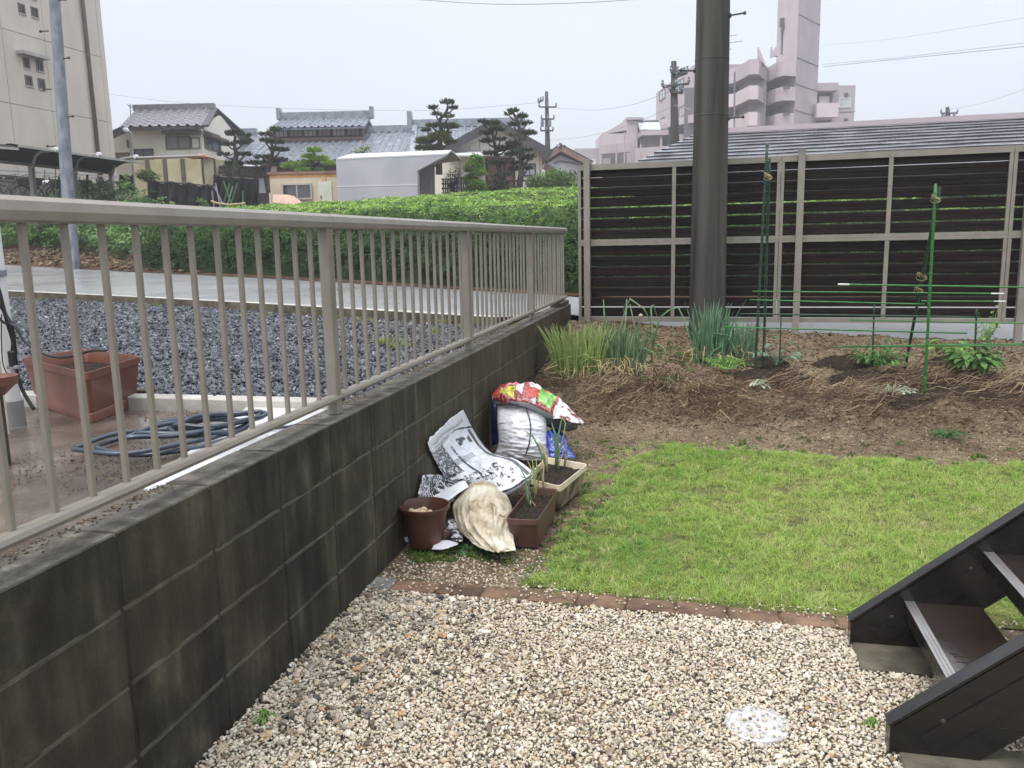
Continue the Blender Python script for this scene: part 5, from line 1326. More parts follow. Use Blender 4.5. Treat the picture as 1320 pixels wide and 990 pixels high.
def tile_roof(name, parent, mat, A, B, Cc, D, pitch=.30, rows=.34, amp=.045, th=.10):
    """roof plane from eave A-B up to ridge D-C, with rolled tile ribs and stepped rows"""
    A, B, Cc, D = map(Vector, (A, B, Cc, D)); L = max((B-A).length, (Cc-D).length); H = ((D-A).length+(Cc-B).length)/2
    nr = max(2, int(L/pitch)); nh = max(2, int(H/rows)); nrm = (B-A).cross(D-A).normalized()
    if nrm.z < 0: nrm = -nrm
    P = 6; us = [i/(nr*P) for i in range(nr*P+1)]; vs_ = []
    for j in range(nh): vs_ += [(j/nh, .6), ((j+.98)/nh, 0)]
    mb = MB(); pts = []
    for v, st_ in vs_:
        for i, u in enumerate(us):
            p = A.lerp(B, u).lerp(D.lerp(Cc, u), v); ph = (i % P)/P
            pts.append(p+nrm*(amp*(max(0, sin(2*pi*ph))**.8)*1.4+st_*.035))
    n = len(us); mb.add(pts, [(j*n+i, j*n+i+1, (j+1)*n+i+1, (j+1)*n+i) for j in range(len(vs_)-1) for i in range(n-1)])
    mb.prism([A-nrm*.02, B-nrm*.02, Cc-nrm*.02, D-nrm*.02], -nrm*th)
    return mb.build(name, mat, parent)
def boxp(name, mat, parent, pts, h):
    mb = MB(); mb.prism(pts, (0, 0, h)); return mb.build(name, mat, parent)

# ================================================================== TALL BEIGE BUILDING (left)
bx = -28.7; by1 = 37.0
bb = thing('tall_beige_building', 'tall beige panelled building with small square windows at the left edge', 'building', (bx, 30, 1.8))
mb = MB(); mb.box((bx-16, 8, 0), (bx-.06, by1-.02, 30)); mb.build('wall', 'beige_dark', bb)
vj = [8]+[q for q in (W(2, 40, X=bx).y-2*1.0, )]
J = sorted([W(-40, 60, X=bx).y, W(2, 40, X=bx).y, W(52, 0, X=bx).y, W(101, 0, X=bx).y])
J = [8, J[0]-3.6]+J+[by1]
J = sorted(set(round(j, 3) for j in J if j > 7.9))
z1 = W(100, 37.4+.275*100, X=bx).z; z2 = W(100, 130+.196*100, X=bx).z; fl = z1-z2
HZ = [z2-fl, z2, z1, z1+fl, z1+2*fl, z1+3*fl, z1+4*fl]
def whole(y0, y1, za, zb, holes):
    """panel pieces around window openings"""
    ys_ = sorted({y0, y1, *[max(y0, min(y1, h)) for q in holes for h in q[:2]]}); zs_ = sorted({za, zb, *[max(za, min(zb, h)) for q in holes for h in q[2:]]})
    mb = MB()
    for a, b in zip(ys_, ys_[1:]):
        for c, d in zip(zs_, zs_[1:]):
            if b-a < 1e-4 or d-c < 1e-4: continue
            if any(q[0]-1e-4 <= a and b <= q[1]+1e-4 and q[2]-1e-4 <= c and d <= q[3]+1e-4 for q in holes): continue
            mb.box((bx-.06, a, c), (bx, b, d))
    return mb
wins = []
for xa, xb, ya, yb in ((29.5, 38.5, 74, 89), (46, 56, 78, 93), (32, 42, 97, 112), (48.5, 58.5, 101, 116), (23, 32.5, 4, 19), (39.5, 49.5, 8.5, 24), (22, 31, -20, -5), (37, 47, -15, 0)):
    p = W(xa, ya, X=bx); q = W(xb, yb, X=bx); wins.append((min(p.y, q.y), max(p.y, q.y), min(p.z, q.z), max(p.z, q.z)))
for a, b in zip(J, J[1:]):
    for c, d in zip(HZ, HZ[1:]):
        if b-a < .1: continue
        hs = [w for w in wins if w[1] > a and w[0] < b and w[3] > c and w[2] < d]
        whole(a+.012, b-.012, c+.012, d-.012, hs).build('wall_panel', 'beige_wall', bb)
for w in wins:
    o = win(None, 'window', bb, (bx-.052, (w[0]+w[1])/2, (w[2]+w[3])/2), (0, 1, 0), w[1]-w[0]-.02, w[3]-w[2]-.02, (1, 0, 0), 'glass', 'pipe_brown', 1, .07)
    mb = MB(); mb.box((bx+.002, w[0]-.03, w[2]-.05), (bx+.05, w[1]+.03, w[2]-.002)); mb.build('sill', 'window_frame', o)
for (xa, ya, xb, yb) in ((25, 65, 60, 74),):
    p = W(xa, ya, X=bx+.2); q = W(xb, yb, X=bx+.2); mb = MB(); mb.box((bx+.002, p.y, p.z-.12), (bx+.40, q.y, p.z+.02)); mb.build('canopy', 'window_frame', bb)
mb = MB(); mb.tube([(bx+.10, by1-1.0, 1.5), (bx+.10, by1-1.0, 22)], .09, 10); mb.build('downpipe', 'pipe_brown', bb, smooth=True)
mb = MB(); mb.box((bx-16, by1-.015, 0), (bx+.02, by1+.3, 30)); mb.build('end_wall', 'beige_wall', bb)

# ---- bicycle shelter in front of it
sh = thing('bicycle_shelter', 'open bicycle shelter with a thin curved dark roof on pale brackets at the left', 'bicycle shelter', W(40, 250, Y=27))
M['shelter_roof'] = pm('dark_shelter_underside', (.020, .019, .018), (.035, .032, .03), 2, .7, spec=.1)
def curve_roof(parent, x0, x1, Yb0, Yb1, ptop, pdark):
    pass
# eave line from (25,188) to (185,212) near side, inner line (0,218)..(140,224): roof slab curved between them
def slab(parent, out_px, in_px, Yo, Yi, mat):
    mb = MB(); n = 10; m = 8; vs = []
    for i in range(n+1):
        t = i/n
        a = W(out_px[0][0]+(out_px[1][0]-out_px[0][0])*t, out_px[0][1]+(out_px[1][1]-out_px[0][1])*t, Y=Yo[0]+(Yo[1]-Yo[0])*t)
        b = W(in_px[0][0]+(in_px[1][0]-in_px[0][0])*t, in_px[0][1]+(in_px[1][1]-in_px[0][1])*t, Y=Yi[0]+(Yi[1]-Yi[0])*t)
        for k in range(m+1):
            s = k/m; p = a.lerp(b, s); p.z += .22*sin(pi*s)*1.0; vs.append(p)
    q = m+1; mb.add(vs+[v+Vector((0, 0, .06)) for v in vs], [(i*q+k, (i+1)*q+k, (i+1)*q+k+1, i*q+k+1) for i in range(n) for k in range(m)]+[(len(vs)+i*q+k, len(vs)+(i+1)*q+k, len(vs)+(i+1)*q+k+1, len(vs)+i*q+k+1) for i in range(n) for k in range(m)])
    mb.build('roof', mat, parent)
    mb = MB(); e0 = W(*out_px[0], Y=Yo[0]); e1 = W(*out_px[1], Y=Yo[1]); mb.bar(e0+Vector((0, 0, .04)), e1+Vector((0, 0, .04)), .04, .06); mb.build('eave_edge', 'window_frame', parent)
    mb = MB(); e0 = vs[m]; e1 = vs[-1]; mb.bar(e0+Vector((0, 0, .02)), e1+Vector((0, 0, .02)), .05, .10); mb.build('eave_edge', 'window_frame', parent)
slab(sh, ((24, 190), (186, 212)), ((-10, 208), (140, 224)), (20, 26.5), (22.5, 28.5), 'shelter_roof')
slab(sh, ((-30, 190), (24, 194)), ((-30, 203), (10, 208)), (19, 20), (21, 22), 'shelter_roof')
for (xb, yb, xt, yt, Yp) in ((43, 250, 40, 213, 24), (96, 250, 95, 219, 26.2), (146, 250, 143, 222, 28.2)):
    p0 = W(xb, yb, Y=Yp); p0.z = 1.9; p1 = W(xt, yt, Y=Yp); mb = MB(); mb.bar(p0, p1, .14, .14, up=(0, 1, 0)); mb.build('post', 'window_frame', sh)
    e_ = W(xt+32, yt-20, Y=Yp-2.4); c_ = p1.lerp(e_, .45)+Vector((0, 0, .22)); mb = MB(); mb.tube([p1-Vector((0, 0, .15)), p1.lerp(c_, .5)+Vector((0, 0, .08)), c_, e_], .05, 6); mb.build('bracket', 'window_frame', sh)
    mb = MB(); mb.tube([e_-Vector((0, .06, 0)), e_+Vector((.02, .06, 0))], .07, 8); mb.build('bracket_cap', 'white_plastic', sh)
for y_ in (219, 228):
    p = W(-10, y_, Y=24.5); q = W(150, y_+9, Y=29.5); mb = MB(); mb.bar(p, q, .04, .05); mb.build('back_rail', 'window_frame', sh)
# bicycles parked under it
def bicycle(c, u, mat, label, helm=None, group='bicycles under the shelter'):
    t = thing('bicycle', label, 'bicycle', c, group); c = Vector(c); u = Vector(u).normalized(); z = Vector((0, 0, 1))
    for s in (-.5, .5):
        mb = MB(); P = [c+u*s+z*.33+u*.32*cos(a)+z*.32*sin(a) for a in [2*pi*i/20 for i in range(21)]]; mb.tube(P, .022, 6); w = mb.build('wheel', 'black', t)
        mb = MB()
        for k in range(6): a = pi*k/6; mb.tube([c+u*s+z*.33-u*.3*cos(a)-z*.3*sin(a), c+u*s+z*.33+u*.3*cos(a)+z*.3*sin(a)], .006, 4)
        mb.build('spokes', 'steel', w)
    B = c+u*(-.08)+z*.30; H = c+u*.38+z*.82; S_ = c+u*(-.18)+z*.80; mb = MB()
    for a, b in ((B, H), (B, S_), (S_, H-z*.08), (B, c-u*.5+z*.33), (S_, c-u*.5+z*.33), (H+z*.16, c+u*.5+z*.33)): mb.tube([a, b], .024, 6)
    mb.build('frame', mat, t)
    mb = MB(); sd = u.cross(z); mb.tube([H+z*.18-sd*.26-u*.12, H+z*.2-sd*.12, H+z*.2+sd*.12, H+z*.18+sd*.26-u*.12], .016, 6); mb.build('handlebar', 'steel', t)
    mb = MB(); mb.ob(S_+z*.08, u*.13, sd*.07, z*.03); mb.build('saddle', 'black', t)
    mb = MB(); q = c+u*.62+z*.78
    for s in (-1, 1): mb.ob(q+sd*.15*s, u*.14, sd*.008, z*.11); mb.ob(q+u*.14*s, sd*.15, u*.008, z*.11)
    mb.ob(q-z*.11, u*.14, sd*.15, z*.008); mb.build('basket', 'dark_metal', t)
    return t
for x, mt, lb in ((6, 'dark_metal', 'dark bicycle parked at the far left end under the shelter'), (22, 'steel', 'silver bicycle second from the left edge under the shelter'), (50, 'dark_metal', 'bicycle half hidden behind the shelter post and vegetables'), (62, 'dark_metal', 'bicycle parked under the white helmet'), (90, 'dark_metal', 'bicycle parked under the red helmet behind the steel pole'), (112, 'black', 'rightmost dark bicycle under the shelter')):
    c = W(x, 244, Y=24+x*.035); c.z = W(x, 264, Y=24+x*.035).z; bicycle(c, (.5, .87, 0), mt, lb)
for x, y, cc, lb in ((60, 238, (.70, .72, .72), 'white helmet on the handlebars of a bicycle under the shelter'), (93, 236, (.50, .03, .02), 'red helmet on the handlebars of a bicycle behind the steel pole')):
    p = W(x, y, Y=24+x*.035); t = thing('helmet', lb, 'helmet', p); nm = lb.split()[0]; M['h'+nm] = pm(nm+'_helmet_shell', cc, None, 5, .3)
    mb = MB(); mb.lathe([(.0, .17), (.07, .16), (.13, .11), (.16, .04), (.165, -.02), (.15, -.05)], p, 16); mb.build('shell', 'h'+nm, t, smooth=True)
    mb = MB(); mb.lathe([(.168, -.03), (.175, -.02), (.172, .0)], p, 16); mb.tube([p+Vector((-.14, 0, -.04)), p+Vector((0, 0, -.2)), p+Vector((.14, 0, -.04))], .008, 4); mb.build('strap', 'black', t)
# thin green garden stakes along the vegetable rows
for i, (x, y0, y1) in enumerate(((58, 255, 219), (72, 255, 212), (77, 255, 225), (113, 252, 225), (127, 256, 226), (134, 256, 230), (47, 255, 233), (105, 255, 238))):
    Yp = 23.5+x*.03; p0 = W(x, y0+6, Y=Yp); p1 = W(x-.5, y1, Y=Yp); mb = MB(); r = .045 if x == 113 else .016; mb.tube([p0, p1], r, 6)
    tag(mb.build('garden_stake', 'green_dark' if x in (113, 77) else 'steel', None, origin=p0), ['thin pale stake left of the white helmet', 'thin tall stake just left of the steel pole', 'short stake just left of the steel pole', 'thick dark green post right of the red helmet', 'thin stake right of the dark green post', 'thin stake near the corner post of the shelter', 'short stake by the silver bicycle', 'short thin stake just right of the red helmet'][i], 'stake', 'stakes in the far vegetable rows')

# ================================================================== TWO-STOREY CREAM HOUSE
begin_frame(-YAW)
YA = 47
ha = thing('cream_house', 'two-storey cream house with a purple-grey tiled roof and shuttered upper window', 'house', W(215, 250, Y=YA))
p0 = W(168, 170, Y=YA); p1 = W(259, 170, Y=YA); zt = W(215, 164, Y=YA).z; zb = 1.5
mb = MB(); mb.box((p0.x, YA, zb), (p1.x, YA+7, zt)); mb.build('wall', 'cream_wall', ha)
gz_ = W(270, 142, Y=YA+3).z
mb = MB(); mb.prism([(p1.x-.01, YA+.01, zt), (p1.x-.01, YA+6.99, zt), (p1.x-.01, YA+3.5, gz_-.25)], (-.2, 0, 0)); mb.build('gable', 'cream_wall', ha)
eL = W(154, 163, Y=YA-.9); eR = W(263, 163, Y=YA-.9); rL = W(175, 142, Y=YA+3.5); rR = W(275, 140.5, Y=YA+3.5); rL.z = rR.z = (rL.z+rR.z)/2; eL.z = eR.z = (eL.z+eR.z)/2
tile_roof('roof', ha, 'tile_purple', eL, eR, rR, rL, .46, .6, .07)
bL, bR = Vector((eL.x, 2*rL.y-eL.y, eL.z)), Vector((eR.x+.0, 2*rL.y-eL.y, eL.z))
tile_roof('roof', ha, 'tile_purple', bL, bR, rR, rL, .46, .6, .07)
mb = MB(); mb.bar(rL+Vector((-.1, 0, .12)), rR+Vector((.1, 0, .12)), .35, .35); mb.build('ridge', 'tile_purple', ha)
for q in (eR, bR): mb = MB(); mb.bar(q+Vector((.06, 0, -.02)), rR+Vector((.06, 0, .0)), .10, .35, up=(1, 0, 0)); mb.build('bargeboard', 'tile_dark', ha)
mb = MB(); mb.bar(eL+Vector((0, -.05, -.10)), eR+Vector((0, -.05, -.10)), .14, .16); mb.build('gutter', 'tile_dark', ha)
def pxwin(parent, x0, y0, x1, y1, Yw, glass='glass', frame='window_frame', mull=1, ft=.07):
    a = W(x0, y0, Y=Yw); b = W(x1, y1, Y=Yw); return win(None, 'window', parent, ((a.x+b.x)/2, Yw-.01, (a.z+b.z)/2), (1, 0, 0), b.x-a.x, a.z-b.z, (0, -1, 0), glass, frame, mull, ft)
w_ = pxwin(ha, 214, 176.5, 246, 191.5, YA, 'shutter', 'pipe_brown', 1)
mb = MB(); a = W(211, 172, Y=YA-.3); b = W(259, 173, Y=YA-.3); mb.box((a.x, YA-.6, a.z-.06), (b.x, YA-.002, a.z+.10)); mb.build('window_hood', 'pipe_brown', ha)
pxwin(ha, 173, 193, 198, 206, YA, 'glass', 'wood_dark', 1)
pxwin(ha, 247, 178, 258, 191, YA, 'cream_wall', 'pipe_brown', 0, .04)
o = win(None, 'window', ha, (p1.x+.01, YA+1.6, W(262, 183, Y=YA+1.6).z), (0, 1, 0), 2.4, .9, (1, 0, 0), 'glass', 'pipe_brown', 1, .08)
mb = MB(); mb.box((p1.x+.002, YA+.2, W(262, 174, Y=YA).z-.05), (p1.x+.5, YA+3.1, W(262, 174, Y=YA).z+.08)); mb.build('window_hood', 'pipe_brown', ha)
# lower left wing of the house
q0 = W(143, 200, Y=YA+.6); q1 = W(168.5, 200, Y=YA+.6); zc = W(150, 172, Y=YA+.6).z; zd = W(168, 165, Y=YA+.6).z
mb = MB(); mb.prism([(q0.x-1.5, YA+.6, zb), (q1.x, YA+.6, zb), (q1.x, YA+.6, zd-.1), (q0.x-1.5, YA+.6, zc-.6)], (0, 5, 0)); mb.build('wall', 'cream_wall', ha)
a = W(140, 176, Y=YA); b = W(168, 163, Y=YA); mb = MB(); mb.bar(a, b, .35, .22, up=(0, 1, 0)); mb.build('bargeboard', 'tile_dark', ha)
pxwin(ha, 164.2, 181, 166.2, 190, YA+.58, 'glass', 'pipe_brown', 0, .04); pxwin(ha, 145, 198, 167, 206, YA+.58, 'shutter', 'pipe_brown', 2)
# aerial and street lamp
q = W(167, 140, Y=YA+2); mb = MB(); mb.tube([W(168.5, 160, Y=YA+2), W(168, 134, Y=YA+2)], .025, 5)
for k in range(5): a = W(163.5+k*.8, 134+k*1.2, Y=YA+1.5); b = W(169+k*.8, 137+k*.3, Y=YA+2.4); mb.tube([a, b], .012, 4)
tag(mb.build('roof_aerial', 'steel', None, origin=W(168.5, 160, Y=YA+2)), 'thin television aerial over the left end of the cream house roof', 'aerial')
t = thing('street_lamp', 'slim grey street lamp with a white head in front of the cream house', 'street lamp', W(172, 225, Y=40))
mb = MB(); mb.tube([W(172.5, 240, Y=40), W(170, 180, Y=40), W(169, 172, Y=40), W(165, 168, Y=40)], [.07, .06, .05, .05], 8); mb.build('post', 'steel', t)
mb = MB(); a = W(166, 169.5, Y=40); b = W(159, 166.5, Y=40); mb.tube([a, a.lerp(b, .5)+Vector((0, 0, .03)), b], [.06, .13, .07], 8); mb.build('lamp_head', 'white_plastic', t)

# stained yellow panel wall with dark posts
YG = 38
gw = thing('yellow_panel_wall', 'stained yellow panel wall with dark posts in front of the cream house', 'wall', W(230, 240, Y=YG))
XS = [170, 190, 212.5, 235.5, 259.5, 275, 289]
for i, (a, b) in enumerate(zip(XS, XS[1:])):
    yb_ = 206.5-i*.4 if i < 4 else 204.5+.5*(i-4); A_ = W(a, yb_, Y=YG+(i > 3)*(i-3)*.5); B_ = W(b, yb_, Y=YG+(i > 3)*(i-3)*.8)
    mb = MB(); mb.prism([(A_.x+.05, A_.y, 1.6), (B_.x-.05, B_.y, 1.6), (B_.x-.05, B_.y, A_.z), (A_.x+.05, A_.y, A_.z)], (0, .12, 0)); mb.build('panel', 'yellow_panel', gw)
    if i: mb = MB(); mb.box((A_.x-.09, A_.y-.08, 1.6), (A_.x+.07, A_.y+.1, A_.z+.02)); mb.build('post', 'pipe_brown', gw)
a = W(176, 206, Y=YG+.2); b = W(262, 203, Y=YG+.2); mb = MB(); mb.bar(a+Vector((0, .3, .1)), b+Vector((0, .3, .1)), .9, .05); mb.build('top_sheet', 'white_plastic', gw)
a = W(240, 203, Y=YG+.1); b = W(268, 202, Y=YG+.1); mb = MB(); mb.prism([a, b, b+Vector((-.5, 0, .20)), a+Vector((.6, 0, .15))], (0, .8, 0)); tag(mb.build('rusty_sheet', 'orange_rust', None, origin=a), 'rusty orange sheet lying on top of the yellow panel wall', 'sheet')

# ================================================================== LARGE TRADITIONAL HOUSE
YB = 50
hb = thing('traditional_house', 'long traditional house with silver-blue tiled roofs and a raised upper gallery', 'house', W(400, 250, Y=YB))
e0 = W(268, 208, Y=YB); e1 = W(600, 206, Y=YB); zr = W(400, 172.5, Y=YB+6.5).z; ze = W(400, 207.5, Y=YB).z
tile_roof('roof', hb, 'tile_blue', (e0.x, YB, ze), (e1.x, YB, ze), (e1.x, YB+6.5, zr), (e0.x, YB+6.5, zr), .42, .42, .06)
tile_roof('roof', hb, 'tile_blue', (e0.x, YB+13, ze), (e1.x, YB+13, ze), (e1.x, YB+6.5, zr), (e0.x, YB+6.5, zr), .42, .42, .06)
for (xa, xb_, yy) in ((290, 331, 168.5), (469, 537, 171)):
    a = W(xa, yy, Y=YB+6.5); b = W(xb_, yy, Y=YB+6.5); a.z = b.z = zr+.18; mb = MB(); mb.bar(a, b, .4, .45); mb.build('ridge', 'tile_blue', hb)
    mb = MB(); n = int((b.x-a.x)/.5)
    for k in range(n): mb.tube([Vector((a.x+.5*k+.2, a.y-.24, zr-.02)), Vector((a.x+.5*k+.2, a.y-.10, zr+.0))], .08, 6)
    mb.build('ridge_end_tiles', 'tile_dark', hb)
mb = MB(); mb.box((e0.x+.4, YB+.8, 1.2), (e1.x-.4, YB+12, ze-.15)); mb.build('wall', 'wood_dark', hb)
mb = MB(); mb.box((W(345, 230, Y=YB+.7).x, YB+.72, 1.2), (W(357, 230, Y=YB+.7).x, YB+.79, ze-.2)); mb.build('wall_panel', 'cream_wall', hb)
pxwin(hb, 328, 231, 348, 248, YB+.78, 'glass_pale', 'window_frame', 1); 
# raised upper storey
u0 = W(352, 175, Y=YB+4.5); u1 = W(467, 175, Y=YB+4.5); zu0 = W(400, 179, Y=YB+4.5).z; zu1 = W(400, 165.5, Y=YB+4.5).z
mb = MB(); mb.box((u0.x, YB+4.5, zu0-1), (u1.x, YB+8.5, zu1+.1)); mb.build('upper_wall', 'wood_dark', hb)
mb = MB(); mb.box((u0.x-.15, YB+4.38, zu0-.12), (u1.x+.12, YB+4.49, zu0+.06)); mb.box((u0.x-.15, YB+4.38, zu0+.07), (u0.x, YB+4.49, zu1)); mb.box((u1.x-.0, YB+4.38, zu0+.07), (u1.x+.15, YB+4.49, zu1)); mb.build('gallery_frame', 'wood_brown', hb)
nW = 6
for k in range(nW):
    a_ = u0.x+.1+(u1.x-u0.x-.2)*k/nW; b_x = u0.x+.1+(u1.x-u0.x-.2)*(k+1)/nW
    win(None, 'window', hb, ((a_+b_x)/2, YB+4.47, zu0+.42), (1, 0, 0), b_x-a_-.12, .55, (0, -1, 0), 'shutter' if k % 2 else 'window_frame', 'wood_dark', 2, .05)
ue0 = W(347, 165.5, Y=YB+3.7); ue1 = W(470, 165.5, Y=YB+3.7); uz = ue0.z; urz = W(400, 154, Y=YB+6.5).z
tile_roof('upper_roof', hb, 'tile_blue', (ue0.x, YB+3.7, uz), (ue1.x, YB+3.7, uz), (ue1.x-.15, YB+6.5, urz), (ue0.x+.15, YB+6.5, urz), .42, .42, .07)
tile_roof('upper_roof', hb, 'tile_blue', (ue0.x, YB+9.3, uz), (ue1.x, YB+9.3, uz), (ue1.x-.15, YB+6.5, urz), (ue0.x+.15, YB+6.5, urz), .42, .42, .07)
mb = MB(); mb.bar((ue0.x, YB+6.5, urz+.2), (ue1.x, YB+6.5, urz+.2), .4, .5); mb.build('ridge', 'tile_blue', hb)
for q in (ue0.x-.05, ue1.x+.05): mb = MB(); mb.ob((q, YB+6.5, urz+.35), (.12, 0, 0), (0, .3, 0), (0, 0, .35)); mb.build('ridge_ornament', 'tile_blue', hb)
# right-hand wing with a higher ridge
v0 = W(545, 208, Y=YB-2); v1 = W(680, 208, Y=YB-2); zv = W(580, 163, Y=YB+3).z; ve = W(580, 204, Y=YB-2).z; r0 = W(535, 163, Y=YB+3)
tile_roof('wing_roof', hb, 'tile_blue', (v0.x-.8, YB-2, ve), (v1.x, YB-2, ve), (v1.x, YB+3, zv), (r0.x, YB+3, zv), .42, .42, .06)
mb = MB(); mb.bar((r0.x-.2, YB+3, zv+.2), (v1.x, YB+3, zv+.2), .4, .45); mb.build('ridge', 'tile_blue', hb)
mb = MB(); mb.ob((r0.x-.3, YB+3, zv+.4), (.14, 0, 0), (0, .35, 0), (0, 0, .5)); mb.ob((r0.x+.05, YB+1.2, zv-.8), (.12, 0, 0), (0, .1, 0), (0, 0, .35)); mb.build('ridge_ornament', 'tile_blue', hb)
mb = MB(); mb.bar((r0.x, YB+3, zv+.02), (v0.x-.6, YB-2, ve+.08), .3, .3); mb.build('verge', 'tile_blue', hb)
mb = MB(); mb.box((v0.x+.3, YB-1.2, 1.2), (v1.x, YB+3, ve-.1)); mb.build('wall', 'cream_wall', hb)

# ================================================================== GABLE-FRONTED CREAM HOUSE
YC = 44
hc_ = thing('gable_house', 'cream single-storey house with a wide dark-edged gable facing the tea field', 'house', W(640, 250, Y=YC))
A_ = W(590, 192, Y=YC); B_ = W(698, 192, Y=YC); pk_ = W(638, 161, Y=YC); zl = W(590, 186, Y=YC).z; zr_ = W(698, 191, Y=YC).z
mb = MB(); mb.prism([(A_.x-1.5, YC, 1.5), (B_.x, YC, 1.5), (B_.x, YC, zr_), (pk_.x, YC, pk_.z), (A_.x-1.5, YC, zl-.15)], (0, 7, 0)); mb.build('wall', 'cream_wall', hc_)
eL = W(573, 192, Y=YC-.8); eR = W(712, 197.5, Y=YC-.8); pk2 = W(637.5, 157, Y=YC-.8)
for e_ in (eL, eR):
    mb = MB(); d = (e_-pk2); nn = Vector((-d.z, 0, d.x)).normalized(); nn = nn if nn.z > 0 else -nn
    mb.prism([pk2+Vector((0, .02, 0)), e_+Vector((0, .02, 0)), e_+nn*.12+Vector((0, .02, 0)), pk2+nn*.12+Vector((0, .02, 0))], (0, 8, 0)); mb.build('roof', 'tile_blue', hc_)
    mb = MB(); mb.prism([pk2-nn*.28, e_-nn*.24, e_+nn*.16, pk2+nn*.16], (0, .018, 0)); mb.build('bargeboard', 'tile_dark', hc_)
mb = MB()
for k in range(9): X = A_.x+.1+(B_.x-A_.x-.2)*k/8; top = pk_.z-abs(X-pk_.x)*abs((pk_.z-zr_)/(B_.x-pk_.x))-.35; mb.box((X-.025, YC-.012, 2), (X+.025, YC-.002, max(2.5, top)))
mb.build('batten', 'window_frame', hc_)
a = W(583, 196.5, Y=YC-.5); b = W(662, 202, Y=YC-.5); mb = MB(); mb.prism([(a.x, YC-1.2, b.z), (b.x, YC-1.2, b.z), (b.x, YC-.02, a.z+.05), (a.x, YC-.02, a.z+.05)], (0, 0, .08)); mb.build('porch_roof', 'white_wall', hc_)
mb = MB(); a = W(627, 204, Y=YC-.1); b = W(662, 235, Y=YC-.1); mb.box((a.x, YC-.05, b.z-1), (b.x, YC-.003, a.z)); mb.build('door_panel', 'wood_brown', hc_)
for k in (627, 650, 662): p = W(k, 204, Y=YC-.1); mb = MB(); mb.box((p.x-.07, YC-.14, 1.8), (p.x+.07, YC-.055, p.z)); mb.build('porch_post', 'wood_dark', hc_)
pxwin(hc_, 675, 212, 690, 226, YC-.02, 'glass_pale', 'tile_dark', 1)
# small brown-roofed house behind at the right
YD = 62
hd = thing('small_far_house', 'small distant white house with a brown gabled roof left of the slatted fence', 'house', W(730, 220, Y=YD))
pk_ = W(722, 196, Y=YD); l_ = W(703, 209, Y=YD); r_ = W(760, 216, Y=YD); pb_ = W(716, 202, Y=YD)
mb = MB(); mb.prism([(l_.x+.3, YD, .5), (r_.x, YD, .5), (r_.x, YD, r_.z), (pk_.x, YD, pk_.z-.2), (l_.x+.3, YD, l_.z)], (0, 6, 0)); mb.build('wall', 'white_wall', hd)
for e_ in (l_, r_):
    d = e_-pk_; nn = Vector((-d.z, 0, d.x)).normalized(); nn = nn if nn.z > 0 else -nn; s = pk_-Vector((0, .7, 0)); f_ = e_-Vector((0, .7, 0))
    mb = MB(); mb.prism([s, f_, f_+nn*.35, s+nn*.35], (0, 7.4, 0)); mb.build('roof', 'wood_brown', hd)
    mb = MB(); mb.prism([s+nn*.36, f_+nn*.36, f_+nn*.46, s+nn*.46], (0, 7.4, 0)); mb.build('roof_tiles', 'tile_dark', hd)
mb = MB(); mb.bar(W(713, 211, Y=YD-.1), W(722, 207.5, Y=YD-.1), .05, .12, up=(0, 1, 0)); mb.bar(W(722, 207.5, Y=YD-.1), W(735, 209, Y=YD-.1), .05, .12, up=(0, 1, 0)); mb.bar(W(735, 209, Y=YD-.1), W(747, 212.5, Y=YD-.1), .05, .12, up=(0, 1, 0)); mb.build('wall_trim', 'tile_dark', hd)
a = W(703, 206, Y=YC+4); b = W(718, 213, Y=YC+4); mb = MB(); mb.prism([a, b, b-Vector((0, 0, .2)), a-Vector((0, 0, .2))], (0, 4, 0)); tag(mb.build('lean_to_roof', 'tile_blue', None, origin=a), 'low lean-to roof sticking out right of the gable house', 'lean-to')

# ================================================================== SHEDS, TENT, NETS
YH = 33
hs = thing('prefab_shed', 'cream prefabricated shed with a dark sliding window and a pale door', 'shed', W(393, 268, Y=YH))
a = W(350, 268, Y=YH); b = W(434.5, 223.5, Y=YH)
mb = MB(); mb.box((a.x, YH, 1.4), (b.x, YH+2.4, b.z)); mb.build('wall', 'container', hs)
mb = MB(); mb.box((a.x-.06, YH-.06, b.z), (b.x+.06, YH+2.45, b.z+.10)); mb.build('roof', 'wood_brown', hs)
mb = MB(); mb.box((a.x, YH-.012, b.z-.12), (b.x, YH-.002, b.z-.01)); mb.build('rusty_trim', 'orange_rust', hs)
pxwin(hs, 364, 238, 402, 256, YH-.012, 'glass', 'window_frame', 1, .06)
a = W(410, 234, Y=YH); b = W(429, 266, Y=YH); mb = MB(); mb.box((a.x, YH-.04, b.z), (b.x, YH-.013, a.z)); o = mb.build('door', 'pale_door', hs)
mb = MB(); mb.box((a.x+.06, YH-.07, (a.z+b.z)/2-.15), (a.x+.12, YH-.041, (a.z+b.z)/2-.05)); mb.build('handle', 'steel', o)
mb = MB(); p = W(418, 231.5, Y=YH); mb.lathe([(0, .02), (.08, .015), (.09, 0)], (p.x, YH-.02, p.z), 12, Matrix.Rotation(pi/2, 3, 'X')); mb.build('vent', 'orange_rust', hs)
mb = MB(); mb.prism([W(351, 268, Y=YH-1.4), W(404, 268, Y=YH-1.4), W(400, 266, Y=YH-1.4), W(384, 261, Y=YH-1.3), W(371, 251, Y=YH-1.2), W(352, 250.5, Y=YH-1.2)], (0, .9, 0)); tag(mb.build('covered_pile', 'peach', None, origin=W(375, 266, Y=YH-1.2)), 'pile covered with a pale peach cloth in front of the prefab shed', 'covered pile')
YT = 31
tt = thing('tent_garage', 'long grey tarpaulin tent garage with an open gable end behind the tea field', 'tent garage', W(500, 265, Y=YT))
a = W(433.5, 268, Y=YT); tl = W(434, 206, Y=YT); trr = W(539, 219, Y=YT)
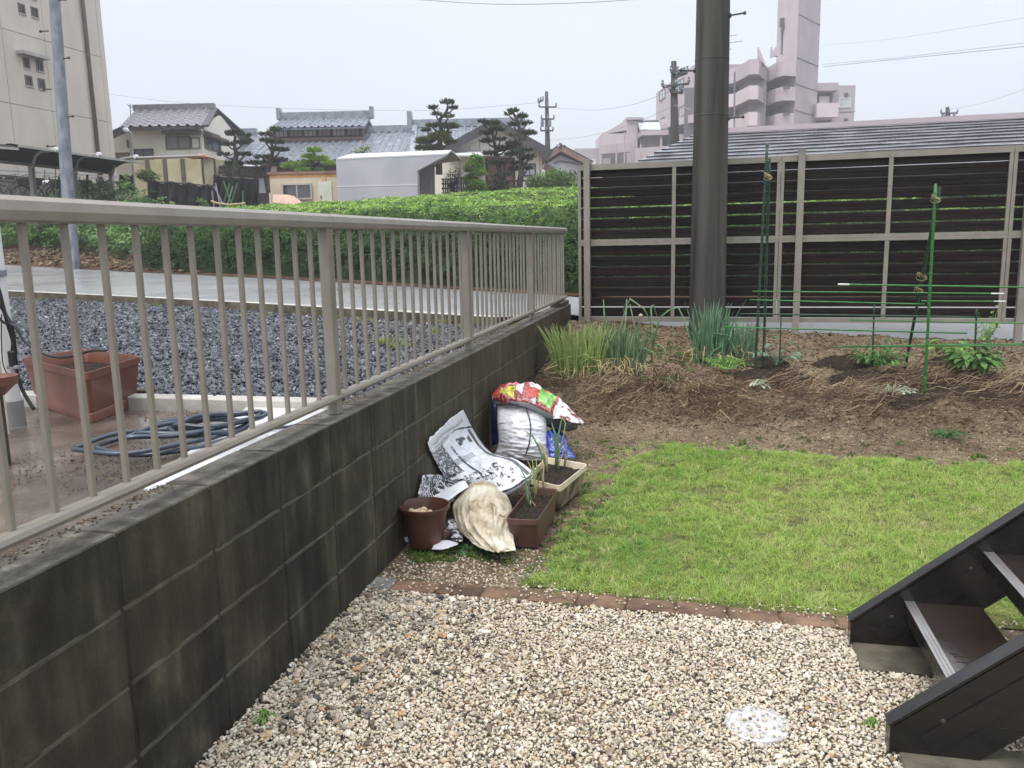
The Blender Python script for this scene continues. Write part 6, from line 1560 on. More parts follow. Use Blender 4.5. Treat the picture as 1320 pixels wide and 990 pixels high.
# near side wall, flat ridge, far slope and open right-hand end (ridge runs left to right)
e0 = W(434, 206, Y=YT); e1 = W(577, 199.5, Y=YT); zg0 = 1.4
P_wall = [(e0.x, YT, zg0), (W(538, 262, Y=YT).x, YT, zg0), (W(538, 220, Y=YT).x, YT, W(538, 220, Y=YT).z), (e1.x, YT, e1.z), (e0.x, YT, e0.z)]
mb = MB(); mb.prism(P_wall, (0, .05, 0)); mb.build('side_sheet', 'tarp', tt)
mb = MB(); q0 = W(452, 200, Y=YT+2.2); q1 = W(582, 195, Y=YT+2.2); q1.z = max(q1.z, q0.z); mb.prism([(e0.x, YT-.01, e0.z), (e1.x, YT-.01, e1.z), (q1.x, YT+2.2, q1.z), (q0.x, YT+2.2, q0.z)], (0, 0, .05)); mb.build('roof_sheet', 'tarp_top', tt)
g1 = W(595, 206, Y=YT+4.2); mb = MB(); mb.prism([(q0.x, YT+2.21, q0.z), (q1.x, YT+2.21, q1.z), (g1.x, YT+4.4, g1.z), (q0.x, YT+4.4, e0.z-.2)], (0, 0, .05)); mb.build('roof_sheet', 'tarp_top', tt)
mb = MB(); mb.prism([(e0.x, YT+4.4, zg0), (W(560, 250, Y=YT+4.4).x, YT+4.4, zg0), (W(560, 250, Y=YT+4.4).x, YT+4.4, g1.z-.1), (e0.x, YT+4.4, e0.z-.25)], (0, .05, 0)); mb.build('side_sheet', 'tarp', tt)
mb = MB(); mb.prism([(e0.x-.03, YT, zg0), (e0.x-.03, YT+4.4, zg0), (e0.x-.03, YT+4.4, e0.z-.25), (e0.x-.03, YT+2.2, q0.z), (e0.x-.03, YT, e0.z)], (.03, 0, 0)); mb.build('end_sheet', 'tarp', tt)
for (x0, y0, x1, y1, Yq) in ((540, 262, 539, 219, YT+.1), (560, 256, 559.5, 205, YT+2.3), (552, 258, 557, 228, YT+2.4), (592, 252, 593, 206, YT+4.3)):
    mb = MB(); mb.tube([W(x0, y0, Y=Yq), W(x1, y1, Y=Yq)], .035, 6); mb.build('tube_frame', 'window_frame', tt)
mb = MB(); mb.bar(W(539, 220, Y=YT+.1), W(577, 201, Y=YT+.1), .05, .07, up=(0, 1, 0)); mb.build('gable_edge', 'window_frame', tt)
a = W(434, 240, Y=YT-.01); b = W(538, 241, Y=YT-.01); mb = MB(); mb.box((a.x, YT-.010, a.z-.03), (b.x, YT-.002, a.z+.01)); mb.build('seam', 'tarp_top', tt)

# black shade nets hung on a pipe fence
def netting(name, label, P, dep, mat='net'):
    mb = MB(); n = 40; m = 8; vs = []
    L = [0]; 
    for a, b in zip(P, P[1:]): L.append(L[-1]+abs(b[0]-a[0]))
    for i in range(n+1):
        s = L[-1]*i/n; xx = P[0][0]+s; t_ = interp(xx, [p[0] for p in P], [p[1] for p in P]); bo = interp(xx, [p[0] for p in P], [p[2] for p in P]); Yq = interp(xx, [p[0] for p in P], [p[3] for p in P])
        A = W(xx, t_, Y=Yq); B = W(xx, bo, Y=Yq)
        for k in range(m+1): v = A.lerp(B, k/m); v = v+Vector((0, -.14*sin(i*.9+k*.25)*(k/m)-.08*sin(i*2.1), .05*sin(i*.55)*(k == 0))); vs.append(v)
    q = m+1; F = [(i*q+k, (i+1)*q+k, (i+1)*q+k+1, i*q+k+1) for i in range(n) for k in range(m)]
    mb.add(vs, F); mb.add([v+Vector((0, .03, 0)) for v in vs], [f[::-1] for f in F]); t = thing(name, label, 'netting', W(P[0][0], P[0][2], Y=P[0][3])); mb.build('sheet', mat, t, smooth=True)
    mb = MB(); mb.tube([W(p[0], p[1], Y=p[3]+.05) for p in P], .03, 6)
    for p in P: mb.tube([W(p[0], p[2]+4, Y=p[3]+.06), W(p[0], p[1]-2, Y=p[3]+.06)], .035, 6)
    mb.build('pipe_frame', 'dark_metal', t); return t
netting('shade_net', 'long black shade netting hung on pipes left of the cream shed', [(192, 233, 266, 30), (215, 235, 266, 30), (245, 237, 266, 30), (274, 240, 266, 30)], 0)
netting('shade_net', 'second black shade netting, standing right next to the cream shed', [(276, 227, 266, 31), (300, 229, 266, 31), (333, 231, 266, 31)], 0)
netting('small_net', 'short dark net panel below the shelter corner post', [(155, 227, 246, 32), (171, 228, 246, 32)], 0)
# crossing green stakes in front of the nets, with a pale rope
cs = [(278, 236, 284, 266), (296, 236, 286, 266), (300, 240, 292, 266), (288, 233, 300, 266), (276, 240, 288, 262), (313, 246, 313, 268), (273, 246, 276, 266), (306, 236, 297, 262)]
for i, (x0, y0, x1, y1) in enumerate(cs):
    mb = MB(); mb.tube([W(x1, y1+3, Y=28.5), W(x0, y0, Y=28.6)], .022, 5); tag(mb.build('garden_stake', 'green_pole' if i % 2 else 'steel', None, origin=W(x1, y1, Y=28.5)), ['leftmost slanting stake of the crossed group, leaning left', 'green stake leaning right near the left end of the crossed group', 'third crossed stake, leaning right from the middle', 'green stake leaning left across the middle of the crossed group', 'far left stake leaning strongly outward to the left', 'separate short upright green stake right of the crossed group', 'short upright stake at the left end of the pale rope', 'green stake leaning right at the right side of the crossed group'][i], 'stake', 'crossed stakes before the nets')
mb = MB(); mb.tube([W(272, 259, Y=28.3), W(280, 262, Y=28.3), W(295, 264, Y=28.3), (W(308, 263, Y=28.3)), W(316, 262, Y=28.3)], .035, 6); tag(mb.build('rope', 'dry_leaf', None, origin=W(272, 259, Y=28.3)), 'pale yellowish rope strung along the crossed stakes', 'rope')
# lattice fence and low grey tank behind the tea
t = thing('lattice_fence', 'dark brown wooden lattice fence between the tent garage and the round topiary', 'fence', W(590, 250, Y=38))
for k in range(13):
    x = 571+k*2.9; mb = MB(); p = W(x, 228 if k > 5 else 230, Y=38); q = W(x, 262, Y=38); mb.box((p.x-.035, 38, q.z), (p.x+.035, 38.05, p.z)); mb.build('picket', 'wood_dark', t)
for y in (231, 237, 243, 249):
    a = W(569, y, Y=37.98); b = W(608, y, Y=37.98); mb = MB(); mb.box((a.x, 37.95, a.z-.03), (b.x, 37.998, a.z+.03)); mb.build('rail', 'wood_dark', t)
t = thing('dark_garden_fence', 'low dark rail fence behind the tall pines', 'fence', W(680, 250, Y=38.5))
for y in (234, 250):
    a = W(627, y, Y=38.5); b = W(735, y+1, Y=38.5); mb = MB(); mb.box((a.x, 38.5, a.z-.04), (b.x, 38.55, a.z+.04)); mb.build('rail', 'wood_dark', t)
for k in range(9): p = W(628+k*13, 233, Y=38.6); mb = MB(); mb.box((p.x-.05, 38.56, 1.8), (p.x+.05, 38.62, p.z)); mb.build('post', 'wood_dark', t)
a = W(610, 254, Y=31.5); b = W(637, 249, Y=31.5); mb = MB(); mb.prism([(a.x, 31.5, 1.5), (b.x, 31.5, 1.5), (b.x-.1, 31.5, b.z-.03), (a.x+.12, 31.5, b.z)], (0, 1.2, 0)); tag(mb.build('grey_tank', 'tarp', None, origin=a), 'low grey tank with a sloping top showing above the tea below the topiary', 'tank')

# ================================================================== GARDEN TREES
M['pine'] = leaf_mat('pine_needles', (.020, .036, .014), (.055, .080, .030), (.13, .155, .06), 1.6, .6, .1)
M['pine_warm'] = leaf_mat('yellowish_pine_needles', (.05, .065, .02), (.12, .13, .04), (.22, .20, .07), 1.6, .6, .1)
M['bark'] = pm('pine_bark', (.035, .028, .022), (.09, .075, .06), 6, .9, .6, 20)
M['topiary'] = leaf_mat('bright_topiary_leaf', (.10, .22, .03), (.24, .42, .06), (.42, .56, .13), 1.8, .5, .25)
M['shrub'] = leaf_mat('shrub_leaf', (.07, .15, .035), (.16, .28, .06), (.32, .42, .12), 1.6, .5, .25)
M['shrub_dark'] = leaf_mat('dark_shrub_leaf', (.018, .032, .012), (.04, .06, .022), (.09, .085, .035), 1.6, .5, .2)
def needles(mb, c, rx, ry, rz, n, L=.15, w=.03):
    for _ in range(n):
        a = random.uniform(0, 2*pi); r = sqrt(random.random()); h = random.uniform(-.6, 1)
        k = (1-.35*h*h)*r; p = Vector(c)+Vector((rx*k*cos(a), ry*k*sin(a), rz*h*(1-.5*r)))
        d = Vector((cos(a)*random.uniform(.1, 1.1), sin(a)*random.uniform(.1, 1.1), random.uniform(.2, 1.3))).normalized()
        s = d.cross(Vector((random.uniform(-1, 1), random.uniform(-1, 1), .3))).normalized()
        for t_ in (0, 1):
            s2 = d.cross(s) if t_ else s; q = p+d*L*random.uniform(.7, 1.2)
            mb.add([p-s2*w, p+s2*w, q+s2*w*.25, q-s2*w*.25], [(0, 1, 2, 3)])
def niwaki(label, D, trunk, pads, mat='pine', r0=.16, name='pine_tree', dens=62):
    base = W(*trunk[0], Y=D); t = thing(name, label, 'tree', base, 'cloud-pruned garden trees')
    P = [W(x, y, Y=D) for x, y in trunk]; f = []
    for i in range(len(P)-1):
        for k in range(5): f.append(crom(P[max(0, i-1)], P[i], P[i+1], P[min(len(P)-1, i+2)], k/5))
    f.append(P[-1]); n = len(f); mb = MB(); mb.tube(f, [r0*(1-.75*i/(n-1)) for i in range(n)], 8); mb.build('trunk', 'bark', t, smooth=True)
    for i, (x, y, wpx, hpx) in enumerate(pads):
        dz = random.uniform(-.7, .7); c = W(x, y, Y=D+dz); s = (W(x+10, y, Y=D)-W(x, y, Y=D)).length/10; rx = wpx*s*.44; rz = hpx*s*.36
        j = min(f, key=lambda q: abs(q.z-(c.z-.25))+.2*abs(q.x-c.x)); mb = MB(); mb.tube([j, j.lerp(c, .5)-Vector((0, 0, .08)), c-Vector((0, 0, rz*.3))], [.06, .045, .025], 5); mb.build('limb', 'bark', t)
        mb = MB(); n_ = int(dens*max(.7, wpx*hpx/110)); needles(mb, c, rx, rx*.85, rz, n_); mb.build('needle_pad', mat, t)
    return t
niwaki('left pine with a single flat-topped crown in front of the long tiled roof', 40, [(301, 232), (303, 215), (304, 198), (302, 185), (304, 175)],
       [(302, 173, 26, 11), (318, 176, 12, 7), (294, 187, 20, 8), (312, 185, 18, 8), (288, 200, 20, 7), (316, 200, 22, 8), (300, 212, 34, 10), (290, 218, 20, 9), (312, 219, 22, 9)])
niwaki('second pine from the left, with layered pads beside the upper gallery', 39.5, [(347, 248), (344, 228), (350, 205), (351, 190), (348, 176)],
       [(355, 168, 18, 9), (342, 174, 18, 8), (356, 184, 26, 8), (342, 182, 16, 7), (361, 194, 28, 8), (340, 204, 24, 9), (328, 211, 20, 10), (348, 210, 26, 9), (362, 207, 20, 8), (334, 220, 16, 8)])
niwaki('bright green cloud-pruned tree standing above the prefab shed', 37, [(404, 232), (404, 215), (405, 198)],
       [(405, 195, 20, 9), (398, 203, 18, 9), (412, 206, 26, 10), (396, 211, 20, 10), (424, 212, 18, 9), (380, 214, 24, 10), (404, 221, 26, 8), (370, 216, 14, 8), (390, 220, 20, 7)], 'topiary', .10, 'pruned_tree', 90)
niwaki('tall pine with a bare bent top, rising right behind the tent garage', 38, [(566, 225), (566, 200), (567, 185), (569, 168), (567, 155), (574, 146), (578, 138)],
       [(577, 133, 20, 9), (584, 140, 12, 7), (558, 140, 14, 8), (562, 148, 14, 6), (578, 151, 14, 6), (557, 163, 16, 8), (566, 162, 10, 8), (579, 164, 28, 11), (550, 169, 12, 7), (572, 172, 20, 6)], dens=70)
niwaki('yellowish rounded pine below the tall bare-topped one, over the tent roof', 37.5, [(560, 215), (560, 200), (560, 190)],
       [(548, 183, 28, 16), (566, 178, 34, 17), (580, 184, 18, 12), (545, 192, 22, 10), (560, 192, 32, 13)], 'pine_warm', .12, dens=85)
niwaki('pine with wide layered pads in front of the cream gable', 37, [(650, 258), (648, 240), (644, 222), (640, 200), (637, 182), (633, 166)],
       [(633, 160, 24, 9), (622, 158, 12, 6), (641, 168, 24, 8), (627, 173, 20, 8), (628, 183, 22, 8), (645, 181, 16, 6), (653, 192, 34, 9), (661, 186, 20, 8), (632, 199, 22, 9), (640, 211, 26, 9), (660, 200, 18, 7), (664, 219, 22, 12), (650, 226, 26, 9)])
niwaki('tallest right-hand pine with a crooked top, against the sky over the gable', 36.5, [(669, 262), (670, 240), (672, 215), (671, 190), (670, 170), (667, 155), (662, 146)],
       [(661, 144, 14, 9), (673, 151, 14, 10), (656, 148, 10, 7), (662, 162, 18, 7), (679, 160, 14, 7), (682, 173, 20, 7), (662, 175, 14, 6), (680, 172, 22, 7), (676, 195, 24, 8), (683, 203, 18, 7), (664, 197, 14, 7), (678, 206, 20, 7), (664, 211, 14, 7), (680, 218, 16, 7)])
def shrub(label, D, blobs, mat, n, L=.13, w=.05, name='shrub', cat='shrub', stems=True, group=None):
    x0, y0 = blobs[0][0], max(b[1]+b[3]/2 for b in blobs); base = W(x0, y0, Y=D); t = thing(name, label, cat, base, group)
    mb = MB(); ms = MB()
    for (x, y, wp, hp) in blobs:
        c = W(x, y, Y=D+random.uniform(-.3, .3)); s = (W(x+10, y, Y=D)-W(x, y, Y=D)).length/10; rx, rz = wp*s/2, hp*s/2
        for _ in range(int(n*wp*hp/400)):
            v = Vector((random.gauss(0, 1), random.gauss(0, 1), random.gauss(0, 1))).normalized()*random.uniform(.45, 1.05)
            p = c+Vector((v.x*rx, v.y*rx*.8, v.z*rz)); leaf(mb, p, (v.x+random.uniform(-.6, .6), v.y+random.uniform(-.6, .6), random.uniform(-.2, .9)), L*random.uniform(.7, 1.3), w, random.uniform(.1, .5))
        ms.tube([base, base.lerp(c, .6), c], [.05, .035, .015], 5)
    mb.build('leaves', mat, t)
    if stems: ms.build('stems', 'bark', t)
    return t
shrub('bright green tiered round topiary in front of the cream gable house', 35, [(613, 207, 18, 14), (608, 217, 20, 11), (616, 222, 20, 12), (606, 231, 18, 11), (614, 238, 24, 13), (608, 246, 20, 10), (622, 247, 14, 10), (612, 213, 20, 12)], 'topiary', 1500, name='topiary_tree', cat='topiary')
shrub('broad pale green bush right of the tall pines at the end of the tea field', 35.5, [(706, 235, 50, 28), (730, 236, 28, 30), (690, 240, 26, 24), (718, 225, 26, 14), (740, 245, 14, 20), (700, 247, 60, 14), (712, 245, 50, 18)], 'shrub', 560)
shrub('small dark clipped bush between the topiary and the tall pines', 35.8, [(638, 228, 12, 12), (636, 240, 24, 14), (650, 243, 30, 16), (630, 248, 20, 12), (664, 247, 20, 12)], 'shrub_dark', 330)
shrub('dark reddish bush behind the open end of the tent garage', 36.5, [(582, 232, 16, 24), (590, 226, 10, 20), (586, 244, 22, 18)], 'shrub_dark', 330)
shrub('dark bush at the foot of the left pine', 38, [(300, 222, 30, 14), (286, 226, 16, 14), (318, 226, 20, 14)], 'shrub_dark', 330)
shrub('small bright green bush above the black net at the left', 31, [(188, 224, 22, 10), (198, 228, 16, 10), (182, 228, 10, 8)], 'shrub', 420)
shrub('tuft of green foliage behind the tent garage roof', 36, [(464, 195, 14, 9), (472, 192, 10, 10), (458, 197, 9, 7)], 'shrub', 300)
shrub('dark clump of dark leaves by the fence below the small far house', 36.2, [(740, 226, 10, 18), (748, 238, 10, 24)], 'shrub_dark', 330)
shrub('round dark tree top peeping over the small far house', 75, [(723, 191, 8, 9)], 'shrub_dark', 900, L=.3, w=.12, name='round_tree', cat='tree', stems=False)
end_frame()

# ================================================================== PINK APARTMENT BLOCK
begin_frame(-YAW)
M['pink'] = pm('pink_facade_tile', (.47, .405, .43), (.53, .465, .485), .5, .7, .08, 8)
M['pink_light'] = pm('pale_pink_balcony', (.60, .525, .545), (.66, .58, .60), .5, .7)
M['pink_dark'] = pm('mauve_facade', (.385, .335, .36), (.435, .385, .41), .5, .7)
M['recess'] = pm('grey_recessed_wall', (.13, .125, .14), (.19, .18, .20), .6, .8)
YP = 95
ap = thing('pink_apartment_block', 'large pink terraced apartment block with balconies and a tall lift tower behind the utility pole', 'apartment building', W(980, 215, Y=YP))
def col(x, y, Y): return W(x, y, Y=Y)
def vbox(nm, mat, x0, y0, Ya, x1, y1, Yb, depth, top=None, bottom=None, par=None, right=False):
    """wall slab between two image columns, y0/y1 = top edges, going down to height bottom"""
    a = col(x0, y0, Ya); b = col(x1, y1, Yb); bt = bottom if bottom is not None else 3
    mb = MB(); mb.prism([(a.x, a.y, bt), (b.x, b.y, bt), (b.x, b.y, b.z), (a.x, a.y, a.z)], (0, depth, 0)); return mb.build(nm, mat, par or ap)
# tower: two faces meeting at the corner
tz = col(1029, -60, 92).z
A_ = col(1001, 60, 97); B_ = col(1027.5, 60, 92); C2 = col(1056, 60, 97)
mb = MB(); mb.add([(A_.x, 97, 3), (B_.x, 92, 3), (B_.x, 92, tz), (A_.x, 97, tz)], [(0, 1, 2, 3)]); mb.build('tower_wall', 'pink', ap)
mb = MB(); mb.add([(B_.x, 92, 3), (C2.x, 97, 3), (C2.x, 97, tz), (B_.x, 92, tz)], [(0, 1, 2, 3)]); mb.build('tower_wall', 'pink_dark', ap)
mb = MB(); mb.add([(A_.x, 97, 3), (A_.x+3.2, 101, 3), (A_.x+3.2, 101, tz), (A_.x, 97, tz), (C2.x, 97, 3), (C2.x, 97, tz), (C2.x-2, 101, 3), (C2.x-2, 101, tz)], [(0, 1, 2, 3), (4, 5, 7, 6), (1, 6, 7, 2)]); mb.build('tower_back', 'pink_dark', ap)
for y in (18, 74, 108, 142):
    p = col(1027.5, y, 92); mb = MB(); q = Vector((C2.x, 97, p.z)); mb.bar(Vector((B_.x, 91.98, p.z)), q-Vector((0, .02, 0)), .05, .10); mb.build('tower_joint', 'recess', ap)
mb = MB(); mb.tube([col(1007.5, 70, 95.5), col(1008.5, 27, 95.5)], .12, 6); mb.build('mast', 'recess', ap)
mb = MB(); mb.ob(col(1009, 29, 95.4), (.3, 0, 0), (0, .2, 0), (0, 0, .45)); mb.ob(col(1011.5, 35.5, 95.4), (.35, 0, 0), (0, .3, 0), (0, 0, .3)); mb.build('siren', 'pipe_brown', ap)
# storey lines at the balcony column x=1005
ZK = [col(1005, 110.5+34*k, 91).z for k in range(-1, 5)]; PH = (ZK[1]-ZK[2])*.52
PL = [(936, 96), (947.5, 95), (966, 90.5), (977.5, 90.5), (989.5, 95), (1000, 92.5), (1010, 91.6), (1025.5, 92)]
pts_pl = [Vector((col(x, 110, Y).x, Y, 0)) for x, Y in PL]
for k, zt_ in enumerate(ZK):
    dz = -.35 if k == 0 else 0
    for i, (a, b) in enumerate(zip(pts_pl, pts_pl[1:])):
        mb = MB(); d = (b-a).normalized(); n = Vector((d.y, -d.x, 0))
        h = PH*(1.0 if k else 1.1); lift = .9 if (i in (1, 2) and k == 0) else 0
        mb.prism([a+Vector((0, 0, zt_-h)), b+Vector((0, 0, zt_-h)), b+Vector((0, 0, zt_)), a+Vector((0, 0, zt_))], -n*.18); 
        mb.build('balcony_parapet', 'pink_light' if (i < 3 and k) else 'pink', ap)
    mb = MB(); P_ = [p+Vector((0, .19, zt_-PH-.02)) for p in pts_pl]; mb.prism(P_+[Vector((pts_pl[-1].x, 99, zt_-PH-.02)), Vector((pts_pl[0].x, 99, zt_-PH-.02))], (0, 0, .25)); mb.build('floor_slab', 'pink_dark', ap)
mb = MB(); mb.box((pts_pl[0].x-4, 98.4, 3), (A_.x+3, 98.9, ZK[0]-PH)); mb.build('rear_wall', 'recess', ap)
for k in range(1, 6):
    for x, w in ((942, 1.2), (958, 1.5), (980, .9), (1004, 2.2), (1016, 1.0)):
        p = col(x, 110, 98.38); z0 = ZK[k]-PH if k < 6 else 3; mb = MB(); mb.box((p.x-w/2, 98.25, z0), (p.x+w/2, 98.39, z0+2.2)); mb.build('door' if w < 2 else 'pillar', 'pink_dark' if w > 1.4 else 'pipe_brown', ap)
    for x, y in ((1011.5, 113), (1016, 112.5)):
        p = col(x, 113+34*(k-1), 91.5); mb = MB(); mb.ob((p.x, 91.45, p.z), (.16, 0, 0), (0, .05, 0), (0, 0, .16)); mb.build('vent', 'pipe_brown', ap)
mb = MB(); a = col(1001, 74+5, 92); mb.box((a.x-2.2, 94, 3), (a.x-.4, 98.3, ZK[0])); mb.build('pillar', 'pink_dark', ap)
# sail-like fins on the roof
for P3 in (((978, 60), (990, 90), (978, 74)), ((995, 60), (1000, 72), (994, 74)), ((1000, 60), (1004, 72), (997, 72))):
    mb = MB(); mb.prism([col(x, y, 91.5) for x, y in P3], (0, .5, 0)); mb.build('roof_fin', 'pink', ap)
for x0, y0, x1, y1 in ((939, 90, 939, 44), (946.5, 165, 947, 93)):
    mb = MB(); mb.tube([col(x0, y0, 89.9), col(x1, y1, 89.9)], .09 if x0 > 940 else .05, 6); mb.build('drainpipe' if x0 > 940 else 'aerial_mast', 'recess', ap)
mb = MB()
for y, x0, x1 in ((45, 936, 950), (53, 940, 957), (63, 936, 943)): mb.tube([col(x0, y+2, 89.9), col(x1, y, 89.9)], .03, 4)
mb.build('aerial', 'recess', ap)
# right wing
vbox('wall', 'pink_dark', 1074, 110, 98, 1103, 110, 98, 6); vbox('wall', 'recess', 1050, 118, 98.5, 1076, 118, 98.5, 5)
a = col(1052, 107, 97); b = col(1081, 107.5, 97); zb_ = col(1052, 117, 97).z; mb = MB(); mb.box((a.x, 97, zb_), (b.x, 103, a.z)); mb.build('roof_parapet', 'pink_dark', ap)
for y0, y1 in ((133, 150.5), (167, 184)):
    a = col(1053, y0, 95.5); b = col(1080.5, y1, 95.5); mb = MB(); mb.box((a.x, 95.5, b.z), (b.x, 98.4, a.z)); mb.build('balcony', 'pink_light', ap)
    for x0, x1, ya in ((1056, 1069, y0-9),):
        a = col(x0, ya, 98.3); b = col(x1, y0+2, 98.3); mb = MB(); mb.box((a.x, 98.3, b.z), (b.x, 98.48, a.z)); mb.build('door', 'white_wall', ap)
for y0 in (127, 160):
    a = col(1082, y0, 97.98); b = col(1096, y0+11, 97.98); win(None, 'window', ap, ((a.x+b.x)/2, 97.97, (a.z+b.z)/2), (1, 0, 0), b.x-a.x, a.z-b.z, (0, -1, 0), 'glass_pale', 'white_plastic', 2, .08)
    p = col(1091, y0-5, 97.9); mb = MB(); mb.ob((p.x, 97.9, p.z), (.2, 0, 0), (0, .09, 0), (0, 0, .2)); mb.build('vent', 'pipe_brown', ap)
for y in (144.5, 178): a = col(1080, y, 97.98); b = col(1103, y, 97.98); mb = MB(); mb.bar(Vector((a.x, 97.98, a.z)), Vector((b.x, 97.98, a.z)), .03, .08); mb.build('wall_joint', 'recess', ap)
# left wing, receding
a = col(846, 106, 118); b = col(894, 84, 100); c_ = col(915, 88, 97)
mb = MB(); mb.add([(a.x, 118, 3), (b.x, 100, 3), (b.x, 100, b.z), (a.x, 118, b.z)], [(0, 1, 2, 3)]); mb.build('wing_wall', 'pink', ap)
mb = MB(); mb.box((b.x, 100, 3), (c_.x+6, 108, b.z)); mb.build('wing_wall', 'pink_dark', ap)
def onwing(x, y):
    t_ = (x-846)/(894-846); return W(x, y, Y=1/((1-t_)/118+t_/100))
wd_ = Vector((b.x-a.x, -18, 0)).normalized(); wn = Vector((wd_.y, -wd_.x, 0))
for x0, y0, x1, y1 in ((851, 116, 858, 128), (874, 103, 882, 117), (876, 137, 884, 150), (852, 152, 857, 156)):
    p = onwing((x0+x1)/2, (y0+y1)/2); q0_ = onwing(x0, y0); q1_ = onwing(x1, y0); H_ = onwing((x0+x1)/2, y0).z-onwing((x0+x1)/2, y1).z
    win(None, 'window', ap, p+wn*.05, wd_, (q1_-q0_).length, H_, wn, 'glass_pale', 'recess', 1, .12)
    for yy in (y0-1, y1+2): pass
# lower terraces at the left
vbox('terrace_wall', 'pink_dark', 741, 191.5, 112, 776, 191, 112, 8)
vbox('window_band', 'white_wall', 753, 205, 111.9, 768, 205, 111.9, .08, bottom=col(760, 212, 112).z)
vbox('terrace_wall', 'pink', 776, 172, 108, 812, 172, 104, 8); 
a = col(776, 172, 108); b = col(812, 152, 104); mb = MB(); mb.prism([(a.x, 108, a.z-.1), (b.x, 104, a.z-.1), (b.x, 104, b.z)], (0, 7, 0)); mb.build('sloping_wall', 'pink', ap)
vbox('roof_cap', 'pink_dark', 808, 151, 103.5, 830, 151, 103.5, 5, bottom=col(820, 154, 103.5).z)
vbox('terrace_wall', 'recess', 812, 156, 104.5, 862, 154, 104.5, 4)
vbox('terrace_wall', 'pink', 808, 154, 103.9, 822, 156, 103.9, .5)
vbox('sloping_side', 'pink', 850, 154, 103.6, 862, 154, 103.6, .5, bottom=col(856, 166, 103.6).z)
a = col(822, 157.5, 103.8); b = col(850, 157.5, 103.8); c0 = col(825, 167, 101.6); d0 = col(852, 167, 101.6)
mb = MB(); mb.add([a, b, d0, c0], [(0, 1, 2, 3)]); mb.add([p+Vector((0, .1, -.15)) for p in (a, b, d0, c0)], [(3, 2, 1, 0)]); mb.build('skylight', 'glass_pale', ap)
vbox('balcony', 'pink', 827, 168, 101.3, 862, 167, 101.3, 3, bottom=col(845, 174, 101.3).z)
vbox('dark_opening', 'glass', 825, 175, 103.2, 833, 175, 103.2, .3); vbox('post', 'pink_dark', 851, 174, 101.6, 854, 174, 101.6, .4)
vbox('curtain_wall', 'pink_dark', 834, 174, 103.3, 850, 174, 103.3, .3)
vbox('balcony', 'pink_dark', 775, 187, 102.5, 813, 184, 100.5, 1.0, bottom=col(794, 197, 101.5).z)
vbox('recess_wall', 'recess', 777, 197, 104, 826, 197, 104, 1); vbox('door', 'white_wall', 778, 204, 103.9, 787, 204, 103.9, .1)
vbox('low_parapet', 'pink', 818, 191, 101, 862, 188, 101, .4); vbox('low_parapet', 'pink_light', 871, 173, 100, 896, 172, 100, .3, bottom=col(880, 182, 100).z)
vbox('balcony', 'pink', 862, 154, 101, 896, 147, 97.5, 3, bottom=col(880, 158.5, 98).z); vbox('recess_wall', 'recess', 862, 158, 102, 915, 158, 102, 2)
for x in (794.5, 805, 813.5, 826): mb = MB(); mb.tube([col(x, 214, 99.8), col(x, 170 if x == 805 else 186, 99.8)], .1, 6); mb.build('balcony_post', 'pink_dark', ap)
end_frame()

# ================================================================== DARK-ROOFED HOUSE BEHIND THE FENCE
M['slate'] = pm('wet_dark_slate', (.085, .088, .10), (.20, .205, .225), 3.5, .3, .12, 24, (1, 1, 3), spec=.7, rvar=.08, coat=.3, objv=.12)
YS = 13.2
hr = thing('slate_roofed_house', 'low house with a wide wet dark slate hip roof just behind the slatted fence', 'house', (6, 16, .4))
ridgeL = W(903, 173, Y=18.5); ridgeR = W(1500, 142, Y=18.0); eaveL = W(771, 217.5, Y=14.0); eaveR = W(1500, 182, Y=12.2); eaveL.z -= .02
ridgeR = Vector((ridgeL.x+11, 18.2, W(1320, 151.5, Y=18.3).z)); zrid = (ridgeL.z+ridgeR.z)/2
ze_ = W(1150, 212, Y=13.3).z
eaveL = Vector((W(772, 217, Y=14.2).x, 14.2, ze_-.05)); eaveR = Vector((ridgeR.x+2.5, 12.6, ze_+.02))
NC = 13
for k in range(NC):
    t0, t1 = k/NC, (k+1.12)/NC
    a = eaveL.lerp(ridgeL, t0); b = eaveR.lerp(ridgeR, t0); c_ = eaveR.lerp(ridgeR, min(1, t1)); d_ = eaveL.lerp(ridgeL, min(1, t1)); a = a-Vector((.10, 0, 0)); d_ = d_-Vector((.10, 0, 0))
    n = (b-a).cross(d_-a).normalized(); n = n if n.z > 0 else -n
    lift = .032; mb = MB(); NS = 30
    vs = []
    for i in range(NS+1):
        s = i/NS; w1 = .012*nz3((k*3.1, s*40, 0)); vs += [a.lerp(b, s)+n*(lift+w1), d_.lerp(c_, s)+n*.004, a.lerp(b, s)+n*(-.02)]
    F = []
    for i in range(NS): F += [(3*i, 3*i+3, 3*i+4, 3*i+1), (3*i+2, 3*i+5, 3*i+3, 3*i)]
    mb.add(vs, F); mb.mi = [q % 2 for q in range(len(F))]; mb.build('slate_course', ['slate', 'tile_dark'], hr)  # dark lip faces paint the shadow under each course edge
mb = MB(); mb.add([eaveL, eaveR, ridgeR, ridgeL], [(0, 1, 2, 3)]); mb.add([eaveL-Vector((0, 0, .12)), eaveR-Vector((0, 0, .12)), eaveR, eaveL], [(0, 1, 2, 3)]); mb.add([eaveL-Vector((0, 0, .12)), eaveL, ridgeL, Vector((eaveL.x+1.0, 22.5, ze_)), Vector((eaveL.x+1.0, 22.5, ze_-.12))], [(0, 1, 2), (0, 2, 3, 4)]); mb.add([ridgeL, ridgeR, (ridgeR.x, 22.5, ze_), (eaveL.x+1, 22.5, ze_)], [(0, 1, 2, 3)]); mb.build('roof_deck', 'tile_dark', hr)
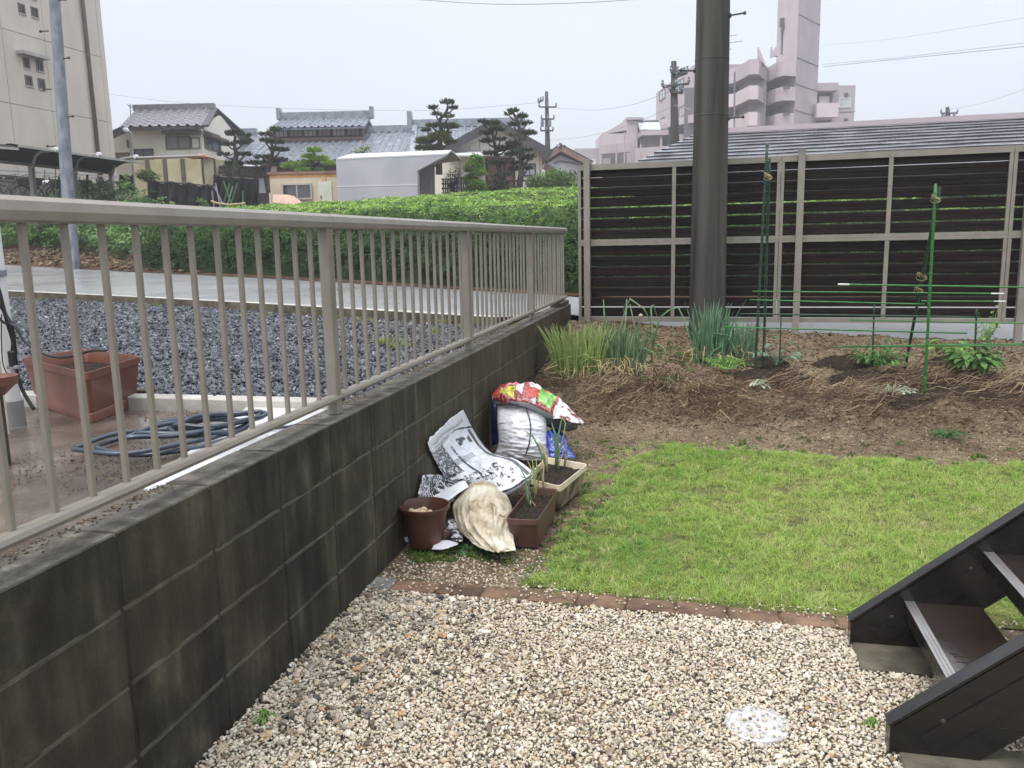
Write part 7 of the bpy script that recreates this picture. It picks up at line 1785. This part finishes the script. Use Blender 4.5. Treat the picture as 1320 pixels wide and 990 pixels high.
mb = MB(); mb.bar(ridgeL+Vector((0, 0, .04)), ridgeR+Vector((0, 0, .04)), .22, .10); mb.build('ridge_cap', 'pink_dark', hr)
mb = MB(); mb.bar(eaveL+Vector((0, -.06, -.08)), eaveR+Vector((0, -.06, -.08)), .10, .10); mb.build('gutter', 'tile_dark', hr)
mb = MB(); mb.box((eaveL.x+1.2, 15.2, .3), (eaveR.x, 21.5, ze_-.1)); mb.build('wall', 'cream_wall', hr)
for x in (4.2, 7.2, 10): win(None, 'window', hr, (x, 15.19, 1.75), (1, 0, 0), 1.6, .9, (0, -1, 0), 'glass_pale', 'window_frame', 1, .06)

# ================================================================== FAR UTILITY POLES AND WIRES
def upole(label, D, x, y0, y1, r, arms, extras):
    b_ = W(x+1.5, y0, Y=D); tp = W(x, y1, Y=D); t = thing('far_utility_pole', label, 'utility pole', b_, 'distant utility poles')
    mb = MB(); mb.tube([b_-Vector((0, 0, 3)), b_, tp], [r*1.15, r*1.05, r*.6], 10); mb.build('shaft', 'pole', t, smooth=True)
    for (xa, xb, y, dy) in arms:
        a = W(xa, y, Y=D-.2); b = W(xb, y+dy, Y=D-.2); mb = MB(); mb.bar(a, b, .10, .10); o = mb.build('crossarm', 'dark_metal', t)
        n = max(2, int((b-a).length/.6)); mb = MB()
        for k in range(n+1): q = a.lerp(b, k/n); ins = MB(); ins.lathe([(.0, .30), (.06, .28), (.04, .20), (.08, .14), (.05, .06), (.05, 0)], q, 6); ins.build('insulator', 'steel', o)
    for (xc, yc, w_, h_) in extras:
        p = W(xc, yc, Y=D-.3); s = D/FPX; mb = MB(); mb.lathe([(0, h_*s/2), (w_*s*.45, h_*s/2), (w_*s/2, h_*s*.3), (w_*s/2, -h_*s*.4), (w_*s*.4, -h_*s/2), (0, -h_*s/2)], p, 10); mb.build('transformer', 'steel', t)
upole('distant utility pole with two transformers, left of the pink apartment block', 62, 704.5, 194, 118, .19, [(695, 717, 138, 0), (694, 700, 131.5, -2), (698, 714, 153.5, 0), (697, 713, 168.5, 0)], [(699, 159, 4.2, 8), (708.5, 159, 4.2, 8)])
upole('nearer utility pole with tangled fittings in front of the pink apartment block', 40, 868.5, 184, 79, .20, [(865, 882, 93.5, 2), (854, 888, 112, -4), (872, 886, 99, -5), (864, 880, 118, 2)], [(858, 111, 3, 4), (863, 114, 3, 4), (877, 113, 4, 5)])
upole('small far utility pole top showing over the dark slate roof', 70, 1221, 155, 138, .2, [(1213, 1234, 146, 0), (1214, 1230, 152, 0)], [(1217, 150, 4, 6), (1230, 149, 3, 8)])
def wire(label, P, r=.02):
    pts = [W(x, y, Y=D) for x, y, D in P]; f = []
    for i in range(len(pts)-1):
        for k in range(8): f.append(crom(pts[max(0, i-1)], pts[i], pts[i+1], pts[min(len(pts)-1, i+2)], k/8))
    f.append(pts[-1]); mb = MB(); mb.tube(f, r*.62, 5); tag(mb.build('power_line', 'wire', None, origin=pts[0], smooth=True), label, 'power line', 'overhead power lines')
M['wire'] = pm('grey_wire', (.30, .305, .32), (.34, .345, .36), 5, .6)
wire('dark wire crossing the very top of the sky above the pines', [(440, -8, 30), (560, 1, 30), (650, 5.5, 30), (760, 3, 30), (860, -4, 30)], .020)
wire('faint wire from the beige building across to the left pole of the houses', [(138, 121, 60), (230, 132, 61), (330, 138, 62), (450, 142, 62), (560, 142, 62), (640, 137, 62), (698, 132, 62)], .022)
wire('wire running from the distant pole right towards the big pole', [(710, 138, 62), (760, 142, 60), (810, 136, 55), (864, 118, 40)], .02)
wire('upper wire from the distant pole to the big concrete pole', [(708, 181, 62), (760, 175, 58), (820, 158, 50), (868, 137, 40), (890, 142, 30)], .018)
wire('lower of two wires leaving right from the pink tower', [(1060, 86, 60), (1140, 78, 55), (1230, 69, 50), (1340, 58, 45)], .03)
wire('upper of two wires leaving right from the pink tower', [(1060, 83, 60), (1140, 76, 55), (1230, 66, 50), (1340, 53, 45)], .02)
wire('thin faint wire high in the right part of the sky', [(1060, 58, 60), (1150, 50, 55), (1340, 20, 45)], .012)
wire('thin wire rising right from the far pole top over the slate roof', [(1221, 141, 70), (1270, 132, 60), (1340, 108, 45)], .014)

# ================================================================== RAINY AIR
hz = bpy.data.materials.new('rain_haze'); hz.use_nodes = True; hn = hz.node_tree; hn.nodes.clear()
ho = hn.nodes.new('ShaderNodeOutputMaterial'); hv = hn.nodes.new('ShaderNodeVolumePrincipled')
hv.inputs['Color'].default_value = (.93, .95, 1, 1); hv.inputs['Density'].default_value = .0020; hv.inputs['Anisotropy'].default_value = .2
hn.links.new(hv.outputs[0], ho.inputs['Volume'])
mb = MB(); mb.box((-960, -460, -1.4), (960, 1260, 40)); tag(mb.build('haze', hz), kind='stuff')
